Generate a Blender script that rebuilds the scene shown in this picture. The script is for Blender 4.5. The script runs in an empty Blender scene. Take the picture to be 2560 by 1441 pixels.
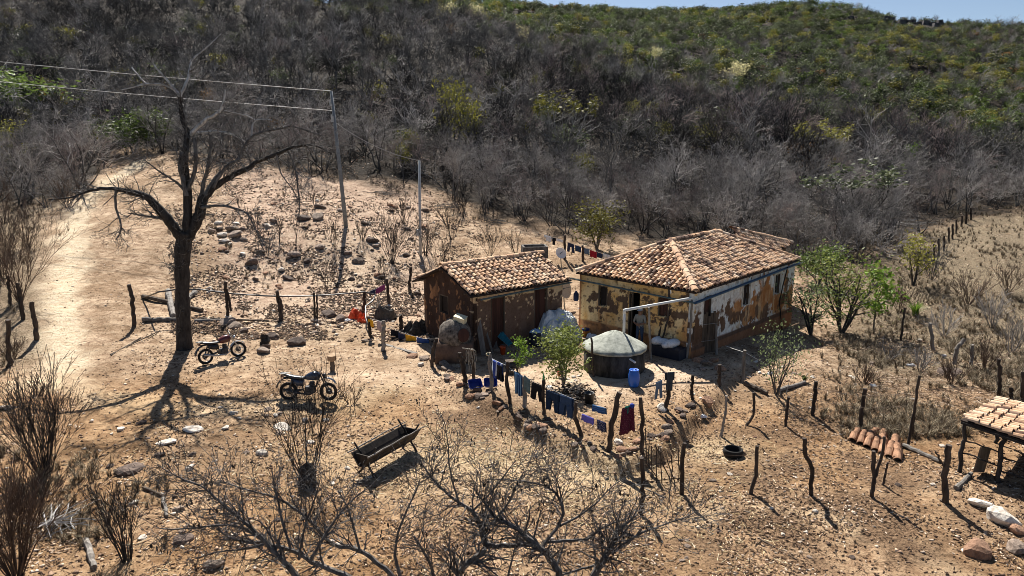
import bpy, math, random
import numpy as np
from mathutils import Vector, Matrix

# ------------------------------------------------------------------ camera, sky, sun, exposure
scene = bpy.context.scene
H = 8.66                                   # camera height above the yard
PITCH = math.radians(12.25)
F = 1775.0                                 # focal length in pixels of the 2560 px wide photograph
cam_d = bpy.data.cameras.new("camera")
cam = bpy.data.objects.new("camera", cam_d)
scene.collection.objects.link(cam)
cam.location = (0, 0, H)
cam.rotation_euler = (math.radians(90) - PITCH, 0, 0)
cam_d.sensor_width = 36.0
cam_d.lens = 36.0 * F / 2560.0
cam_d.clip_start = 0.1
cam_d.clip_end = 4000
scene.camera = cam

SUN_EL = math.radians(48)
SUN_AZ = math.radians(-12)                 # measured from +Y towards +X: the sun stands behind the scene
world = bpy.data.worlds.new("World")
scene.world = world
world.use_nodes = True
wn = world.node_tree
wn.nodes.clear()
w_out = wn.nodes.new("ShaderNodeOutputWorld")
w_bg = wn.nodes.new("ShaderNodeBackground")
w_sky = wn.nodes.new("ShaderNodeTexSky")
w_sky.sky_type = 'NISHITA'
w_sky.sun_disc = False
w_sky.sun_elevation = SUN_EL
w_sky.sun_rotation = SUN_AZ
w_sky.altitude = 400
w_sky.dust_density = 0.6
w_sky.air_density = 0.75
w_sky.ozone_density = 0.6
w_bg.inputs[1].default_value = 0.05
wn.links.new(w_sky.outputs[0], w_bg.inputs[0])
wn.links.new(w_bg.outputs[0], w_out.inputs[0])
sun_d = bpy.data.lights.new("sun", 'SUN')
sun_d.energy = 5.0
sun_d.angle = math.radians(0.5)
sun_d.color = (1.0, 0.955, 0.88)
sun = bpy.data.objects.new("sun", sun_d)
scene.collection.objects.link(sun)
sdir = Vector((math.sin(SUN_AZ) * math.cos(SUN_EL), math.cos(SUN_AZ) * math.cos(SUN_EL), math.sin(SUN_EL)))
sun.rotation_euler = sdir.to_track_quat('Z', 'Y').to_euler()
sun.location = (0, 30, 60)
scene.view_settings.view_transform = 'Standard'
scene.view_settings.look = 'None'
scene.view_settings.exposure = 1.0
scene.view_settings.gamma = 1.0
scene.view_settings.use_curve_mapping = False
scene.cycles.max_bounces = 6
scene.cycles.filter_width = 0.9
scene.cycles.diffuse_bounces = 1
scene.cycles.transparent_max_bounces = 8
COL = scene.collection
rng = np.random.default_rng(7)
random.seed(7)
R_ = math.radians

# ------------------------------------------------------------------ noise
def _hash(ix, iy, seed):
    n = (ix.astype(np.int64) * 374761393 + iy.astype(np.int64) * 668265263 + seed * 1442695041) & 0x7fffffff
    n = ((n ^ (n >> 13)) * 1274126177) & 0x7fffffff
    n = (n ^ (n >> 16)) & 0xffff
    return n / 65535.0
def vnoise(x, y, seed=0):
    x = np.asarray(x, float); y = np.asarray(y, float)
    ix = np.floor(x); iy = np.floor(y)
    fx = x - ix; fy = y - iy
    u = fx * fx * (3 - 2 * fx); v = fy * fy * (3 - 2 * fy)
    a = _hash(ix, iy, seed); b = _hash(ix + 1, iy, seed); c = _hash(ix, iy + 1, seed); d = _hash(ix + 1, iy + 1, seed)
    return (a * (1 - u) + b * u) * (1 - v) + (c * (1 - u) + d * u) * v
def fbm(x, y, seed=0, octv=4):
    s = 0; a = 0.5; t = 0
    for i in range(octv):
        s = s + a * vnoise(np.asarray(x) * 2 ** i, np.asarray(y) * 2 ** i, seed + i * 17); t += a; a *= 0.5
    return s / t
def smooth(e0, e1, x):
    t = np.clip((np.asarray(x, float) - e0) / (e1 - e0), 0, 1)
    return t * t * (3 - 2 * t)

# ------------------------------------------------------------------ terrain
def tan_of_row(row):
    return math.tan(PITCH + math.atan((row - 720.5) / F))
def RW(row, Y, dz=0.0):                    # ground seen at this image row from distance Y
    return (Y, H - Y * tan_of_row(row) + dz)
def rel(lst, Y, dz):                       # a dip or rise relative to the entry before
    return (Y, lst[-1][1] + dz)
TAB = {}
def tab(col, *ent):
    l = []
    for e in ent:
        l.append(rel(l, e[1], e[2]) if e[0] == 'rel' else e)
    TAB[col] = l
tab(-300, (7, .3), (22, .3), (28, .3), RW(700, 35), RW(500, 50), RW(440, 60), RW(300, 86), RW(100, 140), RW(-90, 210), ('rel', 330, 4), ('rel', 900, -30))
tab(100, (7, .2), (20, .1), (27, 0), RW(700, 36), RW(500, 52), RW(440, 62), RW(300, 90), RW(100, 150), RW(-60, 220), ('rel', 330, 4), ('rel', 900, -30))
tab(450, (7, 0), (22, 0), (29, 0), RW(700, 37.5), RW(600, 42), RW(500, 50), RW(420, 60), RW(300, 88), RW(100, 150), RW(-40, 215), ('rel', 330, 2), ('rel', 900, -30))
tab(850, (7, 0), (29, 0), (33, .1), RW(700, 39), RW(565, 45), RW(470, 55), RW(300, 85), RW(100, 150), RW(5, 195), ('rel', 240, -1), RW(0, 420), ('rel', 900, -30))
tab(1150, (7, 0), (34, 0), RW(700, 41), RW(620, 48), RW(480, 62), RW(300, 95), RW(62, 185), ('rel', 220, -5), RW(30, 330), RW(-10, 400), ('rel', 900, -30))
tab(1450, (7, -.1), (25, -.1), (34, 0), (42, .3), RW(600, 52), RW(480, 66), RW(300, 100), RW(160, 160), ('rel', 190, -4), RW(140, 235), RW(60, 310), RW(27, 370), ('rel', 900, -30))
tab(1700, (7, -.3), (20, -.3), (27, 0), (36, .1), RW(600, 54), RW(450, 72), RW(300, 105), RW(235, 132), ('rel', 155, -4), RW(215, 190), RW(120, 260), RW(60, 310), RW(26, 370), ('rel', 900, -30))
tab(2014, (7, -.4), (20, -.4), (27, -.2), (33.9, -.77), (40, -.4), RW(600, 50), RW(450, 73), RW(290, 118), ('rel', 140, -5), RW(255, 175), RW(150, 240), RW(72, 320), RW(8, 390), ('rel', 900, -30))
tab(2300, (7, -.4), (23.6, -.5), (33.5, -.8), (42, -.2), RW(570, 56), RW(430, 84), RW(362, 103), ('rel', 122, -4), RW(320, 160), RW(200, 225), RW(104, 310), RW(62, 385), ('rel', 900, -40))
tab(2560, (7, -.4), (15, -.4), (24, -.5), (34, -.7), RW(640, 44), RW(550, 55), RW(475, 76), RW(440, 90), ('rel', 110, -3), RW(390, 145), RW(250, 210), RW(122, 300), RW(72, 380), ('rel', 900, -40))
tab(3100, (7, -.4), (24, -.5), (34, -.9), RW(680, 42), RW(560, 60), RW(500, 78), RW(470, 90), ('rel', 110, -3), RW(420, 145), RW(300, 200), RW(150, 290), RW(70, 370), ('rel', 900, -40))

NC, CMAX = 440, 1.3
YR = [6.0]
while YR[-1] < 880:
    YR.append(YR[-1] * (1.0085 if YR[-1] < 75 else 1.016))
YR = np.array(YR); NR = len(YR); LY = np.log(YR)
CG = np.linspace(-CMAX, CMAX, NC)
cols = np.array(sorted(TAB))
prof = np.array([np.interp(LY, np.log([e[0] for e in TAB[c]]), [e[1] for e in TAB[c]]) for c in cols])   # (ncol, NR)
def col_of(c, Y):
    return 1280 + F * c / (math.cos(PITCH) + np.minimum(H / Y, 0.6) * math.sin(PITCH))
ZB = np.zeros((NR, NC))
for j in range(NR):
    ZB[j] = np.interp(col_of(CG, YR[j]), cols, prof[:, j])
def blur(a, n, axis):
    for _ in range(n):
        p = np.pad(a, [(1, 1) if k == axis else (0, 0) for k in range(2)], mode='edge')
        a = (np.take(p, range(0, a.shape[axis]), axis) + 2 * a + np.take(p, range(2, a.shape[axis] + 2), axis)) / 4
    return a
ZB = blur(blur(ZB, 60, 1), 10, 0)
XX = CG[None, :] * YR[:, None]; YY = np.repeat(YR[:, None], NC, 1)

def flat_pt(px, py, z=0.0):
    u = (px - 1280) / F; v = (py - 720.5) / F
    t = (z - H) / (-math.sin(PITCH) - v * math.cos(PITCH))
    return (u * t, t * (math.cos(PITCH) - v * math.sin(PITCH)))

# low dry-stone step in front of the yard: ground outside lies a little lower
STEP = np.array([flat_pt(*p) for p in [(1100, 925), (1165, 975), (1280, 1035), (1400, 1085), (1540, 1135), (1650, 1090), (1710, 1030), (1770, 985), (1830, 930)]])
AMP = [0, .25, .38, .4, .42, .42, .4, .35, .1]
def seg_dist(X, Y, P, amp=None):
    best = np.full(np.shape(X), 1e9); side = np.zeros(np.shape(X)); am = np.zeros(np.shape(X))
    for i in range(len(P) - 1):
        a, b = P[i], P[i + 1]; d = b - a; L2 = d @ d
        t = np.clip(((X - a[0]) * d[0] + (Y - a[1]) * d[1]) / L2, 0, 1)
        qx = a[0] + t * d[0]; qy = a[1] + t * d[1]
        ds = np.hypot(X - qx, Y - qy)
        sd = d[0] * (Y - a[1]) - d[1] * (X - a[0])
        m = ds < best
        best = np.where(m, ds, best); side = np.where(m, sd, side)
        if amp is not None:
            am = np.where(m, amp[i] + t * (amp[i + 1] - amp[i]), am)
    return best, side, am
def local_relief(X, Y):
    d, s, am = seg_dist(X, Y, STEP, AMP)
    out = -am * np.where(s < 0, smooth(0.0, 0.45, d) * np.exp(-d / 6.0), 0)
    n = (fbm(X * .35, Y * .35, 3, 3) - .5) * .28 + (fbm(X * 1.7, Y * 1.7, 9, 3) - .5) * .10
    yard = np.exp(-((X - 3.2) ** 2 / 16 + (Y - 27.5) ** 2 / 12))
    hill = smooth(33, 60, Y)
    n = n * (1 - .85 * yard) * (1 + 1.5 * hill)
    n = n + hill * (fbm(X * .05, Y * .05, 21, 4) - .5) * np.clip(Y * .03, 0, 6)
    # eroded gullies beside the track
    gx = X + 0.13 * (Y - 30)
    n = n - 0.22 * np.exp(-((gx + 12.3 + 0.6 * np.sin(Y * .5)) / .5) ** 2) * smooth(27, 31, Y) * (1 - smooth(40, 46, Y)) * fbm(X, Y * 1.0, 5, 2)
    return out + n
ZG = ZB + local_relief(XX, YY)
def height(x, y):
    x = np.asarray(x, float); y = np.clip(np.asarray(y, float), YR[0] + .01, YR[-1] - .1)
    fj = np.interp(np.log(y), LY, np.arange(NR)); c = np.clip(x / y, -CMAX, CMAX - 1e-6)
    fi = (c + CMAX) / (2 * CMAX) * (NC - 1)
    j = np.clip(fj.astype(int), 0, NR - 2); i = np.clip(fi.astype(int), 0, NC - 2)
    a = fj - j; b = fi - i
    return (ZG[j, i] * (1 - a) + ZG[j + 1, i] * a) * (1 - b) + (ZG[j, i + 1] * (1 - a) + ZG[j + 1, i + 1] * a) * b
def hz(x, y):
    return float(height(np.array([x]), np.array([y]))[0])
def GP(px, py, dz=0.0):                     # the ground point seen at this pixel of the photograph
    u = (px - 1280) / F; v = (py - 720.5) / F
    d = np.array([u, math.cos(PITCH) - v * math.sin(PITCH), -math.sin(PITCH) - v * math.cos(PITCH)])
    t = np.geomspace(7, 700, 4000)
    P = d[None, :] * t[:, None]
    dz_ = H + P[:, 2] - height(P[:, 0], P[:, 1]) - dz
    k = np.argmax(dz_ < 0)
    if dz_[k] >= 0: k = len(t) - 1
    k = max(k, 1)
    f = dz_[k - 1] / (dz_[k - 1] - dz_[k] + 1e-12)
    tt = t[k - 1] + f * (t[k] - t[k - 1])
    return Vector((d[0] * tt, d[1] * tt, H + d[2] * tt))
def AT(px, py, Y):                          # the point on this pixel's ray at ground distance Y
    u = (px - 1280) / F; v = (py - 720.5) / F
    t = Y / (math.cos(PITCH) - v * math.sin(PITCH))
    return Vector((u * t, Y, H + t * (-math.sin(PITCH) - v * math.cos(PITCH))))
def PXM(p):                                 # pixels (of 2560) per metre at a point
    return F / (p[1] * math.cos(PITCH) + (H - p[2]) * math.sin(PITCH))
def PROJ(x, y, z):
    dep = y * math.cos(PITCH) + (H - z) * math.sin(PITCH)
    return 1280 + F * x / dep, 720.5 + F * ((H - z) * math.cos(PITCH) - y * math.sin(PITCH)) / dep

# ------------------------------------------------------------------ mesh helper
class MB:
    def __init__(s):
        s.v = []; s.f = []; s.m = []; s.n = 0; s.attr = []
    def add(s, verts, faces, mi=0):
        verts = np.asarray(verts, float).reshape(-1, 3)
        s.v.append(verts)
        for f in faces:
            s.f.append(tuple(int(i) + s.n for i in f)); s.m.append(mi)
        s.n += len(verts)
    def tube(s, pts, rad, k=5, mi=0, cap=True):
        pts = np.asarray(pts, float); n = len(pts)
        rad = np.broadcast_to(np.asarray(rad, float), (n,))
        tg = np.gradient(pts, axis=0); tg /= np.linalg.norm(tg, axis=1, keepdims=True) + 1e-12
        up = np.array([0, 0, 1.0]) if abs(tg[0][2]) < .9 else np.array([1.0, 0, 0])
        a = np.arange(k) * 2 * math.pi / k
        V = []
        e1 = np.cross(tg[0], up); e1 /= np.linalg.norm(e1)
        for i in range(n):
            e1 = e1 - tg[i] * (e1 @ tg[i]); e1 /= np.linalg.norm(e1) + 1e-12
            e2 = np.cross(tg[i], e1)
            V.append(pts[i] + rad[i] * (np.cos(a)[:, None] * e1 + np.sin(a)[:, None] * e2))
        F_ = []
        for i in range(n - 1):
            for j in range(k):
                F_.append((i * k + j, i * k + (j + 1) % k, (i + 1) * k + (j + 1) % k, (i + 1) * k + j))
        if cap:
            F_.append(tuple(range(k))[::-1]); F_.append(tuple((n - 1) * k + j for j in range(k)))
        s.add(np.concatenate(V), F_, mi)
    def box(s, c, d, mi=0, rot=None, taper=1.0):
        x, y, z = [q / 2 for q in d]
        V = np.array([(-x, -y, -z), (x, -y, -z), (x, y, -z), (-x, y, -z), (-x * taper, -y * taper, z), (x * taper, -y * taper, z), (x * taper, y * taper, z), (-x * taper, y * taper, z)])
        if rot is not None:
            V = V @ np.array(rot.to_matrix()).T if hasattr(rot, 'to_matrix') else V @ np.asarray(rot).T
        s.add(V + np.asarray(c), [(3, 2, 1, 0), (4, 5, 6, 7), (0, 1, 5, 4), (1, 2, 6, 5), (2, 3, 7, 6), (3, 0, 4, 7)], mi)
    def bar(s, a, b, w, h, mi=0, up=(0, 0, 1)):
        a = Vector(a); b = Vector(b); d = (b - a); L = d.length
        q = d.normalized(); u = Vector(up)
        if abs(q.dot(u)) > .95: u = Vector((0, 1, 0))
        r = q.cross(u).normalized(); u2 = r.cross(q)
        M = np.array([[q[i], r[i], u2[i]] for i in range(3)])
        s.box((a + b) / 2, (L, w, h), mi, M)
    def lathe(s, prof, k=20, c=(0, 0, 0), mi=0, arc=None):
        V = []; n = len(prof)
        for r, z in prof:
            for j in range(k):
                t = 2 * math.pi * j / k
                V.append((c[0] + r * math.cos(t), c[1] + r * math.sin(t), c[2] + z))
        F_ = []
        for i in range(n - 1):
            for j in range(k):
                F_.append((i * k + j, i * k + (j + 1) % k, (i + 1) * k + (j + 1) % k, (i + 1) * k + j))
        F_.append(tuple(range(k))[::-1]); F_.append(tuple((n - 1) * k + j for j in range(k)))
        s.add(V, F_, mi)
    def torus(s, c, R, r, k=24, q=8, axis='y', mi=0):
        pts = []
        for j in range(k):
            t = 2 * math.pi * j / k
            for l in range(q):
                p = 2 * math.pi * l / q
                rr = R + r * math.cos(p); h = r * math.sin(p)
                if axis == 'y': pts.append((rr * math.cos(t), h, rr * math.sin(t)))
                else: pts.append((rr * math.cos(t), rr * math.sin(t), h))
        F_ = [(j * q + l, j * q + (l + 1) % q, ((j + 1) % k) * q + (l + 1) % q, ((j + 1) % k) * q + l) for j in range(k) for l in range(q)]
        s.add(np.array(pts) + np.asarray(c), F_, mi)
    def xform(s, M):
        M = np.array(M)
        s.v = [v @ M[:3, :3].T + M[:3, 3] for v in s.v]
    def mesh(s, name, mats, smooth_=False):
        me = bpy.data.meshes.new(name)
        V = np.concatenate(s.v) if s.v else np.zeros((0, 3))
        me.from_pydata(V.tolist(), [], s.f)
        if not isinstance(mats, (list, tuple)): mats = [mats]
        for m in mats: me.materials.append(m)
        me.polygons.foreach_set('material_index', np.array(s.m, dtype=np.int32))
        if smooth_: me.polygons.foreach_set('use_smooth', np.ones(len(s.f), dtype=bool))
        me.update()
        return me
    def build(s, name, mats, parent=None, smooth_=False, loc=None):
        return link(name, s.mesh(name, mats, smooth_), parent, loc)
def link(name, data, parent=None, loc=None):
    o = bpy.data.objects.new(name, data)
    COL.objects.link(o)
    if parent is not None: o.parent = parent
    if loc is not None: o.location = loc
    return o
def quick_mesh(name, V, tri, mats):          # fast path for big triangle/quad arrays (constant face size)
    me = bpy.data.meshes.new(name)
    n = len(tri); k = tri.shape[1]
    me.vertices.add(len(V)); me.vertices.foreach_set('co', np.asarray(V, np.float32).ravel())
    me.loops.add(n * k); me.loops.foreach_set('vertex_index', np.asarray(tri, np.int32).ravel())
    me.polygons.add(n); me.polygons.foreach_set('loop_start', np.arange(0, n * k, k, dtype=np.int32))
    me.polygons.foreach_set('loop_total', np.full(n, k, dtype=np.int32))
    if not isinstance(mats, (list, tuple)): mats = [mats]
    for m in mats: me.materials.append(m)
    me.update(calc_edges=True); me.validate()
    return me
def tag(o, label=None, cat=None, group=None, kind=None):
    if label: o['label'] = label
    if cat: o['category'] = cat
    if group: o['group'] = group
    if kind: o['kind'] = kind
    return o
def thing(name, label, cat, loc=(0, 0, 0), rz=0.0, group=None):
    o = bpy.data.objects.new(name, None)
    o.empty_display_size = .2
    COL.objects.link(o)
    o.location = loc; o.rotation_euler = (0, 0, rz)
    return tag(o, label, cat, group)
def kids(o): return [c for c in o.children]
def copy_tree(o, parent=None):
    c = o.copy(); COL.objects.link(c)
    if parent is not None: c.parent = parent
    for ch in list(o.children): copy_tree(ch, c)
    return c

# ------------------------------------------------------------------ materials
def new_mat(name):
    m = bpy.data.materials.new(name); m.use_nodes = True
    nt = m.node_tree
    return m, nt, nt.nodes.get('Principled BSDF')
def N(nt, typ, **kw):
    n = nt.nodes.new(typ)
    for k, v in kw.items():
        if k == 'inp':
            for i, val in v.items(): n.inputs[i].default_value = val
        else: setattr(n, k, v)
    return n
def ramp(nt, fac, stops):
    r = nt.nodes.new('ShaderNodeValToRGB')
    el = r.color_ramp.elements
    while len(el) < len(stops): el.new(0.5)
    for e, (p, c) in zip(el, stops):
        e.position = p; e.color = (*c, 1) if len(c) == 3 else c
    nt.links.new(fac, r.inputs[0])
    return r.outputs[0]
def noise(nt, scale, detail=4, rough=.6, coord='Object', dist=0.0, stretch=None):
    tc = N(nt, 'ShaderNodeTexCoord')
    src = tc.outputs[coord]
    if stretch:
        mp = N(nt, 'ShaderNodeMapping'); mp.inputs['Scale'].default_value = stretch
        nt.links.new(src, mp.inputs[0]); src = mp.outputs[0]
    n = N(nt, 'ShaderNodeTexNoise', inp={'Scale': scale, 'Detail': detail, 'Roughness': rough, 'Distortion': dist})
    nt.links.new(src, n.inputs['Vector'])
    return n.outputs[0]
def mix(nt, fac, a, b, mode='MIX'):
    n = N(nt, 'ShaderNodeMix', data_type='RGBA', blend_type=mode)
    for sock, v in ((n.inputs[0], fac), (n.inputs[6], a), (n.inputs[7], b)):
        if isinstance(v, (int, float)): sock.default_value = v
        elif isinstance(v, tuple): sock.default_value = (*v, 1) if len(v) == 3 else v
        else: nt.links.new(v, sock)
    return n.outputs[2]
def bump(nt, bs, h, strength=.5, dist=.02):
    b = N(nt, 'ShaderNodeBump', inp={'Strength': strength, 'Distance': dist})
    nt.links.new(h, b.inputs['Height']); nt.links.new(b.outputs[0], bs.inputs['Normal'])
def mat(name, c, rough=.85, vary=.25, scale=6.0, c2=None, bmp=.3, spec=.3, metal=0.0, rnd=0.0, stretch=None, detail=5, lo=.35, hi=.65, bd=.02):
    m, nt, bs = new_mat(name)
    c2 = c2 or tuple(x * (1 - vary) for x in c)
    f = noise(nt, scale, detail, .65, stretch=stretch)
    col = ramp(nt, f, [(lo, c2), (hi, c)])
    if rnd:
        oi = N(nt, 'ShaderNodeObjectInfo')
        hv = N(nt, 'ShaderNodeMapRange', inp={1: 0, 2: 1, 3: 1 - rnd, 4: 1 + rnd})
        nt.links.new(oi.outputs['Random'], hv.inputs[0])
        mm = N(nt, 'ShaderNodeHueSaturation'); nt.links.new(col, mm.inputs['Color']); nt.links.new(hv.outputs[0], mm.inputs['Value'])
        col = mm.outputs[0]
    nt.links.new(col, bs.inputs['Base Color'])
    bs.inputs['Roughness'].default_value = rough
    bs.inputs['Specular IOR Level'].default_value = spec
    bs.inputs['Metallic'].default_value = metal
    if bmp: bump(nt, bs, f, bmp, bd)
    return m
# ------------------------------------------------------------------ ground
def px_mask(poly_px):                        # polyline given in picture points -> world polyline on the terrain
    return np.array([GP(*p)[:2] for p in poly_px])
TRACK = px_mask([(345, 405), (300, 440), (215, 500), (185, 560), (170, 640), (160, 720), (150, 800), (160, 870), (140, 930), (125, 960)])
TRACK2 = px_mask([(150, 900), (200, 985), (330, 1010), (480, 1025), (620, 1010), (760, 1020), (880, 1000), (1000, 960)])
TRACK3 = px_mask([(1760, 1300), (1900, 1270), (2100, 1300), (2250, 1360), (2420, 1450)])
SPUR = px_mask([(0, 545), (120, 520), (215, 500)])
dT, _, _ = seg_dist(XX, YY, TRACK); dT2, _, _ = seg_dist(XX, YY, TRACK2); dT3, _, _ = seg_dist(XX, YY, TRACK3); dT4, _, _ = seg_dist(XX, YY, SPUR)
wob = (fbm(XX * .8, YY * .8, 31, 3) - .5)
track = np.maximum.reduce([1 - smooth(.35, 1.25, dT + wob * 1.9), .55 * (1 - smooth(.2, 1.0, dT2 + wob)), .6 * (1 - smooth(.2, .8, dT3 + wob)), .6 * (1 - smooth(.5, 1.6, dT4 + wob))])
slope = np.exp(-(((XX + 9.5) / 4.0) ** 2 + ((YY - 38) / 9.0) ** 2))
track = np.clip(np.maximum(track, slope * .42 * smooth(.35, .6, fbm(XX * .5, YY * .5, 77, 3))), 0, 1)
def blob(px, py, rx, ry):
    c = GP(px, py); return np.exp(-(((XX - c[0]) / rx) ** 2 + ((YY - c[1]) / ry) ** 2))
dung = np.clip(blob(1150, 1080, 3.5, 2.0) * .5 + blob(2000, 1330, 4.0, 2.0) * .6 + blob(1650, 1380, 3.0, 1.5) * .4 + blob(600, 1150, 3.0, 2.0) * .35 + blob(350, 900, 2.0, 1.5) * .4 + blob(1230, 1030, 1.8, 1.6) * .9 + blob(1950, 1180, 3.0, 3.2) + blob(2150, 1250, 3.0, 2.4) * .9 + blob(1700, 1180, 1.2, 1.0) * .7 + blob(2050, 1040, 2.5, 2.0) * .5, 0, 1)
dung = dung * smooth(.3, .6, fbm(XX * .9, YY * .9, 41, 4))
straw = np.clip(blob(1800, 1130, 1.1, .9) + blob(1250, 1180, 3.6, 1.8) * .7 + blob(1500, 1200, 2.0, 1.5) * .6 + blob(980, 1150, 3.0, 1.6) * .45, 0, 1)
yardm = np.clip(blob(1420, 960, 3.0, 2.0) + blob(1680, 930, 1.8, 1.2) + blob(1080, 880, 1.4, 1.2) * .6 + blob(950, 940, 2.5, 1.0) * .5, 0, 1)
# where the scrub begins (picture column -> row of the wood's edge)
EDGE_COL = [-400, 0, 150, 230, 260, 330, 420, 520, 700, 900, 1080, 1200, 1330, 1560, 1700, 2000, 2080, 2250, 2350, 2450, 2560, 3000]
EDGE_ROW = [530, 530, 512, 475, 420, 372, 385, 400, 424, 462, 480, 535, 575, 600, 625, 655, 680, 610, 570, 548, 538, 530]
ex = np.linspace(-700, 3300, 160)
edge_w = np.array([GP(x, float(np.interp(x, EDGE_COL, EDGE_ROW)))[:2] for x in ex])
edge_c = edge_w[:, 0] / edge_w[:, 1]
o_ = np.argsort(edge_c); edge_c = edge_c[o_]; edge_Y = edge_w[o_, 1]
def wood_edge(x, y): return np.interp(x / y, edge_c, edge_Y)
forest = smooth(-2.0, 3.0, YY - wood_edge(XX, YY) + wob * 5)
pc, _ = PROJ(XX, YY, ZG)
rightgrass = smooth(2030, 2200, pc) * smooth(24, 28, YY) * (1 - forest)
leftgrass = (1 - smooth(60, 150, pc)) * (1 - forest) * smooth(24, 27, YY) * .7
rocky = smooth(500, 620, pc) * (1 - smooth(1040, 1120, pc)) * smooth(31, 34, YY) * (1 - forest)
grass = np.clip(rightgrass + leftgrass, 0, 1)

m_ground, nt, bs = new_mat('soil')
tc = N(nt, 'ShaderNodeTexCoord')
a1 = N(nt, 'ShaderNodeAttribute', attribute_name='zone_a'); a2 = N(nt, 'ShaderNodeAttribute', attribute_name='zone_b')
s1 = N(nt, 'ShaderNodeSeparateColor'); s2 = N(nt, 'ShaderNodeSeparateColor')
nt.links.new(a1.outputs['Color'], s1.inputs[0]); nt.links.new(a2.outputs['Color'], s2.inputs[0])
near = N(nt, 'ShaderNodeAttribute', attribute_name='zone_a'); big = noise(nt, .55, 5, .6); mid = noise(nt, 2.6, 6, .7, dist=.6); fine = noise(nt, 14, 5, .75); tiny = noise(nt, 42, 3, .7)
base = ramp(nt, mid, [(.30, (.13, .08, .05)), (.43, (.36, .245, .16)), (.54, (.56, .41, .275)), (.75, (.66, .51, .365))])
base = mix(nt, ramp(nt, big, [(.38, (0, 0, 0)), (.62, (1, 1, 1))]), mix(nt, .7, base, (.21, .13, .07)), base)
pale = ramp(nt, mid, [(.3, (.47, .33, .22)), (.5, (.62, .47, .33)), (.7, (.70, .56, .42))])
base = mix(nt, s2.outputs[1], base, mix(nt, .55, base, ramp(nt, mid, [(.3, (.30, .19, .14)), (.5, (.56, .40, .30)), (.7, (.68, .53, .42))])))
base = mix(nt, mix(nt, s2.outputs[0], (.55, .55, .55), (0, 0, 0)), base, (.40, .27, .145), 'MIX') if False else base
base = mix(nt, s1.outputs[0], base, ramp(nt, mid, [(.3, (.48, .35, .22)), (.5, (.66, .53, .37)), (.75, (.74, .62, .46))]))
base = mix(nt, near.outputs['Alpha'], base, mix(nt, 1.0, base, (.84, .74, .61), 'MULTIPLY'))
base = mix(nt, s2.outputs[0], base, pale)
dungc = ramp(nt, fine, [(.35, (.055, .034, .021)), (.55, (.21, .132, .078)), (.7, (.36, .245, .15))])
base = mix(nt, s1.outputs[1], base, dungc)
strawc = ramp(nt, fine, [(.35, (.24, .155, .085)), (.55, (.52, .39, .24)), (.7, (.68, .56, .39))])
base = mix(nt, s1.outputs[2], base, strawc)
grassc = ramp(nt, fine, [(.33, (.05, .038, .025)), (.5, (.19, .145, .095)), (.68, (.42, .34, .23))])
base = mix(nt, s2.outputs[2], base, grassc)
litter = ramp(nt, mid, [(.35, (.014, .012, .010)), (.55, (.04, .031, .024)), (.75, (.12, .088, .064))])  # leaf litter, darkened to paint in the shade between the trees
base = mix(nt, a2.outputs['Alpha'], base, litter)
spk = ramp(nt, fine, [(.37, (.16, .13, .11)), (.46, (1, 1, 1))])  # dark specks paint the shade of small stones into the soil
base = mix(nt, mix(nt, s2.outputs[0], (.75, .75, .75), (.25, .25, .25)), base, spk, 'MULTIPLY')
spk2 = ramp(nt, tiny, [(.30, (.42, .38, .34)), (.44, (1, 1, 1)), (.62, (1, 1, 1)), (.74, (1.3, 1.28, 1.22))])
base = mix(nt, .7, base, spk2, 'MULTIPLY')
nt.links.new(base, bs.inputs['Base Color'])
bs.inputs['Roughness'].default_value = .95; bs.inputs['Specular IOR Level'].default_value = .1
hsum = N(nt, 'ShaderNodeMath', operation='MULTIPLY_ADD', inp={1: .45}); nt.links.new(fine, hsum.inputs[0]); nt.links.new(mid, hsum.inputs[2])
bump(nt, bs, hsum.outputs[0], .9, .14)

ochre = (1 - smooth(22, 27, YY)) * (.55 + .45 * smooth(.35, .6, fbm(XX * .25, YY * .25, 93, 3)))
zone_a = np.stack([track, dung, straw, ochre], -1)
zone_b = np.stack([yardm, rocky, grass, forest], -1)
idx = np.arange(NR * NC).reshape(NR, NC)
quads = np.stack([idx[:-1, :-1], idx[:-1, 1:], idx[1:, 1:], idx[1:, :-1]], -1).reshape(-1, 4)
qmask = track[:-1, :-1].ravel(); qY = YY[:-1, :-1].ravel(); qpc = pc[:-1, :-1].ravel()
qdT = np.minimum(dT, dT4)[:-1, :-1].ravel() + (wob[:-1, :-1].ravel() * 1.6)
GV = np.stack([XX, YY, ZG], -1).reshape(-1, 3)
def ground_piece(name, sel, label):
    q = quads[sel]
    used = np.unique(q); remap = np.full(len(GV), -1); remap[used] = np.arange(len(used))
    me = quick_mesh(name, GV[used], remap[q], m_ground)
    for nm, z in (('zone_a', zone_a), ('zone_b', zone_b)):
        at = me.attributes.new(nm, 'FLOAT_COLOR', 'POINT')
        at.data.foreach_set('color', z.reshape(-1, 4)[used].astype(np.float32).ravel())
    me.polygons.foreach_set('use_smooth', np.ones(len(q), dtype=bool))
    return tag(link(name, me), label, kind='structure')
is_track = qdT < 1.15
far = qY > 62
ground_piece('dirt_track', is_track & ~far, 'pale sandy track climbing the slope to the left')
ground_piece('ground', ~is_track & ~far, 'bare stony soil of the farmyard and corral')
ground_piece('hillside', far, 'hillside under the dry scrub')

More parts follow.
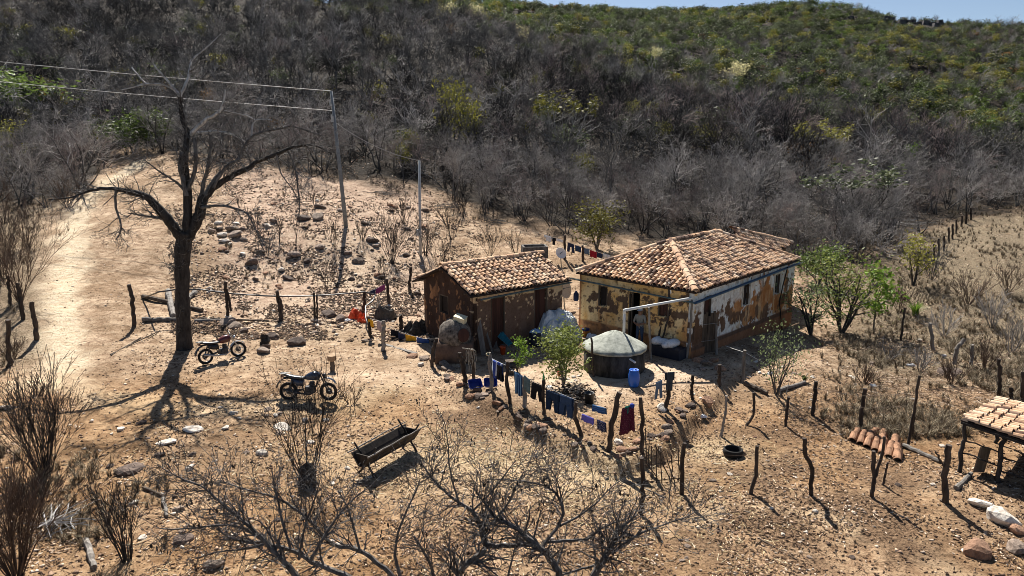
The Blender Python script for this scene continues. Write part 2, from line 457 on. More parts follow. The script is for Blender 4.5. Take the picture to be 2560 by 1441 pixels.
# ------------------------------------------------------------------ plants
def bark_mat(name, c, c2, rnd=.35, rough=.85):
    return mat(name, c, rough, c2=c2, scale=9, rnd=rnd, bmp=.3, stretch=(1, 1, .35), spec=.25)
m_bark = bark_mat('grey_bark', (.14, .13, .12), (.04, .036, .033), .5)  # trunks darker than twigs: shade near the ground painted into the bark
m_twig = bark_mat('grey_twigs', (.37, .34, .315), (.14, .127, .116), .65)
m_twig_red = bark_mat('reddish_twigs', (.30, .235, .215), (.11, .083, .075), .6)
m_twig_pale = bark_mat('pale_twigs', (.56, .53, .49), (.27, .25, .23), .4)
m_twig_dark = bark_mat('dark_twigs', (.17, .155, .145), (.07, .062, .058), .4)
m_dark_bark = bark_mat('dark_bark', (.052, .046, .042), (.016, .014, .013), .2)
m_pale_branch = bark_mat('pale_dead_wood', (.42, .40, .38), (.22, .205, .19), .1)
def leaf_mat(name, c, c2, rnd=.25, trans=.35):
    m, nt, bs = new_mat(name)
    gi = N(nt, 'ShaderNodeNewGeometry'); oi = N(nt, 'ShaderNodeObjectInfo')
    col = ramp(nt, gi.outputs['Random Per Island'], [(.0, c2), (.6, c), (1.0, tuple(min(1, x * 1.35) for x in c))])
    hv = N(nt, 'ShaderNodeMapRange', inp={1: 0, 2: 1, 3: 1 - rnd, 4: 1 + rnd}); nt.links.new(oi.outputs['Random'], hv.inputs[0])
    hs = N(nt, 'ShaderNodeHueSaturation'); nt.links.new(col, hs.inputs['Color']); nt.links.new(hv.outputs[0], hs.inputs['Value'])
    nt.links.new(hs.outputs[0], bs.inputs['Base Color'])
    bs.inputs['Roughness'].default_value = .6; bs.inputs['Specular IOR Level'].default_value = .25
    tr = N(nt, 'ShaderNodeBsdfTranslucent'); nt.links.new(hs.outputs[0], tr.inputs[0])
    mx = N(nt, 'ShaderNodeMixShader', inp={0: trans}); nt.links.new(bs.outputs[0], mx.inputs[1]); nt.links.new(tr.outputs[0], mx.inputs[2])
    nt.links.new(mx.outputs[0], nt.nodes['Material Output'].inputs[0])
    return m
m_leaf = leaf_mat('green_leaves', (.105, .145, .035), (.035, .055, .016), .45)
m_leaf_dull = leaf_mat('dull_green_leaves', (.085, .098, .05), (.026, .034, .018), .55)
m_leaf_olive = leaf_mat('olive_yellow_leaves', (.21, .195, .04), (.08, .08, .02), .4)
m_leaf_bright = leaf_mat('bright_green_leaves', (.15, .24, .03), (.07, .13, .02), .1)
m_leaf_cream = leaf_mat('cream_blossom', (.58, .53, .28), (.36, .32, .15), .1)
m_leaf_rust = leaf_mat('rusty_leaves', (.19, .105, .04), (.09, .05, .022))
m_leaf_dry = leaf_mat('withered_brown_leaves', (.03, .024, .02), (.012, .010, .009), .1, .1)

class Grow:                                   # a branching skeleton -> tapered tubes, two meshes (trunk, crown)
    first = .25
    def __init__(s, seed): s.r = random.Random(seed); s.seg = []; s.tips = []
    def branch(s, p, d, L, rad, lvl, maxl, kids_, wob=.25, up=.12, n=5, ratio=.55, spread=(.45, 1.0), end=.35):
        r = s.r; pts = [np.array(p, float)]; d = np.array(d, float); d /= np.linalg.norm(d)
        dirs = [d.copy()]
        for i in range(n):
            d = d + np.array([r.gauss(0, wob), r.gauss(0, wob), r.gauss(0, wob) + up]); d /= np.linalg.norm(d)
            pts.append(pts[-1] + d * L / n); dirs.append(d.copy())
        rads = np.linspace(rad, rad * end, n + 1)
        s.seg.append((lvl, np.array(pts), rads))
        if lvl >= maxl: s.tips.append((pts[-1], d)); return
        k = kids_[lvl]
        for i in range(k):
            t0 = s.first if lvl == 0 else .25; t = t0 + (1 - t0) * (i + r.random()) / k; f = t * n; j = min(int(f), n - 1); a = f - j
            q = pts[j] * (1 - a) + pts[j + 1] * a; dd = dirs[j]
            perp = np.cross(dd, np.array([r.gauss(0, 1), r.gauss(0, 1), r.gauss(0, 1)])); perp /= np.linalg.norm(perp) + 1e-9
            an = r.uniform(*spread)
            nd = dd * math.cos(an) + perp * math.sin(an)
            s.branch(q, nd, L * ratio * r.uniform(.7, 1.2) * (1.15 - .4 * t), max(rads[j] * .62, .004), lvl + 1, maxl, kids_, wob, up, max(2, n - 1), ratio, spread, end)
    def meshes(s, name, mt, mc, trunk_lvl=0, minr=.006, sides=(6, 4, 3, 3, 3)):
        a, b = MB(), MB()
        for lvl, pts, rad in s.seg:
            rad = np.maximum(rad, minr)
            (a if lvl <= trunk_lvl else b).tube(pts, rad, sides[min(lvl, 4)], cap=(lvl == 0))
        return a.mesh(name + '_trunk', mt, True), b.mesh(name + '_crown', mc)
def leaf_cloud(mb, pts, n, size, rr, spread=.25, mi=0, flat=.5):
    """n small leaf faces scattered round the given points"""
    pts = np.asarray(pts); k = len(pts)
    c = pts[rr.integers(0, k, n)] + rr.normal(0, spread, (n, 3)) * np.array([1, 1, .8])
    a = rr.normal(0, 1, (n, 3)); a[:, 2] *= flat; a /= np.linalg.norm(a, axis=1, keepdims=True)
    b = np.cross(a, rr.normal(0, 1, (n, 3))); b /= np.linalg.norm(b, axis=1, keepdims=True) + 1e-9
    sz = size * rr.uniform(.6, 1.4, (n, 1))
    V = np.stack([c - a * sz, c - b * sz * .45 + a * sz * .1, c + a * sz, c + b * sz * .45 + a * sz * .1], 1).reshape(-1, 3)
    mb.add(V, np.arange(n * 4).reshape(n, 4), mi)

# ---- bare scrub trees: shared meshes
def bare_variant(seed, hgt, stems, spread, mt, mc, kids_=(7, 6, 4), minr=.007):
    g = Grow(seed); r = g.r; g.first = .42
    for i in range(stems):
        an = 2 * math.pi * (i + r.random() * .6) / stems; tl = r.uniform(.08, spread)
        g.branch((math.cos(an) * .08, math.sin(an) * .08, -.1), (math.cos(an) * tl, math.sin(an) * tl, 1), hgt * r.uniform(.75, 1.05), r.uniform(.03, .055) * hgt / 3.2, 0, 3, kids_, .24, .05, 6, .48, (.4, 1.05), .2)
    return g
NEAR_V = []
for i, (h_, st, sp, mm) in enumerate([(3.6, 3, .45, m_twig), (3.0, 5, .6, m_twig), (4.2, 2, .3, m_twig_red), (3.3, 4, .5, m_twig_red), (2.6, 6, .75, m_twig), (4.6, 3, .35, m_twig), (3.8, 4, .4, m_twig_red)]):
    g = bare_variant(100 + i, h_, st, sp, m_bark, mm, (7, 5, 3) if st > 3 else (9, 6, 3))
    NEAR_V.append(g.meshes('scrub%d' % i, m_bark, mm))
FAR_V = []
for i, (h_, st, sp, mm) in enumerate([(3.6, 3, .5, m_twig), (3.2, 4, .6, m_twig), (4.4, 2, .35, m_twig_red), (3.8, 4, .5, m_twig_red), (4.8, 2, .4, m_twig), (3.0, 5, .7, m_twig)]):
    g = Grow(300 + i); r = g.r; g.first = .42
    for k in range(st):
        an = 2 * math.pi * (k + r.random() * .6) / st; tl = r.uniform(.1, sp)
        g.branch((0, 0, -.1), (math.cos(an) * tl, math.sin(an) * tl, 1), h_ * r.uniform(.75, 1.05), .055, 0, 2, (7, 5), .24, .05, 4, .52, (.4, 1.1), .25)
    mb = MB()
    for lvl, pts, rad in g.seg: mb.tube(pts, np.maximum(rad, .02 if lvl < 2 else .015), 3, mi=0 if lvl == 0 else 1, cap=False)
    FAR_V.append(mb.mesh('far_scrub%d' % i, [m_bark, mm]))
for i, mm in ((0, m_twig_pale), (2, m_twig_pale), (1, m_twig_dark), (3, m_twig_dark)):
    me_ = FAR_V[i].copy(); me_.materials.clear(); me_.materials.append(m_bark if mm is m_twig_pale else m_dark_bark); me_.materials.append(mm); FAR_V.append(me_)
def leafy_variant(seed, hgt, wid, mats, nleaf, size, stems=3, clumps=9, bark=None, flat=.6, spread=.3, low=.35):
    rr = np.random.default_rng(seed); g = Grow(seed); r = g.r
    for k in range(stems):
        an = 2 * math.pi * k / stems + r.random(); tl = r.uniform(.15, .6)
        g.branch((0, 0, -.1), (math.cos(an) * tl, math.sin(an) * tl, 1), hgt * .85, .022 * hgt, 0, 1, (6,), .15, .05, 4, .5, (.4, 1.0), .3)
    tr = MB()
    for lvl, pts, rad in g.seg: tr.tube(pts, np.maximum(rad, .01), 4 if lvl == 0 else 3, cap=False)
    cr = MB()
    cl = np.array([pts[-1] for lvl, pts, rad in g.seg if lvl == 1] + [pts[len(pts) // 2] for lvl, pts, rad in g.seg if lvl == 1])
    ex = rr.normal(0, 1, (clumps, 3)); ex /= np.linalg.norm(ex, axis=1, keepdims=True)
    ex = ex * np.array([wid, wid, hgt * .36]) * rr.uniform(.5, 1.0, (clumps, 1)) + np.array([0, 0, hgt * (low + .3)])
    leaf_cloud(cr, np.concatenate([cl, ex]), nleaf, size, rr, spread * wid, 0, flat)
    return tr.mesh('leafy%d_trunk' % seed, bark or m_bark), cr.mesh('leafy%d_crown' % seed, mats)

# ---- scatter of everything past the individuals: ONE geometry-nodes object per mass
def gn_scatter(name, label, P, rot, scl, vidx, meshes):
    V = np.asarray(P, np.float32)
    me = bpy.data.meshes.new(name); me.vertices.add(len(V)); me.vertices.foreach_set('co', V.ravel())
    for nm, typ, arr in (('rotz', 'FLOAT', rot), ('scl', 'FLOAT', scl), ('vid', 'INT', vidx)):
        at = me.attributes.new(nm, typ, 'POINT'); at.data.foreach_set('value', np.asarray(arr, np.float32 if typ == 'FLOAT' else np.int32))
    o = link(name, me); tag(o, label, kind='stuff')
    ng = bpy.data.node_groups.new(name + '_nodes', 'GeometryNodeTree')
    ng.interface.new_socket('Geometry', in_out='INPUT', socket_type='NodeSocketGeometry')
    ng.interface.new_socket('Geometry', in_out='OUTPUT', socket_type='NodeSocketGeometry')
    gi = ng.nodes.new('NodeGroupInput'); go = ng.nodes.new('NodeGroupOutput')
    iop = ng.nodes.new('GeometryNodeInstanceOnPoints'); iop.inputs['Pick Instance'].default_value = True
    jn = ng.nodes.new('GeometryNodeJoinGeometry')
    for i, m in enumerate(reversed(meshes)):
        so = bpy.data.objects.new(name + '_source', m)
        oi = ng.nodes.new('GeometryNodeObjectInfo'); oi.inputs['Object'].default_value = so; oi.inputs['As Instance'].default_value = True
        ng.links.new(oi.outputs['Geometry'], jn.inputs[0])
    def attr(nm, typ):
        a = ng.nodes.new('GeometryNodeInputNamedAttribute'); a.data_type = typ; a.inputs[0].default_value = nm
        return a.outputs[0]
    cx = ng.nodes.new('ShaderNodeCombineXYZ'); ng.links.new(attr('rotz', 'FLOAT'), cx.inputs[2])
    sx = ng.nodes.new('ShaderNodeCombineXYZ')
    sa = attr('scl', 'FLOAT')
    for k in range(3): ng.links.new(sa, sx.inputs[k])
    ng.links.new(gi.outputs[0], iop.inputs['Points']); ng.links.new(jn.outputs[0], iop.inputs['Instance'])
    ng.links.new(attr('vid', 'INT'), iop.inputs['Instance Index'])
    ng.links.new(cx.outputs[0], iop.inputs['Rotation']); ng.links.new(sx.outputs[0], iop.inputs['Scale'])
    ng.links.new(iop.outputs[0], go.inputs[0])
    md = o.modifiers.new('scatter', 'NODES'); md.node_group = ng
    return o

def jitter_grid(y0, y1, sp, cmax=.9, seed=1):
    rr = np.random.default_rng(seed); out = []
    y = y0
    while y < y1:
        s = sp(y); xm = cmax * y
        x = np.arange(-xm, xm, s)
        out.append(np.stack([x + rr.uniform(-.5, .5, len(x)) * s, y + rr.uniform(-.5, .5, len(x)) * s], 1)); y += s
    return np.concatenate(out)
# crest of the near slope: beyond it the green far hillside begins
CREST_COL = [-400, 450, 850, 1150, 1450, 1700, 2014, 2300, 2560, 3100]
CREST_Y = [230, 230, 205, 192, 170, 142, 127, 112, 99, 99]
pts = jitter_grid(34, 235, lambda y: 1.65 + .0075 * y, .92, 5)
px_ = col_of(pts[:, 0] / pts[:, 1], pts[:, 1])
keep = (pts[:, 1] > wood_edge(pts[:, 0], pts[:, 1]) + (fbm(pts[:, 0] * .3, pts[:, 1] * .3, 51, 2) - .5) * 3) & (pts[:, 1] < np.interp(px_, CREST_COL, CREST_Y) + np.where(px_ > 1300, 0, 8))
gap = GP(1490, 395); keep &= ~((np.abs(pts[:, 0] - gap[0]) < 1.2) & (np.abs(pts[:, 1] - gap[1]) < 8))
keep &= fbm(pts[:, 0] * .12, pts[:, 1] * .12, 61, 3) > .26
thin = rng.random(len(pts)); keep &= thin < 1.0
pts = pts[keep]; px_ = px_[keep]
zz = height(pts[:, 0], pts[:, 1])
vis = (px_ > -60) & (px_ < 2620)
order = np.argsort(np.where(vis, pts[:, 1], 1e6))
ind, rest = order[:300], order[300:]
redness = smooth(.42, .62, fbm(pts[:, 0] * .03 + 5, pts[:, 1] * .03, 71, 3)) * smooth(1100, 1500, px_)
EDGE_LABEL = [(420, 'leafless grey scrub tree at the wood edge beside the sandy track', 'leafless trees beside the sandy track'),
              (1100, 'leafless grey scrub tree behind the stony clearing and utility poles', 'leafless trees behind the stony clearing'),
              (1560, 'leafless grey scrub tree behind the washing line and small house', 'leafless trees behind the washing line'),
              (2050, 'leafless grey scrub tree behind the tiled roof of the large house', 'leafless trees behind the large house'),
              (9999, 'leafless grey scrub tree above the dry grass slope and back fence', 'leafless trees above the dry grass slope')]
def bare_tree(i, vi, s, rz, parts):
    lab, grp = [(l, g) for c, l, g in EDGE_LABEL if px_[i] < c][0]
    mt, mc = NEAR_V[vi]
    loc = (pts[i, 0], pts[i, 1], zz[i] - .05)
    root = thing('bare_tree', lab, 'tree', loc, rz, grp); root.scale = (s, s, s)
    link('trunk', mt, root); link('crown', mc, root)
for n_, i in enumerate(ind):
    red = rng.random() < redness[i]
    vi = int(rng.choice([2, 3, 6] if red else [0, 1, 4, 5, 0, 1, 3]))
    bare_tree(i, vi, float(rng.uniform(.72, 1.2)), float(rng.uniform(0, 6.28)), True)
red = rng.random(len(rest)) < redness[rest]
vid = np.where(red, rng.choice([2, 3, 2, 3, 9], len(rest)), rng.choice([0, 1, 4, 5, 0, 1, 2], len(rest)))
tone = fbm(pts[rest, 0] * .09, pts[rest, 1] * .09, 131, 3) + rng.normal(0, .10, len(rest))
vid = np.where(tone > .60, rng.choice([6, 7], len(rest)), np.where(tone < .40, rng.choice([8, 9], len(rest)), vid))
grn = (rng.random(len(rest)) < .07) & (pts[rest, 1] > 75)
THICK = (np.stack([pts[rest, 0], pts[rest, 1], zz[rest] - .05], 1), rng.uniform(0, 6.28, len(rest)), rng.uniform(.55, 1.4, len(rest)), vid)

# ---- far hillside: mixed green, olive and grey scrub
FH = []
for sd, m_, h_, w_ in ((501, m_leaf_dull, 3.2, 1.7), (502, m_leaf, 2.8, 1.5), (503, m_leaf_olive, 2.6, 1.5), (504, m_leaf_rust, 2.2, 1.2), (505, m_leaf_dull, 2.4, 1.8)):
    a, b = leafy_variant(sd, h_, w_, m_, 330, .24, 2, 10, spread=.24)
    FH.append(b)
vt = np.where(grn, len(FAR_V) + rng.choice([0, 2, 4, 2], len(rest)), THICK[3])
gn_scatter('dry_thicket', 'leafless grey scrub covering the hillside', THICK[0], THICK[1], THICK[2] * np.where(grn, .75, 1), vt, FAR_V + FH)
fp = jitter_grid(96, 430, lambda y: 1.9 + .0062 * y, .85, 9)
fpx = col_of(fp[:, 0] / fp[:, 1], fp[:, 1])
fk = ~((fpx > 2185) & (fpx < 2362) & (fp[:, 1] > 346) & (fp[:, 1] < 376)) & (fp[:, 1] > np.interp(fpx, CREST_COL, CREST_Y) - 4) & (fpx > 900)
fp = fp[fk]; fpx = fpx[fk]; fz = height(fp[:, 0], fp[:, 1])
nn = fbm(fp[:, 0] * .035, fp[:, 1] * .035, 81, 3); r1 = rng.random(len(fp)); farf = smooth(200, 330, fp[:, 1])
fv = np.where(r1 < .44, 5 + rng.integers(0, 10, len(fp)), np.where(r1 < .68, 0, np.where(r1 < .78, 1, np.where(r1 < .88, 2, np.where(r1 < .895, 3, 4)))))
greener = (farf * (1 - smooth(1900, 2400, fpx)) > rng.random(len(fp))) & (fv >= 5)
fv = np.where(greener, rng.choice([0, 4, 1], len(fp)), fv)
fv = np.where((nn > .60) & (rng.random(len(fp)) < .5), rng.choice([2, 1], len(fp)), fv)
gn_scatter('far_scrub', 'green and olive scrub over the far hillside', np.stack([fp[:, 0], fp[:, 1], fz - .1], 1), rng.uniform(0, 6.28, len(fp)), rng.uniform(.6, 1.35, len(fp)), fv, FH + FAR_V)
# ------------------------------------------------------------------ buildings: materials
def tile_material():
    m, nt, bs = new_mat('old_clay_tile')
    oi = N(nt, 'ShaderNodeObjectInfo'); gi = N(nt, 'ShaderNodeNewGeometry')
    ad = N(nt, 'ShaderNodeMath', operation='MULTIPLY_ADD', inp={1: 7.31}); nt.links.new(oi.outputs['Random'], ad.inputs[0]); nt.links.new(gi.outputs['Random Per Island'], ad.inputs[2])
    fr = N(nt, 'ShaderNodeMath', operation='FRACT'); nt.links.new(ad.outputs[0], fr.inputs[0])
    col = ramp(nt, fr.outputs[0], [(0, (.09, .06, .048)), (.13, (.22, .125, .085)), (.18, (.54, .345, .215)), (.34, (.70, .485, .315)), (.5, (.62, .38, .225)), (.62, (.74, .545, .375)), (.76, (.56, .34, .21)), (.9, (.78, .62, .46)), (.93, (.16, .105, .08)), (1, (.30, .20, .145))])
    tc = N(nt, 'ShaderNodeTexCoord'); 
    cb = N(nt, 'ShaderNodeCombineXYZ'); nt.links.new(ad.outputs[0], cb.inputs[0]); nt.links.new(ad.outputs[0], cb.inputs[1])
    va = N(nt, 'ShaderNodeVectorMath', operation='MULTIPLY_ADD'); va.inputs[1].default_value = (13, 17, 0); nt.links.new(cb.outputs[0], va.inputs[0]); nt.links.new(tc.outputs['Object'], va.inputs[2])
    n1 = N(nt, 'ShaderNodeTexNoise', inp={'Scale': 9, 'Detail': 6, 'Roughness': .75}); nt.links.new(va.outputs[0], n1.inputs['Vector'])
    st = ramp(nt, n1.outputs[0], [(.34, (.16, .13, .12)), (.47, (.85, .82, .8)), (.6, (1, 1, 1)), (.75, (1.15, 1.15, 1.12))])
    nt.links.new(mix(nt, .7, col, st, 'MULTIPLY'), bs.inputs['Base Color'])
    bs.inputs['Roughness'].default_value = .9; bs.inputs['Specular IOR Level'].default_value = .2
    bump(nt, bs, n1.outputs[0], .5, .01)
    return m
m_tile = tile_material()
m_wood = mat('weathered_wood', (.15, .115, .085), .9, c2=(.05, .036, .026), scale=5, stretch=(1, 1, .15), bmp=.5, rnd=.2)
m_greywood = mat('grey_weathered_wood', (.27, .245, .22), .9, c2=(.12, .105, .09), scale=6, stretch=(1, 1, .15), bmp=.5, rnd=.2)
m_redwood = mat('dark_red_wood', (.085, .035, .024), .8, c2=(.035, .016, .012), scale=6, stretch=(1, 1, .1), bmp=.4, rnd=.2)
m_slab = mat('roof_underside', (.05, .032, .024), .95, c2=(.022, .015, .012), scale=8)
m_mud = mat('mud_wall', (.20, .125, .085), .95, c2=(.12, .075, .05), scale=7, bmp=.5)
m_gutter = mat('blue_gutter_metal', (.05, .13, .22), .5, c2=(.03, .07, .11), scale=5, bmp=.05, spec=.5)
m_gutter_teal = mat('teal_gutter_metal', (.11, .17, .18), .55, c2=(.05, .08, .085), scale=5, bmp=.1, spec=.5)
m_pvc = mat('white_pvc', (.78, .78, .76), .35, c2=(.66, .66, .63), scale=3, bmp=0, spec=.5)
m_black = mat('black_rubber', (.018, .018, .018), .7, c2=(.01, .01, .01))
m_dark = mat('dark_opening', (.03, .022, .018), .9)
def wall_material():
    m, nt, bs = new_mat('patched_wall')
    a = N(nt, 'ShaderNodeAttribute', attribute_name='paint')
    n1 = noise(nt, 11, 6, .7); n2 = noise(nt, 3.2, 4, .6, stretch=(1, 1, .3))
    c = mix(nt, .8, a.outputs['Color'], ramp(nt, n1, [(.3, (.62, .56, .50)), (.48, (1, 1, 1)), (.7, (1.1, 1.09, 1.06))]), 'MULTIPLY')
    c = mix(nt, .6, c, ramp(nt, n2, [(.35, (.72, .62, .5)), (.55, (1, 1, 1))]), 'MULTIPLY')
    nt.links.new(c, bs.inputs['Base Color']); bs.inputs['Roughness'].default_value = .95; bs.inputs['Specular IOR Level'].default_value = .15
    bump(nt, bs, n1, .45, .02)
    return m
m_wall = wall_material()

# ------------------------------------------------------------------ wall panels
def on_wall(px, py, P0, d):                  # picture point -> (distance along the wall, height)
    u = (px - 1280) / F; v = (py - 720.5) / F
    r = np.array([u, math.cos(PITCH) - v * math.sin(PITCH), -math.sin(PITCH) - v * math.cos(PITCH)])
    nn_ = np.array([d[1], -d[0]])
    t = (nn_ @ np.array(P0[:2])) / (nn_ @ r[:2])
    q = r * t
    return (q[:2] - np.array(P0[:2])) @ np.array(d), H + q[2]
def wall(name, P0, P1, zb, zt, holes, paint, parent, out, step=.035, thick=.2):
    P0 = np.array(P0, float); P1 = np.array(P1, float); L = np.linalg.norm(P1 - P0); d = (P1 - P0) / L
    us = set(np.round(np.arange(0, L, step), 4)) | {L}
    zs = set(np.round(np.arange(zb, zt(np.array([L / 2]))[0] + .02 if callable(zt) else zt, step), 4)) | ({zt} if not callable(zt) else set())
    for h in holes: us |= {h[0], h[1]}; zs |= {h[2], h[3]}
    us = np.array(sorted(us)); zs = np.array(sorted(zs))
    U, Z = np.meshgrid(us, zs)
    if callable(zt): Z = np.minimum(Z, zt(U))
    col, rel_ = paint(U, Z)
    o = np.array(out)
    X = P0[0] + d[0] * U + o[0] * rel_; Y = P0[1] + d[1] * U + o[1] * rel_
    nz, nu = U.shape
    uc = (us[:-1] + us[1:]) / 2; zc = (zs[:-1] + zs[1:]) / 2
    UC, ZC = np.meshgrid(uc, zc)
    keep = np.ones_like(UC, bool)
    for h in holes: keep &= ~((UC > h[0]) & (UC < h[1]) & (ZC > h[2]) & (ZC < h[3]))
    if callable(zt): keep &= ZC < zt(UC) + step * .5
    ii = np.arange(nz * nu).reshape(nz, nu)
    q = np.stack([ii[:-1, :-1], ii[:-1, 1:], ii[1:, 1:], ii[1:, :-1]], -1)[keep]
    nrm = np.array([d[1], -d[0]])
    if nrm @ o < 0: q = q[:, ::-1]
    V = np.stack([X, Y, Z], -1).reshape(-1, 3)
    used = np.unique(q); rm = np.full(len(V), -1); rm[used] = np.arange(len(used))
    me = quick_mesh(name, V[used], rm[q], m_wall)
    at = me.attributes.new('paint', 'FLOAT_COLOR', 'POINT')
    c4 = np.concatenate([col, np.ones(col.shape[:2] + (1,))], -1).reshape(-1, 4)[used]
    at.data.foreach_set('color', c4.astype(np.float32).ravel())
    ob = link(name, me, parent)
    md = ob.modifiers.new('thickness', 'SOLIDIFY'); md.thickness = thick; md.offset = -1
    return ob
def lerp(c1, c2, f): return np.asarray(c1) * (1 - f[..., None]) + np.asarray(c2) * f[..., None]
def blobs(U, Z, lst, seed, wob=.16, sc=5.0):
    w = (fbm(U * sc, Z * sc, seed, 5) - .5) * 2 * wob + (fbm(U * 2.0, Z * 2.0, seed + 5, 2) - .5) * wob + (fbm(U * 13, Z * 10, seed + 8, 3) - .5) * wob * .9
    m = np.full(U.shape, -9.0)
    for (u, z, ru, rz) in lst:
        m = np.maximum(m, (1 - np.sqrt(((U - u) / ru) ** 2 + ((Z - z) / rz) ** 2)) * min(ru, rz))
    return smooth(-.015, .015, m + w)

# ------------------------------------------------------------------ clay tiles
def tile_mesh(name, L=.33, r0=.100, r1=.078, hgt=.105, seg=6):
    mb = MB(); V = []
    for k, (x, r) in enumerate(((0, r0), (L, r1))):
        for j in range(seg + 1):
            t = math.pi * j / seg
            V.append((r * math.cos(t), x, hgt * (r / r0) * math.sin(t)))
    for j in range(seg + 1):
        t = math.pi * j / seg
        V.append(((r0 - .016) * math.cos(t), 0, (hgt - .016) * math.sin(t)))
    for j in range(seg + 1):
        t = math.pi * j / seg
        V.append(((r1 - .012) * math.cos(t), L, (hgt * .8 - .014) * math.sin(t)))
    a = seg + 1; Fc = []
    for j in range(seg):
        Fc.append((j, a + j, a + j + 1, j + 1))
        Fc.append((2 * a + j, j, j + 1, 2 * a + j + 1))
        Fc.append((3 * a + j, 2 * a + j, 2 * a + j + 1, 3 * a + j + 1))
    mb.add(V, Fc)
    return mb.mesh(name, m_tile)
TILE = tile_mesh('clay_tile')
RIDGE = tile_mesh('ridge_tile', .42, .15, .13, .13, 7)
def tile_plane(O, a, s, inside, La, Ls, pitch=.228, rowp=.24, lift=.045, seed=0):
    rr = np.random.default_rng(seed)
    a = np.array(a, float); s = np.array(s, float); nrm = np.cross(a, s); nrm /= np.linalg.norm(nrm)
    if nrm[2] < 0: nrm = -nrm
    out = []
    nr = int(Ls / rowp) + 1; nc = int(La / pitch) + 1
    for r in range(nr):
        for c in range(nc):
            aa = (c + .5) * pitch + rr.normal(0, .016); ss = r * rowp + rr.normal(0, .024) + .06 * (vnoise(c * .35 + seed, r * .25, 8) - .5)
            if not inside(aa, ss + .12): continue
            yaw = rr.normal(0, .065); tilt = -.075 + rr.normal(0, .02)
            sag = .04 * (vnoise(aa * .8 + seed, ss * .8, 4) - .5) * 2
            ey = s * math.cos(yaw) + a * math.sin(yaw); ex_ = a * math.cos(yaw) - s * math.sin(yaw)
            ey2 = ey * math.cos(tilt) + nrm * math.sin(tilt); ez = np.cross(ex_, ey2)
            if ez[2] < 0: ex_ = -ex_; ez = np.cross(ex_, ey2)
            M = np.eye(4); M[:3, 0] = ex_; M[:3, 1] = ey2; M[:3, 2] = ez
            M[:3, 3] = np.array(O) + a * aa + s * ss + nrm * (lift + sag)
            out.append((M, TILE))
    return out
def ridge_line(p, q, step=.34, lift=.06):
    p = np.array(p, float); q = np.array(q, float); d = q - p; L = np.linalg.norm(d); d /= L
    out = []; x = np.cross(d, [0, 0, 1]); x /= np.linalg.norm(x); z = np.cross(x, d)
    for k in range(int(L / step) + 1):
        M = np.eye(4); jit = rng.normal(0, .03)
        M[:3, 0] = x + d * jit; M[:3, 1] = d - x * jit; M[:3, 2] = z; M[:3, 3] = p + d * k * step + z * (lift + rng.normal(0, .008))
        out.append((M, RIDGE))
    return out
def lay_tiles(tiles, parent, limit=300, name='tile'):
    """the tiles that show largest become parts, the others one joined part"""
    def dist(t):
        p = t[0][:3, 3]; return (p[0]) ** 2 + p[1] ** 2 + (p[2] - H) ** 2
    tiles = [t for t in tiles]
    tiles.sort(key=lambda t: t[2] if len(t) > 2 else dist(t))
    for t in tiles[:limit]:
        o = link('ridge_tile' if t[1] is RIDGE else name, t[1], parent); o.matrix_basis = Matrix(t[0].tolist())
    restm = MB()
    base = {}
    for t in tiles[limit:]:
        me = t[1]
        if me.name not in base:
            base[me.name] = (np.array([v.co[:] for v in me.vertices]), [tuple(p.vertices) for p in me.polygons])
        V, Fc = base[me.name]
        restm.add(V @ t[0][:3, :3].T + t[0][:3, 3], Fc)
    if restm.n:
        o = restm.build('further_tiles', m_tile, parent); o['kind'] = 'stuff'
def slab(mb, pts, th=.06, mi=0):
    P = np.array(pts, float); n = len(P)
    Q = P - np.array([0, 0, th])
    f = [tuple(range(n)), tuple(range(2 * n - 1, n - 1, -1))] + [(i, n + i, n + (i + 1) % n, (i + 1) % n) for i in range(n)]
    mb.add(np.concatenate([P, Q]), [x[::-1] for x in f], mi)
def plank_panel(parent, name, p0, d, out, u0, u1, z0, z1, depth, n, m, label=None):
    """door or shutter of n upright planks, set back in its opening"""
    d = np.array(d); o = np.array(out)
    fr = MB(); c = np.array(p0[:2])
    def pt(u, off): return c + d * u + o * off
    for (a, b, za, zb_) in ((u0, u0 + .05, z0, z1), (u1 - .05, u1, z0, z1), (u0 + .05, u1 - .05, z1 - .05, z1)):
        q = pt((a + b) / 2, -.05); fr.box((q[0], q[1], (za + zb_) / 2), (b - a, .09, zb_ - za), 0, Matrix.Rotation(math.atan2(d[1], d[0]), 3, 'Z'))
    root = fr.build(name, m_wood, parent)
    if label: root['label'] = label
    w = (u1 - u0 - .1) / n
    for k in range(n):
        b = MB(); q = pt(u0 + .05 + w * (k + .5), -depth + .006 * ((k * 7) % 3))
        b.box((q[0], q[1], (z0 + z1 - .05) / 2), (w - .008, .03, z1 - z0 - .06), 0, Matrix.Rotation(math.atan2(d[1], d[0]), 3, 'Z'))
        b.build('plank', m, root)
    return root
def half_gutter(mb, a, b, r=.055):
    a = np.array(a, float); b = np.array(b, float); d = b - a; L = np.linalg.norm(d); d /= L
    x = np.cross(d, [0, 0, 1]); x /= np.linalg.norm(x)
    V = []; K = 6
    for p in (a, b):
        for rr_ in (r, r - .008):
            for j in range(K + 1):
                t = math.pi + math.pi * j / K
                V.append(p + x * rr_ * math.cos(t) + np.array([0, 0, rr_ * math.sin(t)]))
    n = K + 1; Fc = []
    for j in range(K):
        Fc += [(j, j + 1, 2 * n + j + 1, 2 * n + j), (n + j + 1, n + j, 3 * n + j, 3 * n + j + 1), (j + 1, j, n + j, n + j + 1), (2 * n + j, 2 * n + j + 1, 3 * n + j + 1, 3 * n + j)]
    Fc += [(0, 2 * n, 3 * n, n), (K, n + K, 3 * n + K, 2 * n + K)]
    mb.add(V, Fc)

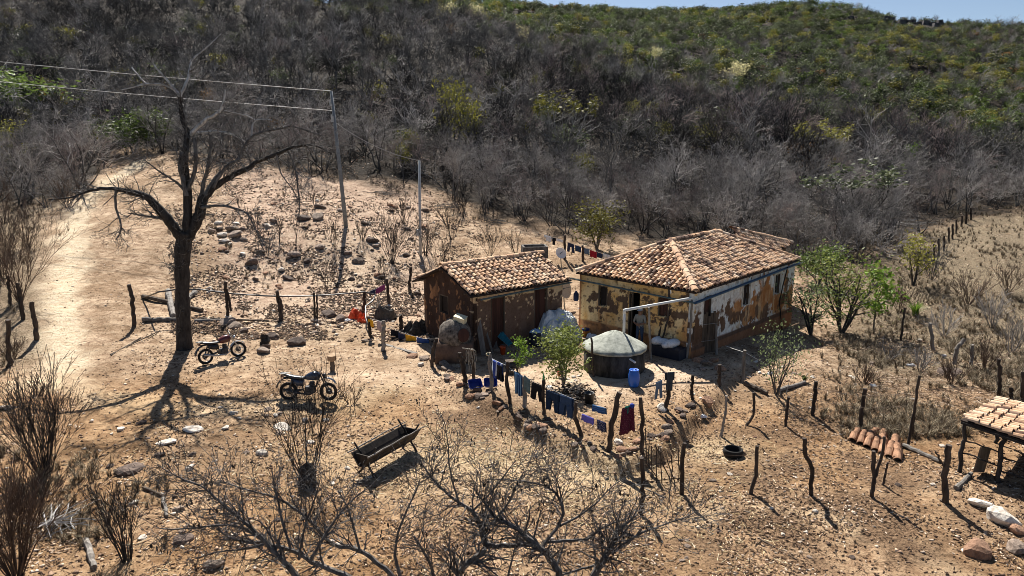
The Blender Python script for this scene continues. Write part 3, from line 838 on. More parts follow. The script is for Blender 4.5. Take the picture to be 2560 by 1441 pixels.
# ------------------------------------------------------------------ large house
nB = np.array([.688, .7257]); nB /= np.linalg.norm(nB); eB = np.array([-nB[1], nB[0]])
PB = np.array([7.07, 26.9]); WU, WV = 5.6, 9.7
PA = PB + eB * WU; PC = PB + nB * WV; PD = PA + nB * WV
ZT = 2.70
house = thing('large_house', 'large hip-roofed clay-tile farmhouse with peeling yellow front and flaking white side', 'house', (0, 0, 0))
def xy(u, v): return PB + eB * u + nB * v
# front wall, from A (left) to B (right)
dF = -eB; outF = -nB
def wf(px, py): return on_wall(px, py, PA, dF)
def hole(f, x0, y0, x1, y1):
    ua, za = f((x0), (y0)); ub, zb_ = f(x1, y1)
    return ua, ub, zb_, za
hw1 = hole(wf, 1496, 716, 1518, 768); hw1 = (hw1[0], hw1[1], wf(1507, 767)[1], wf(1507, 715)[1])
zfl = hz(*(xy(2.6, 0) - nB * .2)) 
hdr = (wf(1571, 780)[0], wf(1599, 780)[0], zfl + .05, wf(1585, 731)[1])
hw2 = (wf(1645, 760)[0], wf(1672, 760)[0], wf(1658, 793)[1], wf(1658, 741)[1])
def fb(lst): return [(wf(x, y)[0], wf(x, y)[1], rx, rz) for x, y, rx, rz in lst]
FRONT_BLOBS = fb([(1487, 742, .28, .26), (1473, 752, .15, .12), (1500, 772, .50, .16), (1528, 762, .22, .30), (1524, 742, .12, .28), (1548, 745, .36, .26), (1556, 727, .24, .18), (1563, 760, .22, .45), (1540, 775, .12, .25), (1560, 722, .18, .08), (1588, 728, .45, .10), (1602, 750, .10, .20), (1613, 743, .22, .08), (1622, 762, .14, .30), (1612, 778, .16, .22), (1628, 785, .35, .12), (1640, 806, .7, .10), (1655, 800, .55, .13), (1690, 788, .48, .24), (1712, 785, .42, .22), (1676, 776, .18, .25), (1718, 745, .16, .12), (1724, 765, .14, .40), (1705, 752, .06, .25), (1722, 722, .10, .35), (1500, 795, .1, .05), (1535, 800, .15, .05), (1730, 830, .15, .5)])
def paint_front(U, Z):
    zf = zfl
    yellow = lerp((.76, .47, .18), (.83, .62, .33), smooth(.35, .65, fbm(U * 1.3, Z * 1.3, 201, 3)))
    streak = smooth(.55, .75, fbm(U * 6, Z * .7, 202, 3)) * smooth(2.3, 1.0, Z - zf)
    yellow = lerp(yellow, (.58, .28, .11), np.clip(streak * .7, 0, 1))
    mud = lerp((.115, .075, .052), (.16, .105, .07), fbm(U * 4, Z * 4, 203, 3))
    pe = blobs(U, Z, [(q[0], q[1], q[2] * .82, q[3] * .82) for q in FRONT_BLOBS], 204, .2, 5.0)
    specks = smooth(.70, .74, fbm(U * 9, Z * 9, 205, 2)) * .8
    pe = np.clip(np.maximum(pe, specks), 0, 1)
    c = lerp(yellow, mud, pe)
    dado = lerp((.42, .20, .085), (.52, .29, .14), fbm(U * 3, Z * 2, 206, 4))
    dado = lerp(dado, (.22, .12, .07), smooth(.55, .7, fbm(U * 3, Z * 3, 207, 3)))
    topd = zf + .66 + .02 * (fbm(U * 3, U * 0, 208, 2) - .5)
    md = smooth(.012, -.012, Z - topd)
    c = lerp(c, dado, md)
    edge = smooth(.16, .05, U)                       # rusty corner pillar on the left
    c = lerp(c, (.30, .11, .045), edge * .8)
    return c, .014 * (1 - pe) + .03 * md
wall('wall', PA, PB, zfl - .5, ZT, [hw1, hdr, hw2], paint_front, house, outF).__setitem__('label', 'peeling yellow front wall')
# side wall, from B to C
dS = nB; outS = -eB
def ws(px, py): return on_wall(px, py, PB, dS)
sd = (ws(1758.5, 790)[0], ws(1777, 790)[0], ws(1767, 862)[1], ws(1767, 741)[1])
sw1 = (ws(1857.6, 730)[0], ws(1873.5, 730)[0], ws(1865, 763)[1], ws(1865, 710)[1])
sw2 = (ws(1937, 700)[0], ws(1950.5, 700)[0], ws(1943, 735)[1], ws(1943, 686)[1])
SIDE_BLOBS = [(ws(x, y)[0], ws(x, y)[1], rx, rz) for x, y, rx, rz in [(1748, 757, .14, .12), (1744, 762, .08, .2), (1782, 742, .1, .08), (1801, 743, .08, .1), (1738, 815, .35, .45), (1744, 850, .6, .6), (1795, 785, .36, .24), (1790, 800, .22, .5), (1806, 812, .2, .3), (1770, 830, .5, .5), (1822, 735, .12, .5), (1820, 770, .18, .4),
    (1838, 785, .7, .42), (1870, 790, .8, .55), (1905, 770, .9, .6), (1945, 760, .8, .5), (1975, 745, .5, .5), (1915, 735, .6, .55), (1840, 750, .3, .3), (1850, 765, .4, .3), (1905, 715, .30, .55), (1920, 700, .25, .35), (1965, 705, .22, .4), (1838, 725, .12, .22), (1925, 745, .6, .4), (1890, 755, .4, .3)]]
def paint_side(U, Z):
    white = lerp((.66, .66, .62), (.78, .78, .74), fbm(U * 1.5, Z * 1.5, 211, 3))
    dirt = smooth(.52, .72, fbm(U * 3.5, Z * 1.2, 219, 4)) * smooth(3.2, 4.4, U)
    white = lerp(white, (.55, .36, .20), dirt * .6)
    adobe = lerp((.38, .165, .06), (.52, .27, .115), smooth(.3, .7, fbm(U * 2.2, Z * 2.6, 212, 4)))
    darkm = lerp((.10, .062, .042), (.15, .095, .065), fbm(U * 5, Z * 5, 213, 2))
    dk = np.maximum(smooth(.5, .58, fbm(U * 1.9 + 7, Z * 2.2, 214, 4)), smooth(3.4, 3.0, U))
    ad = lerp(adobe, darkm, dk * .92)
    pe = blobs(U, Z, SIDE_BLOBS, 215, .26, 4.5)
    pe = pe * (1 - .85 * smooth(1.62, 1.9, Z + .5 * (fbm(U * 2, Z * 2, 226, 3) - .5)) * smooth(6.6, 5.6, U))
    pe = np.maximum(pe, smooth(.64, .67, fbm(U * 7, Z * 6, 216, 3)) * (.4 + .6 * smooth(3.2, 4.5, U)))
    run = smooth(.60, .66, fbm(U * 8, Z * .6, 217, 3)) * .85 * smooth(3.4, 4.0, U) * smooth(1.9, .8, Z)
    c = lerp(lerp(white, ad, pe), (.62, .44, .25), run * .8)
    # plinth: its top edge keeps level with the yard, its foot follows the falling ground
    zp = .45 - .012 * U
    pl = smooth(.012, -.012, Z - zp)
    plc = lerp((.20, .095, .05), (.30, .15, .085), fbm(U * 2, Z * 2, 218, 4))
    band = smooth(.0, -.02, Z - zp) * smooth(-.22, -.16, Z - zp)  # dark strip paints a shadow below the plinth's top edge
    plc = lerp(plc, (.10, .07, .055), band * .8)
    return lerp(c, plc, pl), .014 * (1 - pe) * (1 - pl) + .05 * pl
wall('wall', PB + outF * .014, PC, -1.3, ZT, [sd, sw1, sw2], paint_side, house, outS).__setitem__('label', 'flaking white and orange side wall')
def plain_paint(c1, c2, seed):
    def f(U, Z): return lerp(c1, c2, smooth(.35, .65, fbm(U * 2, Z * 2, seed, 4))), .01 * fbm(U * 3, Z * 3, seed + 1, 2)
    return f
wall('wall', PD, PA + nB * .0, -1.0, ZT, [], plain_paint((.30, .18, .09), (.55, .40, .22), 221), house, eB, .2)
wall('wall', PC, PD, -1.2, ZT, [], plain_paint((.30, .18, .09), (.55, .40, .22), 223), house, nB, .2)
# openings
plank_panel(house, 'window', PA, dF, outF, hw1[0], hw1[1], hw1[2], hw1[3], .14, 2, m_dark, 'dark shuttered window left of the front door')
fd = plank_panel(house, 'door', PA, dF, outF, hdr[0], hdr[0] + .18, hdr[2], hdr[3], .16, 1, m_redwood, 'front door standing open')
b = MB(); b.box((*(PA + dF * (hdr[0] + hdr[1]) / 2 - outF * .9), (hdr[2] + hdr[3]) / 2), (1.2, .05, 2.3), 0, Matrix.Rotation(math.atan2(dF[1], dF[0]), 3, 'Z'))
b.build('dark_room_panel', m_dark, house)  # near-black panel: darkness of the unlit room painted behind the open door
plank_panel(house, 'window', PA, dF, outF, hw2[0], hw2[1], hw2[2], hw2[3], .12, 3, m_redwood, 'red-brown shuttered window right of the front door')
plank_panel(house, 'door', PB, dS, outS, sd[0], sd[1], sd[2], sd[3], .12, 3, m_redwood, 'red-brown side door')
plank_panel(house, 'window', PB, dS, outS, sw1[0], sw1[1], sw1[2], sw1[3], .14, 2, m_dark)
plank_panel(house, 'window', PB, dS, outS, sw2[0], sw2[1], sw2[2], sw2[3], .14, 2, m_dark)
for h_ in (sw1, sw2):                                # pale window surrounds, a little proud of the wall
    b = MB()
    for (a_, c_, z0_, z1_) in ((h_[0] - .09, h_[0], h_[2], h_[3] + .1), (h_[1], h_[1] + .09, h_[2], h_[3] + .1), (h_[0], h_[1], h_[3], h_[3] + .1)):
        q = PB + dS * (a_ + c_) / 2 + outS * .012; b.box((q[0], q[1], (z0_ + z1_) / 2), (c_ - a_, .05, z1_ - z0_), 0, Matrix.Rotation(math.atan2(dS[1], dS[0]), 3, 'Z'))
    b.build('window_surround', mat('pale_surround', (.62, .57, .47), .9, vary=.4, scale=9), house)
# roof: hipped, eaves 0.32 out
OV = .13; RUN = WU / 2; ZR = 3.98; tanp = (ZR - ZT) / RUN; pang = math.atan(tanp); cp, sp_ = math.cos(pang), math.sin(pang)
ZE = ZT - OV * tanp + .04
def P3(u, v, z): q = xy(u, v); return np.array([q[0], q[1], z])
e1, e2, e3, e4 = P3(-OV, -OV, ZE), P3(WU + OV, -OV, ZE), P3(WU + OV, WV + OV, ZE), P3(-OV, WV + OV, ZE)
r1, r2 = P3(RUN, RUN, ZR + .04), P3(RUN, WV - RUN, ZR + .04)
rb = MB()
for pl_ in ([e1, r1, e2][::-1], [e1, e4, r2, r1], [e2, r1, r2, e3], [e3, r2, e4]): slab(rb, pl_)
roof = rb.build('roof', m_slab, house)
up3 = lambda h2: np.array([h2[0] * cp, h2[1] * cp, sp_])
tl = []
LF = WU + 2 * OV; LS = WV + 2 * OV; SL = (RUN + OV) / cp
tl += tile_plane(e2, np.append(-eB, 0), up3(nB), lambda a_, s_: s_ < SL - .02 and s_ * cp < a_ - .02 and a_ < LF - s_ * cp - .02, LF, SL, seed=1)
tl += tile_plane(e1, np.append(nB, 0), up3(eB), lambda a_, s_: s_ < SL - .02 and s_ * cp < a_ - .02 and a_ < LS - s_ * cp - .02, LS, SL, seed=2)
hid = tile_plane(e4, np.append(eB, 0), up3(-nB), lambda a_, s_: s_ < SL - .02 and s_ * cp < a_ and a_ < LF - s_ * cp, LF, SL, seed=3)
hid += tile_plane(e3, np.append(-nB, 0), up3(-eB), lambda a_, s_: s_ < SL - .02 and s_ * cp < a_ and a_ < LS - s_ * cp, LS, SL, seed=4)
tl += ridge_line(e1, r1) + ridge_line(e2, r1) + ridge_line(r1, r2) + ridge_line(e4, r2)
lay_tiles(tl + [(t[0], t[1], 1e9) for t in hid], roof)
# lower roof of the rear wing
V1, P2, P3_, V2 = AT(1842, 608, 34.9), AT(1834, 575, 35.9), AT(1978, 609, 39.2), AT(1946, 628, 37.2)
wing = MB(); slab(wing, [np.array(V1) , np.array(V2), np.array(P3_), np.array(P2)])
for (p, q) in ((V2, P3_), (P3_, P2)):
    cen_ = (np.array(V1) + np.array(P2) + np.array(P3_) + np.array(V2)) / 4
    p = np.array(p); q = np.array(q); lo_ = np.array([0, 0, -3.6]); p = p + (cen_ - p) * .18 - [0, 0, .12]; q = q + (cen_ - q) * .18 - [0, 0, .12]
    wing.add([p - [0, 0, .07], q - [0, 0, .07], q + lo_, p + lo_], [(0, 1, 2, 3), (3, 2, 1, 0)], 1)
wroof = wing.build('rear_wing', [m_slab, m_mud], house)
av = np.array(V2 - V1); Lw = np.linalg.norm(av); av /= Lw
sv = np.array(P2 - V1); sv -= av * (sv @ av); Ls = np.linalg.norm(sv); sv /= Ls
bq = np.array(P3_ - V1); qa, qs = bq @ av, bq @ sv; pa, ps_ = np.array(P2 - V1) @ av, Ls
def in_wing(a_, s_):
    def side(p, q): return (q[0] - p[0]) * (s_ - p[1]) - (q[1] - p[1]) * (a_ - p[0]) > 0
    return side((0, 0), (Lw, 0)) and side((Lw, 0), (qa, qs)) and side((qa, qs), (pa, ps_)) and side((pa, ps_), (0, 0))
lay_tiles(tile_plane(np.array(V1), av, sv, in_wing, max(Lw, qa) + .3, max(Ls, qs) + .3, seed=6) + ridge_line(P3_, P2), wroof)
# gutters
g = MB(); half_gutter(g, (*(PA + outF * .12 + eB * .55), ZT - .30), (*(PB + outF * .12 - eB * .1), ZT - .42), .06)
go_ = g.build('gutter', m_gutter_teal, house); go_['label'] = 'teal gutter along the yellow front'
g = MB(); half_gutter(g, (*(PB + outS * .13 - nB * .12), ZT - .42), (*(PC + outS * .13 + nB * .45), ZT - .16), .075)
go_ = g.build('gutter', m_gutter, house); go_['label'] = 'blue gutter along the side wall'
for k in range(5):                                   # rafters ends under the side eave
    b = MB(); v_ = .4 + k * 2.1; b.bar(P3(.1, v_, ZT - .02), P3(-OV + .03, v_, ZE - .09), .05, .06); b.build('rafter', m_wood, house)
b = MB(); pts_ = [P3(-.10, ws(1962, 690)[0], ws(1962, 668)[1]), P3(-.16, ws(1950, 700)[0], 1.7), P3(-.10, ws(1945, 735)[0], .9), P3(-.12, ws(1952, 790)[0], -.6)]
b.tube(pts_, .028, 6); b.build('downpipe', m_black, house)

# ------------------------------------------------------------------ small house
nE = np.array([.79, .614]); nE /= np.linalg.norm(nE); eE = np.array([-nE[1], nE[0]])
PE = np.array([-1.55, 27.4]); SW, SV = 3.75, 4.75
PF = PE + nE * SV; PG = PE + eE * SW; PH = PG + nE * SV
hut = thing('small_house', 'small gabled clay-tile house with bare brown mud walls and two dark doors', 'house')
def gx(u, v): return PE + eE * u + nE * v
zh = min(hz(*PE), hz(*PG)) - .4
def wsf(px, py): return on_wall(px, py, PE, nE)
zhf = hz(*(gx(0, 2) - eE * .2)) + .03
d1 = (wsf(1227.5, 790)[0], wsf(1263, 790)[0], zhf, wsf(1245, 743)[1])
d2 = (wsf(1335, 770)[0], wsf(1369, 770)[0], zhf, wsf(1352, 716)[1])
ZH = 2.52
def paint_hut_front(U, Z):
    mud = lerp((.13, .082, .06), (.20, .13, .095), fbm(U * 2.5, Z * 2.5, 231, 4))
    cream = lerp((.68, .47, .27), (.76, .58, .38), fbm(U * 2, Z * 2, 232, 3))
    edge = 2.12 + .30 * (fbm(U * 1.3, U * 0 + 3, 233, 3) - .5) + .25 * (fbm(U * 4.2, Z * 4.2, 234, 4) - .5) 
    edge = edge - .10 * smooth(.9, .2, U) + .08 - .25 * smooth(3.9, 4.6, U)
    m = smooth(-.012, .012, Z - edge)
    fl = smooth(.72, .74, fbm(U * 7.5, Z * 7.5, 235, 3)) * smooth(.5, 1.3, Z) + smooth(.60, .63, fbm(U * 7, Z * 7, 237, 3)) * smooth(1.45, 1.75, Z) * smooth(1.0, 1.3, U)
    fl = np.clip(fl, 0, 1)
    m = np.clip(np.maximum(m * (1 - smooth(.64, .67, fbm(U * 6, Z * 6, 236, 3))), fl), 0, 1)
    return lerp(mud, cream, m), .014 * m
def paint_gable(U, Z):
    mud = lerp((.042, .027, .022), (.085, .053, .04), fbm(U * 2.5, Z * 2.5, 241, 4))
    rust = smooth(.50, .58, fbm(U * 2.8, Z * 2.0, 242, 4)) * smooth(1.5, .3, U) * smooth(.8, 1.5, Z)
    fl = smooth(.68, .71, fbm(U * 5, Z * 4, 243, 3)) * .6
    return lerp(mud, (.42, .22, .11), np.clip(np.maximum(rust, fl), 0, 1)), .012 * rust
wall('wall', PE, PF, zh, ZH, [d1, d2], paint_hut_front, hut, -eE).__setitem__('label', 'brown mud front wall with a ragged cream band on top')
ZA = 3.28
def gable_top(U): return ZH + (ZA - ZH) * (1 - np.abs(U - SW / 2) / (SW / 2))
gd = -eE
def wg(px, py): return on_wall(px, py, PG, gd)
gw = (wg(1098, 760)[0], wg(1120.5, 760)[0], wg(1109, 783)[1], wg(1109, 738)[1])
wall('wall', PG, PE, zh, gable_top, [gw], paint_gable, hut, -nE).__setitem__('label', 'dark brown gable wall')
wall('wall', PH, PG, zh, ZH, [], plain_paint((.12, .08, .06), (.2, .13, .09), 251), hut, eE, .2)
wall('wall', PF, PH, zh, gable_top, [], plain_paint((.12, .08, .06), (.2, .13, .09), 253), hut, nE, .2)
plank_panel(hut, 'door', PE, nE, -eE, d1[0], d1[1], d1[2], d1[3], .1, 4, m_redwood)
plank_panel(hut, 'door', PE, nE, -eE, d2[0], d2[1], d2[2], d2[3], .12, 4, m_redwood)
plank_panel(hut, 'window', PG, gd, -nE, gw[0], gw[1], gw[2], gw[3], .14, 2, m_dark)
hp = math.atan((ZA - ZH) / (SW / 2)); hc, hs_ = math.cos(hp), math.sin(hp); OF, OB, OG = .26, .55, .30
zfE = ZH - OF * math.tan(hp) + .03; zbE = ZH - OB * math.tan(hp) + .03
def G3(u, v, z): q = gx(u, v); return np.array([q[0], q[1], z])
hb = MB()
slab(hb, [G3(-OF, -OG, zfE), G3(-OF, SV + OG, zfE), G3(SW / 2, SV + OG, ZA + .03), G3(SW / 2, -OG, ZA + .03)])
slab(hb, [G3(SW / 2, -OG, ZA + .03), G3(SW / 2, SV + OG, ZA + .03), G3(SW + OB, SV + OG, zbE), G3(SW + OB, -OG, zbE)])
hroof = hb.build('roof', m_slab, hut)
Lh = SV + 2 * OG; Sf = (SW / 2 + OF) / hc; Sb = (SW / 2 + OB) / hc
tl = tile_plane(G3(-OF, -OG, zfE), np.append(nE, 0), np.array([eE[0] * hc, eE[1] * hc, hs_]), lambda a_, s_: s_ < Sf and a_ < Lh - .02, Lh, Sf, seed=11)
tb = tile_plane(G3(SW + OB, SV + OG, zbE), np.append(-nE, 0), np.array([-eE[0] * hc, -eE[1] * hc, hs_]), lambda a_, s_: s_ < Sb and a_ < Lh - .02, Lh, Sb, seed=12)
tl += ridge_line(G3(SW / 2, -OG, ZA + .02), G3(SW / 2, SV + OG, ZA + .02))
lay_tiles(tl + [(t[0], t[1], 1e9) for t in tb], hroof)
g = MB(); half_gutter(g, (*(PE - eE * .34 + nE * .15), ZH - .22), (*(PF - eE * .20 + nE * .35), ZH - .18), .06)
g.build('gutter', m_gutter_teal, hut)
for u_ in (.1, SW / 2, SW - .1):
    b = MB(); z_ = ZH + (ZA - ZH) * (1 - abs(u_ - SW / 2) / (SW / 2)) - .07
    b.tube([G3(u_, -OG - .05, z_), G3(u_, .3, z_)], .045, 6); b.build('purlin', m_wood, hut)

# ------------------------------------------------------------------ open shed at the right edge
shed = thing('open_shed', 'low open animal shed with a clay-tile roof on crooked dark posts', 'shed')
f1 = GP(2405, 1178); f2 = GP(2494, 1092)
q1 = np.array([f1[0], f1[1], f1[2] + 1.32]); q2 = np.array([f2[0], f2[1], f2[2] + 1.32])
# roof corners read on the slope: the high edge runs q1-q2, the roof falls towards the right
q1 = np.array(AT(2402, 1050, f1[1])); q2 = np.array(AT(2489, 996, f2[1] - .1))
ed = q2 - q1; ed2 = np.array([ed[0], ed[1]]); W2 = np.linalg.norm(ed2); ed2 /= W2
dn = np.array([ed2[1], -ed2[0]])
LD = 3.6; DR = .085
dn3 = np.array([dn[0], dn[1], -DR]); dn3 /= np.linalg.norm(dn3)
sb = MB(); slab(sb, [q1, q1 + dn3 * LD, q2 + dn3 * LD, q2], .05)
sroof = sb.build('roof', m_slab, shed)
edn = ed / np.linalg.norm(ed)
lay_tiles(tile_plane(q1 + dn3 * LD, edn, -dn3, lambda a_, s_: s_ < LD - .02 and a_ < np.linalg.norm(ed) - .02, np.linalg.norm(ed), LD, pitch=.2, rowp=.27, seed=21), sroof)
def crooked(pts, r0, r1, k=7, seed=0, n=6, amp=.02):
    """a crooked stick through the given points"""
    rr = np.random.default_rng(seed); P = np.array(pts, float)
    t = np.linspace(0, len(P) - 1, n * (len(P) - 1) + 1)
    Q = np.stack([np.interp(t, np.arange(len(P)), P[:, i]) for i in range(3)], 1)
    Q[1:-1] += rr.normal(0, amp, Q[1:-1].shape)
    rad = np.linspace(r0, r1, len(Q)) * rr.uniform(.88, 1.12, len(Q))
    mb = MB(); mb.tube(Q, rad, k); return mb
for i, (a_, s_, r_) in enumerate([(.06, .1, .055), (.06, 1.0, .06), (.06, 2.0, .04), (.06, 3.3, .06), (W2 - .1, .2, .05), (W2 - .1, 1.8, .05), (W2 - .1, 3.3, .05)]):
    t_ = q1 + edn * a_ + dn3 * s_ - np.array([0, 0, .06]); gz = hz(t_[0], t_[1])
    crooked([(t_[0] + .05 * math.sin(i), t_[1] - .05, gz - .15), (t_[0] + .03, t_[1], (gz + t_[2]) / 2), tuple(t_)], r_ * 1.1, r_ * .9, seed=i).build('post', m_dark_bark, shed, True)
for s0, hh in ((0.1, .55), (0.1, .95), (1.0, .35), (1.0, .75)):
    A_ = q1 + dn3 * s0 + edn * .06; B_ = q1 + dn3 * (s0 + 1.0) + edn * .06
    za_ = hz(A_[0], A_[1]) + hh; zb_ = hz(B_[0], B_[1]) + hh * .9
    crooked([(A_[0], A_[1], za_), (B_[0], B_[1], zb_)], .025, .02, 5, seed=int(s0 * 10 + hh * 100)).build('rail', m_dark_bark, shed, True)
b = MB(); b.bar(q1 + dn3 * .02 + [0, 0, -.07], q1 + dn3 * LD + [0, 0, -.07], .07, .06); b.build('beam', m_dark_bark, shed)
b = MB(); b.bar(q2 + dn3 * .02 + [0, 0, -.07], q2 + dn3 * LD + [0, 0, -.07], .07, .06); b.build('beam', m_dark_bark, shed)
b = MB(); pz = q1 + dn3 * .55 + edn * .35; gz = hz(pz[0], pz[1]); b.box((pz[0], pz[1], gz + .42), (.55, .03, .7), 0, Matrix.Rotation(.5, 3, 'Z') @ Matrix.Rotation(.25, 3, 'Y')); b.build('board', m_wood, shed)
# ------------------------------------------------------------------ individual trees and bushes of the scrub
LV = {}
def leafy(key, *a, **k):
    if key not in LV: LV[key] = leafy_variant(*a, **k)
    return LV[key]
def plant(key, name, label, px, py, hpx, cat='tree', group=None, rz=None, sx=1.0, Y=None, args=None):
    """a leafy plant whose foot is seen at (px, py) and which stands hpx picture rows tall"""
    p = GP(px, py) if Y is None else Vector((AT(px, py, Y).x, Y, 0))
    if Y is not None: p.z = hz(p.x, p.y)
    tr, cr = LV[key]; h0 = args or HT[key]
    s = hpx / PXM(p) / .96 / h0
    r = thing(name, label, cat, (p.x, p.y, p.z - .03), rng.uniform(0, 6.28) if rz is None else rz, group)
    r.scale = (s * sx, s * sx, s)
    link('trunk', tr, r); link('crown', cr, r)
    return r
HT = dict(olive=3.0, dull=3.2, bright=2.6, flat=3.2, cream=3.4, rust=2.4, garden=2.2, wispy=3.0, pale=2.4)
m_leaf_garden = leaf_mat('fresh_green_leaves', (.20, .23, .055), (.075, .10, .025), .1)
leafy('olive', 601, 3.0, 1.1, m_leaf_olive, 620, .10, 3, 9)
leafy('dull', 602, 3.2, 1.2, m_leaf_dull, 900, .10, 3, 12, low=.25)
leafy('dense', 610, 3.0, 1.3, m_leaf, 1700, .12, 3, 16, low=.2, spread=.3); HT['dense'] = 3.0
leafy('olive2', 611, 3.0, 1.15, m_leaf_olive, 1500, .09, 4, 14, low=.2, spread=.3); HT['olive2'] = 3.0
leafy('bright', 603, 2.6, .7, m_leaf_bright, 420, .11, 1, 8, low=.4)
leafy('wispy', 605, 3.0, 1.1, m_leaf_garden, 1500, .065, 7, 12, low=.3, spread=.34)
leafy('cream', 606, 3.4, 1.5, m_leaf_cream, 900, .11, 2, 9, low=.55, spread=.2)
leafy('rust', 607, 2.4, .9, m_leaf_rust, 420, .10, 3, 8)
leafy('garden', 608, 2.2, .8, m_leaf_garden, 2600, .06, 3, 18, low=.25, spread=.26)
leafy('pale', 609, 2.4, 1.0, leaf_mat('pale_glossy_leaves', (.20, .24, .11), (.08, .11, .04)), 700, .07, 4, 12, low=.2)
def flat_crown(seed, m_):                     # wide umbrella crown on pale limbs
    rr = np.random.default_rng(seed); g = Grow(seed); tips = []
    for k in range(6):
        an = 2 * math.pi * k / 6 + g.r.random(); g.branch((0, 0, -.1), (math.cos(an) * .8, math.sin(an) * .8, 1), 3.1, .05, 0, 2, (6, 5), .14, .05, 5, .45, (.3, .9), .25)
    tr = MB(); cr = MB()
    for lvl, p_, r_ in g.seg: tr.tube(p_, np.maximum(r_, .008), 4 if lvl == 0 else 3, cap=False)
    tips = np.array([p_[-1] for lvl, p_, r_ in g.seg if lvl >= 1]); hi = tips[tips[:, 2] > np.quantile(tips[:, 2], .62)]
    leaf_cloud(cr, hi, 620, .11, rr, .14)
    return tr.mesh('flat%d_trunk' % seed, m_pale_branch if seed == 611 else m_bark), cr.mesh('flat%d_crown' % seed, m_)
LV['flat'] = flat_crown(611, m_leaf_olive); LV['umbrella'] = flat_crown(612, m_leaf_dull); HT['umbrella'] = 3.2
for a_ in [
  ('dense', 'green_tree', 'large dark green tree in the scrub at the left edge below the wires', 50, 305, 120, 1.5),
  ('dense', 'green_bush', 'dense green bush casting a dark shadow on the bend of the sandy track', 335, 384, 100, 1.2),
  ('olive', 'yellow_bush', 'yellow-tipped bush in the grey scrub at the far left edge', 18, 400, 90, .9),
  ('flat', 'flat_crowned_tree', 'pale-limbed tree with a flat yellow-green crown above the washing line', 1395, 385, 125, 1.1),
  ('olive', 'yellow_green_tree', 'slender yellow-green tree standing above the second utility pole', 1135, 385, 165, .55),
  ('olive', 'yellow_green_tree', 'yellow-green tree with a bright sprig left of the flat-crowned tree', 1180, 390, 120, .7),
  ('dull', 'dark_bush', 'small round dark bush by the bare gap in the scrub', 1440, 362, 38, .9),
  ('olive2', 'olive_tree', 'dense olive-green tree behind the washing line and large house', 1492, 622, 112, 1.05),
  ('umbrella', 'umbrella_tree', 'wide umbrella-crowned green tree in the scrub behind the house at right', 2135, 570, 135, 1.35),
  ('dense', 'dark_green_bush', 'very dark green bush behind the far corner of the large house', 2045, 715, 95, 1.0),
  ('wispy', 'green_shrub', 'tall many-stemmed wispy green shrub right of the large house', 2103, 832, 185, 1.05),
  ('bright', 'bright_green_tree', 'slim tree with vivid lime-green leaves beside the wispy shrub', 2184, 832, 165, .8),
  ('pale', 'leafy_shrub', 'pale glossy-leaved shrub against the far corner of the house', 2028, 838, 140, 1.0),
  ('olive', 'feathery_bush', 'feathery yellow-green bush on the slope above the fern clump', 2282, 715, 115, .95),
  ('pale', 'garden_shrub', 'young pale-leaved shrub in the house shadow beside a dead sapling', 1940, 985, 165, .6),
  ('bright', 'lime_bush', 'small lime-green bush in the scrub high above the house end', 2268, 425, 60, .8),
  ('rust', 'olive_bush', 'brownish yellow bush beside pale branches above the large house roof', 1990, 430, 70, .9),
  ('flat', 'sparse_tree', 'dark-limbed tree with few lime leaf tufts above the large house', 2045, 425, 100, 1.1)]:
    plant(a_[0], a_[1], a_[2], a_[3], a_[4], a_[5], 'bush' if 'bush' in a_[1] or 'shrub' in a_[1] else 'tree', sx=a_[6])
for (px, py, hp_, sx_, lab) in [(1845, 212, 48, 1.7, 'wide cream-blossomed tree on the crest above the brown scrub'), (1118, 62, 46, 1.4, 'cream-blossomed tree near the skyline, leftmost of the pale pair'),
                                (1190, 62, 42, 1.5, 'cream-blossomed tree near the skyline, right one of the pale pair'), (1300, 110, 40, 1.0, 'small cream-blossomed tree below the pale pair near the skyline'), (1640, 160, 36, 1.2, 'thin cream-blossomed tree at the foot of the green hillside')]:
    plant('cream', 'blossoming_tree', lab, px, py, hp_, 'tree', 'cream-blossomed trees in the scrub', sx=sx_)
rr_ = np.random.default_rng(33)
for k in range(46):
    px = rr_.uniform(20, 2520); py = rr_.uniform(70, 470)
    e = np.interp(px, EDGE_COL, EDGE_ROW)
    top = np.interp(px, [0, 1000, 1450, 1700, 2000, 2300, 2560], [10, 20, 160, 240, 300, 370, 450])
    if py > e - 40 or py < top + 10: continue
    key = ['olive', 'dull', 'rust', 'olive', 'dull', 'olive'][k % 6]
    plant(key, {'olive': 'yellow_green_bush', 'dull': 'dull_green_bush', 'rust': 'rusty_bush'}[key],
          {'olive': 'small yellow-green bush scattered among the leafless grey scrub', 'dull': 'small dull green bush scattered among the leafless grey scrub', 'rust': 'small rusty orange bush scattered among the leafless grey scrub'}[key],
          px, py, rr_.uniform(45, 80) * np.clip(py / 300, .5, 1.1), 'bush', 'coloured bushes in the grey scrub', sx=rr_.uniform(.7, 1.1))
# garden plants in the yard
plant('garden', 'green_bush', 'fresh green bush standing before the round water tank', 1408, 962, 140, 'bush', sx=1.1)
plant('bright', 'sapling', 'thin-stemmed young green sapling in front of the small house', 1300, 938, 95, 'tree', sx=.8)
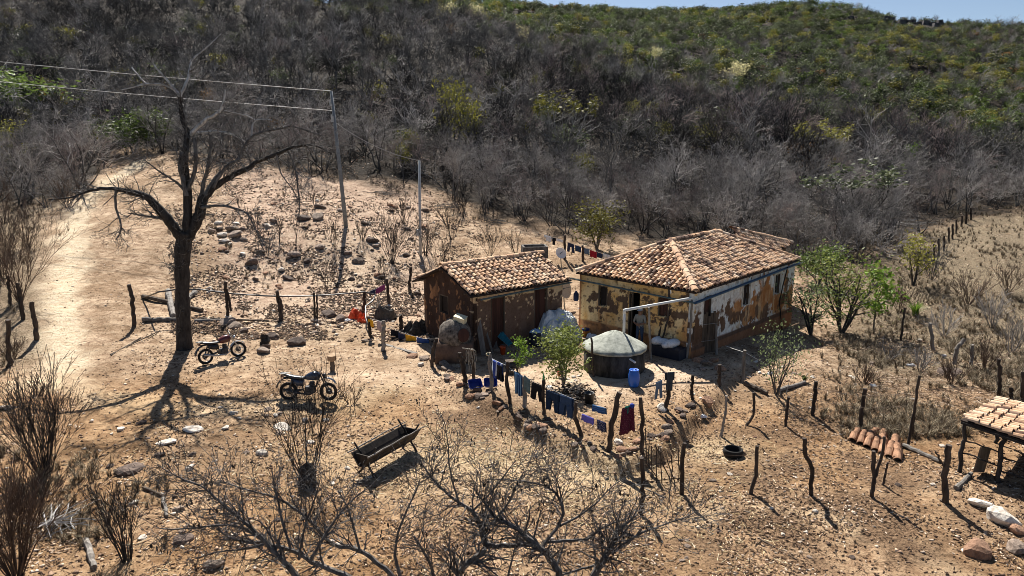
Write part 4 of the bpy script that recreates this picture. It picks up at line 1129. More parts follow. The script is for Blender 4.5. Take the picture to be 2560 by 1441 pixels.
# fern clump on the right slope
def blade_tuft(mb, n, h, spread, w, rr, droop=.6, mi=0):
    V = []; Fq = []
    for i in range(n):
        an = rr.uniform(0, 6.283); l = h * rr.uniform(.6, 1.1); out = spread * rr.uniform(.2, 1); b0 = rr.normal(0, .04, 2) * h
        d = np.array([math.cos(an), math.sin(an)]); s_ = np.array([-d[1], d[0]]) * w * .5
        for (t, ww) in ((0, 1), (.55, .8), (1, .15)):
            c = b0 + d * out * t ** 1.6; z = l * (t - droop * .35 * t * t)
            V += [(*(c - s_ * ww), z), (*(c + s_ * ww), z)]
        k = len(V) - 6; Fq += [(k, k + 1, k + 3, k + 2), (k + 2, k + 3, k + 5, k + 4)]
    mb.add(V, Fq, mi)
b = MB(); blade_tuft(b, 70, 1.0, .75, .05, np.random.default_rng(3), .8)
p = GP(2288, 790); o = b.build('fern_clump', m_leaf_bright); o.location = p; tag(o, 'spiky bright green clump on the dry slope below the feathery bush', 'plant')
b = MB(); blade_tuft(b, 30, .35, .3, .05, np.random.default_rng(4), .6)
p = GP(2010, 955); o = b.build('green_weed', m_leaf); o.location = p; tag(o, 'small low green weed on the littered soil right of the house', 'plant')

# ------------------------------------------------------------------ the tall dead tree by the motorcycles
def limb_mesh(specs, Y0, mats, twigs, seed, twig_len=(.25, .8), minr=.006, wob=.012, wk=1.0, pale_row=-1):
    """limbs read from the picture: (depth drift per metre, [(px, py, width px), ...]) -> trunk mesh, branch mesh"""
    rr = np.random.default_rng(seed); g = Grow(seed)
    tk, br, pl = MB(), MB(), MB(); paths = []
    for (k, y0, pts_) in specs:
        P = []; Yc = Y0 + y0; last = None; R = []
        for (x, y, w) in pts_:
            q = np.array(AT(x, y, Yc))
            if last is not None:
                Yc += k * np.linalg.norm((q - last)[[0, 2]]); q = np.array(AT(x, y, Yc))
            P.append(q); R.append(max(w * wk / 2 / PXM(q), minr)); last = q
        P = np.array(P); n = len(P); t = np.linspace(0, n - 1, (n - 1) * 4 + 1)
        Q = np.stack([np.interp(t, np.arange(n), P[:, i]) for i in range(3)], 1)
        for _ in range(2): Q[1:-1] = (Q[:-2] + 2 * Q[1:-1] + Q[2:]) / 4
        RR = np.interp(t, np.arange(n), R)
        Q[1:-1] += rr.normal(0, 1, Q[1:-1].shape) * np.minimum(RR[1:-1, None] * .18, wob)
        RR = RR * rr.uniform(.93, 1.07, len(RR))
        big = RR[0] > .12
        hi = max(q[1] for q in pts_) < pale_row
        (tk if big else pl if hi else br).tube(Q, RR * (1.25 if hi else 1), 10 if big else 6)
        paths.append((Q, RR))
    g.seg = []
    for (Q, RR) in paths:
        L = np.linalg.norm(np.diff(Q, axis=0), axis=1).sum()
        for _ in range(int(twigs * L)):
            j = int(rr.integers(max(1, len(Q) // 4), len(Q) - 1)); d = Q[j + 1] - Q[j]; d /= np.linalg.norm(d) + 1e-9
            pr = np.cross(d, rr.normal(0, 1, 3)); pr /= np.linalg.norm(pr) + 1e-9
            an = rr.uniform(.5, 1.3); L2 = rr.uniform(*twig_len)
            g.branch(Q[j], d * math.cos(an) + pr * math.sin(an), L2, max(min(RR[j] * .45, .022), minr), 1, 3, (0, 4, 2), .22, .03, 4, .5, (.4, 1.0), .35)
    for lvl, p_, r_ in g.seg: br.tube(p_, np.maximum(r_, minr * .8), 4 if lvl == 1 else 3, cap=False)
    return tk, br, pl, g
base = GP(462, 872); Yt = base.y
TREE = [
 (0, 0, [(464, 886, 62), (461, 860, 50), (458, 800, 42), (455, 720, 42), (455, 650, 46), (460, 600, 50), (464, 580, 46)]),
 (-.25, 0, [(458, 600, 40), (440, 575, 33), (425, 556, 32), (395, 520, 28), (372, 492, 24), (330, 481, 17), (290, 472, 13), (250, 471, 10), (215, 480, 8), (180, 495, 5), (120, 500, 3)]),
 (-.1, -.9, [(290, 472, 8), (288, 520, 7), (300, 550, 6), (305, 575, 4), (290, 600, 3)]),
 (-.3, -.1, [(448, 585, 15), (420, 555, 12), (400, 545, 10), (360, 540, 7), (320, 533, 4)]),
 (.15, 0, [(464, 600, 38), (482, 572, 36), (497, 540, 34), (503, 510, 32), (512, 488, 28)]),
 (.05, 0, [(466, 585, 30), (468, 558, 27), (470, 475, 25), (460, 412, 22), (466, 350, 18), (470, 333, 17), (457, 300, 15), (452, 266, 13), (450, 241, 11)]),
 (-.2, .1, [(450, 241, 9), (437, 225, 8), (420, 204, 7), (408, 190, 5), (383, 162, 4), (381, 146, 3)]),
 (.2, .1, [(450, 241, 8), (466, 208, 7), (472, 190, 6), (477, 150, 5), (500, 133, 4), (533, 104, 3), (552, 85, 2)]),
 (-.3, .1, [(440, 227, 6), (408, 210, 5), (366, 210, 4), (304, 225, 3)]),
 (.1, 0, [(372, 210, 4), (362, 208, 4), (329, 169, 3)]),
 (.25, .1, [(500, 520, 28), (508, 500, 25), (533, 470, 22), (562, 450, 19), (591, 433, 18), (625, 420, 16), (641, 404, 14), (679, 391, 12), (720, 371, 10), (766, 362, 7), (795, 366, 4), (830, 385, 3)]),
 (.0, .9, [(691, 387, 5), (700, 433, 4), (733, 475, 3), (745, 500, 2)]),
 (.0, 1.0, [(720, 376, 6), (735, 410, 5), (741, 433, 5), (750, 516, 4), (747, 541, 3)]),
 (.3, .2, [(470, 337, 9), (500, 331, 8), (533, 329, 7), (575, 333, 6), (612, 354, 4)]),
 (-.2, .1, [(478, 333, 10), (508, 304, 9), (533, 291, 8), (554, 275, 6), (562, 241, 4), (563, 225, 3)]),
 (.1, .1, [(533, 470, 12), (554, 430, 10), (575, 408, 9), (600, 400, 8), (606, 371, 7), (629, 341, 7), (658, 329, 6), (700, 323, 6), (729, 314, 5), (783, 333, 4), (820, 345, 3)]),
 (.1, .5, [(629, 341, 5), (631, 312, 5), (641, 298, 4), (679, 300, 3)]),
 (-.1, .5, [(637, 300, 4), (616, 289, 4), (580, 281, 3), (554, 275, 2)]),
 (0, -.1, [(470, 475, 14), (488, 430, 13), (490, 400, 12), (487, 346, 10)]),
 (0, .2, [(500, 505, 14), (508, 458, 12), (520, 420, 10), (525, 387, 9), (527, 337, 8)]),
 (0, -.2, [(466, 490, 14), (462, 466, 14), (450, 416, 13), (454, 379, 12)]),
 (-.4, 0, [(505, 520, 12), (540, 514, 9), (575, 516, 7), (620, 533, 6), (633, 562, 5), (650, 595, 4), (662, 615, 3)]),
 (-.4, -.1, [(466, 480, 10), (440, 455, 7), (400, 430, 5), (380, 415, 4), (360, 400, 3)]),
 (.4, .1, [(512, 488, 14), (540, 440, 10), (560, 425, 8), (590, 405, 5), (600, 380, 3)])]
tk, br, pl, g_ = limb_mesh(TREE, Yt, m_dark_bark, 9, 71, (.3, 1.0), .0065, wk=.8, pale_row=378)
m_limb = bark_mat('grey_limb_bark', (.19, .18, .172), (.05, .047, .045), .1)
m_sunlit_bleached = bark_mat('sunlit_bleached_bark', (.62, .61, .60), (.22, .215, .21), .1)  # bleached upper limbs, with sunlight also painted into the paler tone
bt = thing('bare_tree', 'tall dead dark tree with a forked trunk beside the parked motorcycles', 'tree', base)
for nm, mb_ in (('trunk', tk), ('branches', br), ('sunlit_bleached_branches', pl)):
    o = mb_.build(nm, m_dark_bark if nm == 'trunk' else m_limb if nm == 'branches' else m_sunlit_bleached, bt, nm == 'trunk'); o.matrix_parent_inverse = Matrix.Translation(-base)

# ------------------------------------------------------------------ two leafless trees close below the camera
FT_R = [(0, 0, [(1330, 1640, 34), (1360, 1560, 30), (1405, 1440, 26), (1376, 1396, 25), (1341, 1361, 23), (1306, 1332, 19), (1272, 1310, 16), (1237, 1297, 13), (1222, 1272, 10), (1205, 1250, 7), (1190, 1230, 5)]),
 (.1, .2, [(1341, 1361, 17), (1300, 1364, 16), (1257, 1366, 18), (1213, 1366, 22), (1205, 1340, 17), (1203, 1317, 15), (1183, 1277, 14), (1148, 1258, 11), (1120, 1235, 9), (1099, 1218, 9), (1080, 1195, 8), (1064, 1173, 6), (1050, 1150, 4)]),
 (0, -.2, [(1130, 1640, 30), (1120, 1540, 26), (1143, 1436, 22), (1180, 1400, 20), (1213, 1371, 19)]),
 (0, .1, [(1400, 1640, 32), (1440, 1540, 28), (1485, 1436, 25), (1510, 1400, 22), (1524, 1376, 20), (1534, 1350, 17), (1545, 1330, 14), (1574, 1302, 10)]),
 (.15, .1, [(1356, 1370, 14), (1375, 1340, 12), (1396, 1317, 11), (1410, 1282, 10), (1400, 1250, 9), (1391, 1233, 8), (1361, 1213, 7), (1307, 1203, 6), (1260, 1199, 5), (1218, 1198, 4)]),
 (.1, .2, [(1366, 1356, 11), (1420, 1352, 10), (1470, 1351, 9), (1500, 1322, 7), (1540, 1305, 5), (1590, 1290, 4)]),
 (.1, 0, [(1530, 1385, 11), (1560, 1360, 9), (1594, 1337, 8), (1643, 1317, 6), (1680, 1305, 5), (1712, 1295, 4), (1740, 1280, 3)]),
 (.2, .3, [(1396, 1317, 9), (1450, 1290, 7), (1490, 1260, 5), (1530, 1215, 4), (1570, 1190, 3)]),
 (.2, .3, [(1410, 1282, 7), (1395, 1200, 5), (1370, 1165, 4), (1350, 1130, 3)]),
 (.1, .2, [(1237, 1300, 9), (1270, 1262, 7), (1290, 1215, 5), (1310, 1180, 4)]),
 (.0, .3, [(1148, 1262, 8), (1130, 1200, 6), (1120, 1150, 5), (1122, 1110, 3)]),
 (.2, 0, [(1270, 1440, 8), (1290, 1360, 6), (1303, 1300, 4)]),
 (.0, .3, [(1183, 1277, 7), (1230, 1230, 6), (1260, 1190, 5), (1290, 1150, 3)]),
 (.1, .2, [(1500, 1410, 9), (1440, 1425, 8), (1400, 1440, 7), (1340, 1470, 6)])]
FT_L = [(0, 0, [(900, 1650, 32), (840, 1540, 28), (739, 1440, 22), (715, 1410, 20), (691, 1387, 18), (650, 1340, 15), (611, 1306, 13), (572, 1273, 11), (539, 1245, 9), (511, 1218, 7), (461, 1200, 6), (430, 1185, 4), (400, 1168, 3)]),
 (.1, .1, [(960, 1540, 22), (872, 1440, 20), (822, 1423, 18), (769, 1398, 16), (727, 1373, 15), (666, 1359, 13), (608, 1354, 11), (567, 1343, 8), (544, 1318, 6), (530, 1290, 4)]),
 (.1, .2, [(1060, 1540, 22), (983, 1440, 18), (940, 1405, 16), (900, 1373, 15), (833, 1365, 13), (811, 1343, 12), (775, 1301, 10), (744, 1276, 9), (694, 1245, 8), (644, 1232, 6), (594, 1218, 5), (550, 1200, 3)]),
 (.1, .1, [(775, 1404, 13), (802, 1356, 11), (833, 1306, 9), (855, 1279, 7), (890, 1240, 5), (930, 1215, 3)]),
 (.1, .1, [(747, 1400, 9), (761, 1318, 8), (769, 1295, 6), (790, 1240, 5), (800, 1200, 3)]),
 (.2, .1, [(727, 1373, 9), (705, 1300, 8), (690, 1230, 6), (680, 1180, 4)]),
 (.1, .1, [(666, 1359, 8), (600, 1375, 6), (540, 1380, 5), (480, 1400, 3)]),
 (.1, .2, [(650, 1340, 9), (580, 1310, 7), (500, 1318, 6), (430, 1325, 5), (390, 1320, 3)]),
 (.1, .2, [(1000, 1440, 13), (985, 1390, 11), (995, 1330, 9), (1020, 1270, 7), (1040, 1230, 5), (1050, 1200, 3)]),
 (.1, .2, [(900, 1380, 9), (885, 1320, 8), (870, 1270, 6), (845, 1225, 4)]),
 (.1, .1, [(1060, 1545, 14), (1090, 1440, 12), (1060, 1380, 9), (1035, 1340, 7)])]
FY = GP(1200, 1640).y
m_fg_bark = bark_mat('dark_grey_bark', (.17, .155, .145), (.045, .04, .037), .1)
def leaves_on(g, n, mat_, seed, zmin):
    rr = np.random.default_rng(seed); mb = MB(); tips = np.array([p_[-1] for lvl, p_, r_ in g.seg if lvl >= 2])
    ch = tips[rr.choice(len(tips), min(n, len(tips)), False)]
    for c in ch:
        k = int(rr.integers(3, 7)); P = c + rr.normal(0, .03, (k, 3))
        for q in P:
            l = rr.uniform(.05, .10); a = rr.uniform(0, 6.28); w = .016; d = np.array([math.cos(a) * .3, math.sin(a) * .3, -1.0]) * l; s_ = np.array([-math.sin(a), math.cos(a), 0]) * w
            mb.add([q, q + d * .5 + s_, q + d, q + d * .5 - s_], [(0, 1, 2, 3)])
    return mb
for (sp_c, lab, bx, seed, tw) in ((FT_R, 'leafless grey tree with curled dead leaves, its limbs rising into the foreground centre', 1330, 81, 3.4), (FT_L, 'leafless grey tree with thin sweeping limbs in the foreground left of centre', 940, 82, 3.2)):
    tk, br, pl, g_ = limb_mesh(sp_c, FY, m_bark, tw * 4.2, seed, (.25, .85), .005, wk=.72)
    bp = GP(bx, 1645)
    r = thing('bare_tree', lab, 'tree', bp)
    for nm, mb_ in (('trunk', tk), ('branches', br), ('dead_leaves', leaves_on(g_, 110 if seed == 81 else 45, m_leaf_dry, seed, 0))):
        if mb_.n == 0: continue
        o = mb_.build(nm, m_leaf_dry if nm == 'dead_leaves' else m_fg_bark, r); o.matrix_parent_inverse = Matrix.Translation(-bp)

# ------------------------------------------------------------------ bare shrubs close by
def coppice(label, px, py, hpx, wpx, stems, seed, name='bare_shrub', group=None, mt=None, kids_=(5, 4), stump=False, minr=.005, cat='shrub'):
    p = GP(px, py); s = PXM(p); h = hpx / s; w = wpx / s
    g = Grow(seed); r = g.r
    for i in range(stems):
        an = r.uniform(0, 6.28); q = math.sqrt(r.random()); tl = q * w / h * 1.0
        g.branch((math.cos(an) * .1 * q, math.sin(an) * .1 * q, -.05), (math.cos(an) * tl, math.sin(an) * tl, 1), h * r.uniform(.65, 1.0), .012 + .006 * r.random(), 0, 2, kids_, .10, .06, 6, .5, (.2, .55), .3)
    o = thing(name, label, cat, p, 0, group)
    a, b = MB(), MB()
    for lvl, p_, r_ in g.seg: (a if lvl == 0 else b).tube(p_, np.maximum(r_, minr), 5 if lvl == 0 else 3, cap=False)
    a.build('stems', mt or m_dark_bark, o); b.build('twigs', mt or m_dark_bark, o)
    if stump:
        c = crooked([(0, 0, -.1), (.02, 0, .25), (-.02, .02, .5)], .24, .17, 10, seed, 4, .02); c.tube([(.12, .02, .1), (.18, .03, .42)], [.1, .08], 7); c.build('stump', m_dark_bark, o)
    return o
m_brown_twig = bark_mat('brown_twigs', (.13, .085, .06), (.06, .04, .03), .15)
coppice('dense dark leafless shrub at the left edge, upper of two in the foreground', 112, 1190, 250, 110, 30, 201, kids_=(6, 4))
coppice('dense brown leafless thicket filling the bottom left corner', 40, 1440, 300, 130, 38, 202, mt=m_brown_twig, kids_=(6, 4))
coppice('small dark multi-stemmed shrub beside stones at the bottom left', 315, 1400, 200, 55, 16, 203, kids_=(4, 3))
coppice('coppiced stump with long bare shoots behind the foreground branches', 768, 1215, 270, 140, 15, 204, stump=True, kids_=(5, 3))
coppice('leafless reddish shrub beside the track at the left edge', 50, 755, 205, 95, 26, 205, mt=m_brown_twig, kids_=(6, 4))
coppice('thin leafless shrub at the left edge behind the fence posts', 8, 700, 170, 60, 14, 206, kids_=(6, 4))
coppice('low wispy brown shrub right of the nearer motorcycle', 880, 1010, 60, 40, 9, 207, mt=m_brown_twig, kids_=(3, 2))
coppice('stubby dark twig plant in the bottom left foreground', 240, 1250, 55, 14, 4, 208, kids_=(2, 1))
for i, (px, py, h_, w_, st) in enumerate([(667, 632, 75, 40, 9), (698, 605, 60, 20, 5), (741, 606, 75, 10, 3), (835, 618, 70, 35, 8), (981, 660, 115, 40, 22), (1064, 640, 90, 50, 14), (821, 728, 80, 18, 5), (960, 712, 60, 20, 6), (1225, 640, 70, 40, 9), (1130, 600, 90, 45, 10), (640, 560, 40, 30, 8), (905, 600, 60, 40, 9), (1010, 560, 70, 35, 10), (1290, 640, 60, 35, 8), (1100, 680, 75, 35, 9), (600, 520, 35, 25, 6), (790, 520, 45, 25, 6), (1160, 545, 60, 35, 9)]):
    coppice('small leafless dark shrub on the stony slope behind the hose fence', px, py, h_, w_, st, 220 + i, group='leafless shrubs on the stony slope', kids_=(4, 3), minr=.007)
coppice('pale forked dead sapling in the shadow right of the large house', 1958, 985, 150, 45, 3, 251, name='dead_sapling', mt=m_pale_branch, kids_=(3, 1), cat='sapling')
for i, (px, py, h_, w_) in enumerate([(2330, 700, 90, 60), (2420, 760, 80, 60), (2480, 820, 90, 70), (2250, 780, 60, 50), (2360, 840, 70, 60), (2460, 930, 80, 60), (2530, 880, 90, 50), (2380, 960, 60, 50), (2220, 900, 50, 50), (2520, 730, 70, 60), (2300, 930, 60, 50), (2160, 960, 50, 40)]):
    coppice('dry brown brittle shrub on the grassy slope at the right', px, py, h_, w_, 14, 260 + i, group='dry shrubs on the right slope', mt=m_brown_twig if i % 2 else m_twig, kids_=(5, 3), minr=.006)
for i, (px, py, h_, w_) in enumerate([(70, 620, 110, 70), (10, 560, 120, 70), (170, 520, 90, 60), (30, 900, 60, 40), (90, 990, 50, 50)]):
    coppice('dry thorny shrub at the left margin beside the track', px, py, h_, w_, 13, 280 + i, group='dry shrubs at the left margin', mt=m_brown_twig, kids_=(5, 3), minr=.006)
# pale fallen branches by the lower left shrub and heaps of dead branches at the wood edge
def brush(label, px, py, rpx, n, seed, mt, group=None, h=.35):
    p = GP(px, py); s = rpx / PXM(p); rr = np.random.default_rng(seed); mb = MB()
    for i in range(n):
        a = rr.uniform(0, 6.28); c = rr.normal(0, .35, 2) * s; l = s * rr.uniform(.5, 1.2); t = np.linspace(-1, 1, 6)
        cv = rr.normal(0, .25) * s
        P = np.stack([c[0] + math.cos(a) * l * t - math.sin(a) * cv * t * t, c[1] + math.sin(a) * l * t + math.cos(a) * cv * t * t, rr.uniform(.02, h) + h * .3 * t * rr.normal(0, 1)], 1)
        P[:, 2] = np.maximum(P[:, 2], .01)
        mb.tube(P, np.linspace(.016, .006, 6), 4, cap=False)
    o = mb.build('fallen_branches', mt); o.location = p
    return tag(o, label, 'branches', group)
brush('bleached white fallen branches beside the lower left shrub', 140, 1320, 70, 22, 1, m_pale_branch)
for i, (px, py, r_) in enumerate([(960, 490, 45), (1390, 480, 60), (1240, 560, 40), (235, 485, 50), (1120, 520, 40), (2250, 560, 50)]):
    brush('heap of grey dead branches lying at the edge of the scrub', px, py, r_, 20, 10 + i, m_pale_branch if i % 2 else m_bark, 'dead branches at the wood edge')
# ------------------------------------------------------------------ fence posts and poles
def YB(px, py): return GP(px, py).y
def post(label, pts, w, seed, group=None, mt=None, name='fence_post', cat='post', extra=()):
    """a crooked post read from foot to top; it stands at its foot"""
    f = GP(*pts[0]); P = [np.array(f) - [0, 0, .25]] + [np.array(AT(x, y, f.y + .0)) for x, y in pts]
    P = np.array(P) - np.array(f); r = max(w * .95, 4.0) / 2 / PXM(f)
    mb = crooked(P, r * 1.08, r * .92, 8, seed, 5, r * .22)
    for ex_, ew in extra:
        Q = np.array([np.array(AT(x, y, f.y)) for x, y in ex_]) - np.array(f)
        q = crooked(Q, ew / 2 / PXM(f), ew * .4 / PXM(f), 7, seed + 50, 5, r * .2); 
        n0 = mb.n
        for v, in [(np.concatenate(q.v),)]: mb.add(v, q.f)
    o = mb.build(name, mt or m_post, smooth_=False); o.location = f
    return tag(o, label, cat, group)
m_post = mat('dark_post_wood', (.075, .056, .044), .9, c2=(.022, .017, .014), scale=7, stretch=(1, 1, .2), bmp=.6, rnd=.3)
POSTS = [
 ('thick dark post at the left edge beside the sandy track, nearest of its row', [(25, 915), (22, 870), (20, 800)], 13),
 ('dark post with a flat cut top close to the left side of the sandy track', [(92, 850), (86, 800), (80, 755)], 12),
 ('dark leaning post at the foot of the reddish shrub by the track', [(57, 800), (50, 750), (45, 708)], 10),
 ('slim dark post half hidden in the reddish shrub at the left edge', [(25, 765), (22, 720), (20, 690)], 8),
 ('lone bent post on the right of the sandy track, left of the dead tree', [(336, 815), (333, 780), (330, 745), (322, 712)], 10),
 ('thin twin-stemmed post carrying the hose just right of the dead tree', [(568, 795), (567, 750), (564, 705)], 8, [([(578, 778), (573, 745), (567, 722)], 6)]),
 ('dark double post carrying the hose, second from the dead tree', [(700, 800), (700, 770), (692, 728)], 9, [([(706, 800), (703, 760), (697, 740)], 6)]),
 ('pair of straight sticks set as one post under the middle of the hose', [(787, 797), (786, 765), (785, 732)], 6, [([(793, 800), (793, 765), (792, 738)], 5)]),
 ('crooked post at the bend of the hose beside the orange sheet', [(905, 785), (910, 760), (912, 730)], 9),
 ('dark post beside the purple cloth left of the small house', [(972, 765), (970, 730), (966, 698)], 8),
 ('short dark post close to the left eave of the small house', [(1024, 728), (1025, 700), (1026, 668)], 8),
 ('grey upright post at the left end of the yellow and blue washing', [(958, 876), (958, 840), (959, 802)], 11),
 ('dark post behind the small yellow cloth by the hose end', [(930, 848), (925, 830), (922, 792)], 9),
 ('short black post among the clutter left of the small house', [(1003, 825), (1002, 808), (1001, 788)], 10),
 ('leaning hooked post in front of the clay oven, at the end of the blue washing', [(1079, 916), (1084, 870), (1091, 846)], 10),
 ('thick leaning post left of the hanging ropes, by the tilted blue basin', [(1163, 960), (1158, 920), (1149, 882)], 12),
 ('black post with white straps and ropes hung over its top', [(1184, 952), (1182, 910), (1180, 872)], 9),
 ('post with a pale cut top left of the blue striped towel', [(1230, 977), (1226, 930), (1223, 882)], 11),
 ('curved brown post between the blue towel and the striped dark cloth', [(1275, 1009), (1266, 947), (1271, 905)], 10),
 ('brown post under the grey-green shirt on the washing line', [(1312, 1018), (1312, 980), (1310, 942)], 11),
 ('post with an upturned green bottle on its top', [(1360, 1036), (1357, 990), (1359, 950)], 10),
 ('black forked post between the two pairs of jeans and the purple mat', [(1454, 1090), (1438, 1045), (1441, 1006)], 11),
 ('tall thick post leaning to the right beside the maroon dress', [(1522, 1128), (1530, 1060), (1549, 982)], 15),
 ('knobbly post just right of the maroon dress', [(1604, 1130), (1606, 1060), (1601, 994)], 11),
 ('black post carrying the stick gate, nearest the foreground branches', [(1602, 1286), (1607, 1210), (1604, 1145)], 12),
 ('thick straight post at the right end of the stick gate', [(1705, 1237), (1704, 1170), (1712, 1108)], 12),
 ('thick dark post with a dark jacket hung over it', [(1666, 1027), (1670, 980), (1673, 938)], 12),
 ('short thin post beside the stones right of the jacket', [(1730, 998), (1730, 970), (1732, 938)], 9),
 ('slender curved orange-brown post beside the pale straw patch', [(1801, 1091), (1814, 1035), (1816, 990)], 7),
 ('post bent like an elbow above the rubber feed tyre', [(1865, 1064), (1885, 1038), (1884, 982)], 7),
 ('straight slim post right of the elbow-bent post', [(1964, 1066), (1967, 1030), (1972, 993)], 8),
 ('post with a white tip beside the fallen log behind the corral', [(2032, 1039), (2035, 1000), (2040, 954)], 10),
 ('straight black post behind the brown sacks', [(2148, 1078), (2156, 1025), (2163, 972)], 11),
 ('very tall thin post with a forked foot between the brown sacks and the shed', [(2269, 1120), (2285, 1030), (2299, 940)], 7, [([(2285, 1040), (2281, 1085)], 7)]),
 ('slim post with a slight bow in the middle of the corral', [(1876, 1235), (1890, 1190), (1893, 1115)], 10),
 ('crooked post with a sharp double bend in the middle of the corral', [(2026, 1239), (2032, 1172), (2016, 1141), (2011, 1096)], 11),
 ('forked Y-shaped post in front of the brown sacks', [(2180, 1243), (2186, 1195), (2184, 1128)], 11, [([(2186, 1195), (2203, 1150), (2211, 1092)], 8)]),
 ('short thin stake right of the Y-shaped post', [(2207, 1213), (2214, 1185), (2220, 1157)], 6),
 ('thick black pointed post in front of the tiled shed', [(2362, 1256), (2361, 1190), (2373, 1113)], 16, [([(2361, 1180), (2350, 1150), (2339, 1128)], 5)]),
 ('tall dark post above the far roof corner of the shed', [(2498, 992), (2499, 950), (2498, 898)], 10),
 ('grey weathered post on the dry slope right of the arched post', [(2428, 916), (2429, 890), (2431, 862)], 9),
 ('arched dark post with a pale tip on the dry slope', [(2385, 911), (2392, 872), (2412, 848)], 10),
 ('grey post beside a pale stone on the dry slope', [(2331, 879), (2329, 845), (2326, 808)], 9),
 ('thin bent stake on the dry slope below the green clump', [(2253, 852), (2257, 810), (2262, 770)], 6),
 ('short stub of a post just behind the shed roof', [(2528, 1006), (2528, 988), (2527, 970)], 10),
 ('dark post at the right edge behind the shed roof', [(2555, 1012), (2556, 970), (2557, 930)], 10),
 ('short brown post with rusty wire in front of the house shadow', [(1798, 966), (1798, 940), (1799, 912)], 10),
 ('pale grey post with wires standing in the house shadow', [(1857, 957), (1859, 915), (1862, 876)], 9),
 ('thin stake with a yellow top in front of the round water tank', [(1484, 942), (1483, 900), (1478, 845)], 6),
 ('grey stake holding up the white pipe beside the water tank', [(1628, 899), (1624, 840), (1622, 769)], 6),
 ('tall stake carrying a short white pipe against the house front', [(1678, 882), (1676, 800), (1674, 705)], 7),
 ('leaning pole propped against the front window, left of two', [(1636, 878), (1652, 820), (1669, 767)], 5),
 ('leaning pole propped against the front window, right of two', [(1645, 884), (1660, 835), (1673, 785)], 5),
 ('grey bent pole standing at the front corner of the large house', [(1717, 896), (1727, 830), (1730, 750)], 7),
 ('pale upright stake at the right edge of the plank gate', [(1790, 886), (1791, 850), (1790, 812)], 7),
 ('dark post of the washing line behind the houses, by the white shirt', [(1412, 649), (1412, 620), (1412, 588)], 7),
 ('dark forked post of the washing line behind the houses, by the red cloth', [(1457, 654), (1457, 635), (1457, 614)], 7)]
for i, p_ in enumerate(POSTS):
    post(p_[0], p_[1], p_[2], 400 + i, extra=p_[3] if len(p_) > 3 else (), mt=m_greywood if ('grey' in p_[0] or 'pale' in p_[0]) else None)
for i, (a_, b_) in enumerate([((2372, 608), (2372, 569)), ((2382, 598), (2382, 561)), ((2391, 585), (2391, 550)), ((2347, 645), (2347, 597)), ((2335, 655), (2335, 611)), ((2404, 568), (2405, 540)), ((2415, 560), (2416, 530)), ((2427, 550), (2427, 520)), ((2360, 628), (2361, 590)), ((2322, 668), (2321, 630))]):
    post('thin dark post of the far fence climbing to the scrub at the right', [a_, b_], 5, 480 + i, 'posts of the far fence')
# pole gate of loose sticks
gy = GP(1605, 1215); gate = thing('stick_gate', 'gate of thin upright sticks between the black post and the thick straight post', 'gate', gy)
for i, pl_ in enumerate([[(1616, 1160), (1614, 1070)], [(1623, 1172), (1622, 1080)], [(1630, 1200), (1629, 1115)], [(1641, 1208), (1640, 1110)], [(1655, 1215), (1652, 1130)], [(1682, 1218), (1638, 1112)], [(1690, 1215), (1668, 1150)], [(1680, 1205), (1679, 1138)], [(1697, 1200), (1696, 1120)], [(1640, 1190), (1610, 1150)]]):
    Q = np.array([np.array(AT(x, y, gy.y + .35 * (x - 1605) / 100)) for x, y in pl_]) - np.array(gy)
    crooked(Q, .016, .013, 5, 500 + i, 4, .008).build('stick', m_post, gate)
for i, pl_ in enumerate([[(1604, 1165), (1705, 1150)], [(1604, 1205), (1705, 1195)]]):
    Q = np.array([np.array(AT(x, y, gy.y + .35 * (x - 1605) / 100)) for x, y in pl_]) - np.array(gy)
    crooked(Q, .012, .012, 5, 520 + i, 4, .01).build('rail', m_post, gate)
# utility poles
m_pole = mat('grey_concrete_pole', (.23, .25, .26), .8, c2=(.14, .15, .16), scale=4, bmp=.1)
m_wire = mat('pale_wire', (.55, .53, .50), .6, vary=.1)
m_insul = mat('grey_fitting', (.45, .46, .46), .5, vary=.2)
f = GP(866, 568); pole1 = thing('utility_pole', 'tall leaning grey utility pole on the stony slope carrying two wires', 'utility pole', f)
top1 = np.array(AT(828, 228, f.y)) - np.array(f)
b = MB(); b.tube([(0, 0, -.4), top1 * .5, top1], [.135, .115, .085], 10); b.build('pole', m_pole, pole1, True)
for z_, nm in ((.9, 'bracket'), (.80, 'fitting')):
    b = MB(); c = top1 * z_; b.box(c + [-.10, -.05, 0], (.16, .14, .38 if nm == 'fitting' else .12)); b.lathe([(.04, 0), (.06, .05), (.03, .1), (.06, .15), (.02, .2)], 8, c + [-.16, -.05, .08]); b.build(nm, m_insul, pole1)
f2 = GP(1051, 640); pole2 = thing('utility_pole', 'shorter straight pale utility pole with a meter box behind the small house', 'utility pole', f2)
top2 = np.array(AT(1048, 402, f2.y)) - np.array(f2)
b = MB(); b.tube([(0, 0, -.3), top2], [.095, .07], 10); b.build('pole', m_insul, pole2, True)
b = MB(); c = np.array(AT(1047, 582, f2.y - .12)) - np.array(f2); b.box(c, (.28, .2, .36)); b.build('meter_box', m_insul, pole2)
def catenary(a, b_, sag, n=14):
    a = np.array(a); b_ = np.array(b_); t = np.linspace(0, 1, n)[:, None]
    P = a + (b_ - a) * t; P[:, 2] -= (4 * sag * t * (1 - t))[:, 0]; return P
T1 = np.array(f) + top1; T2 = np.array(f2) + top2
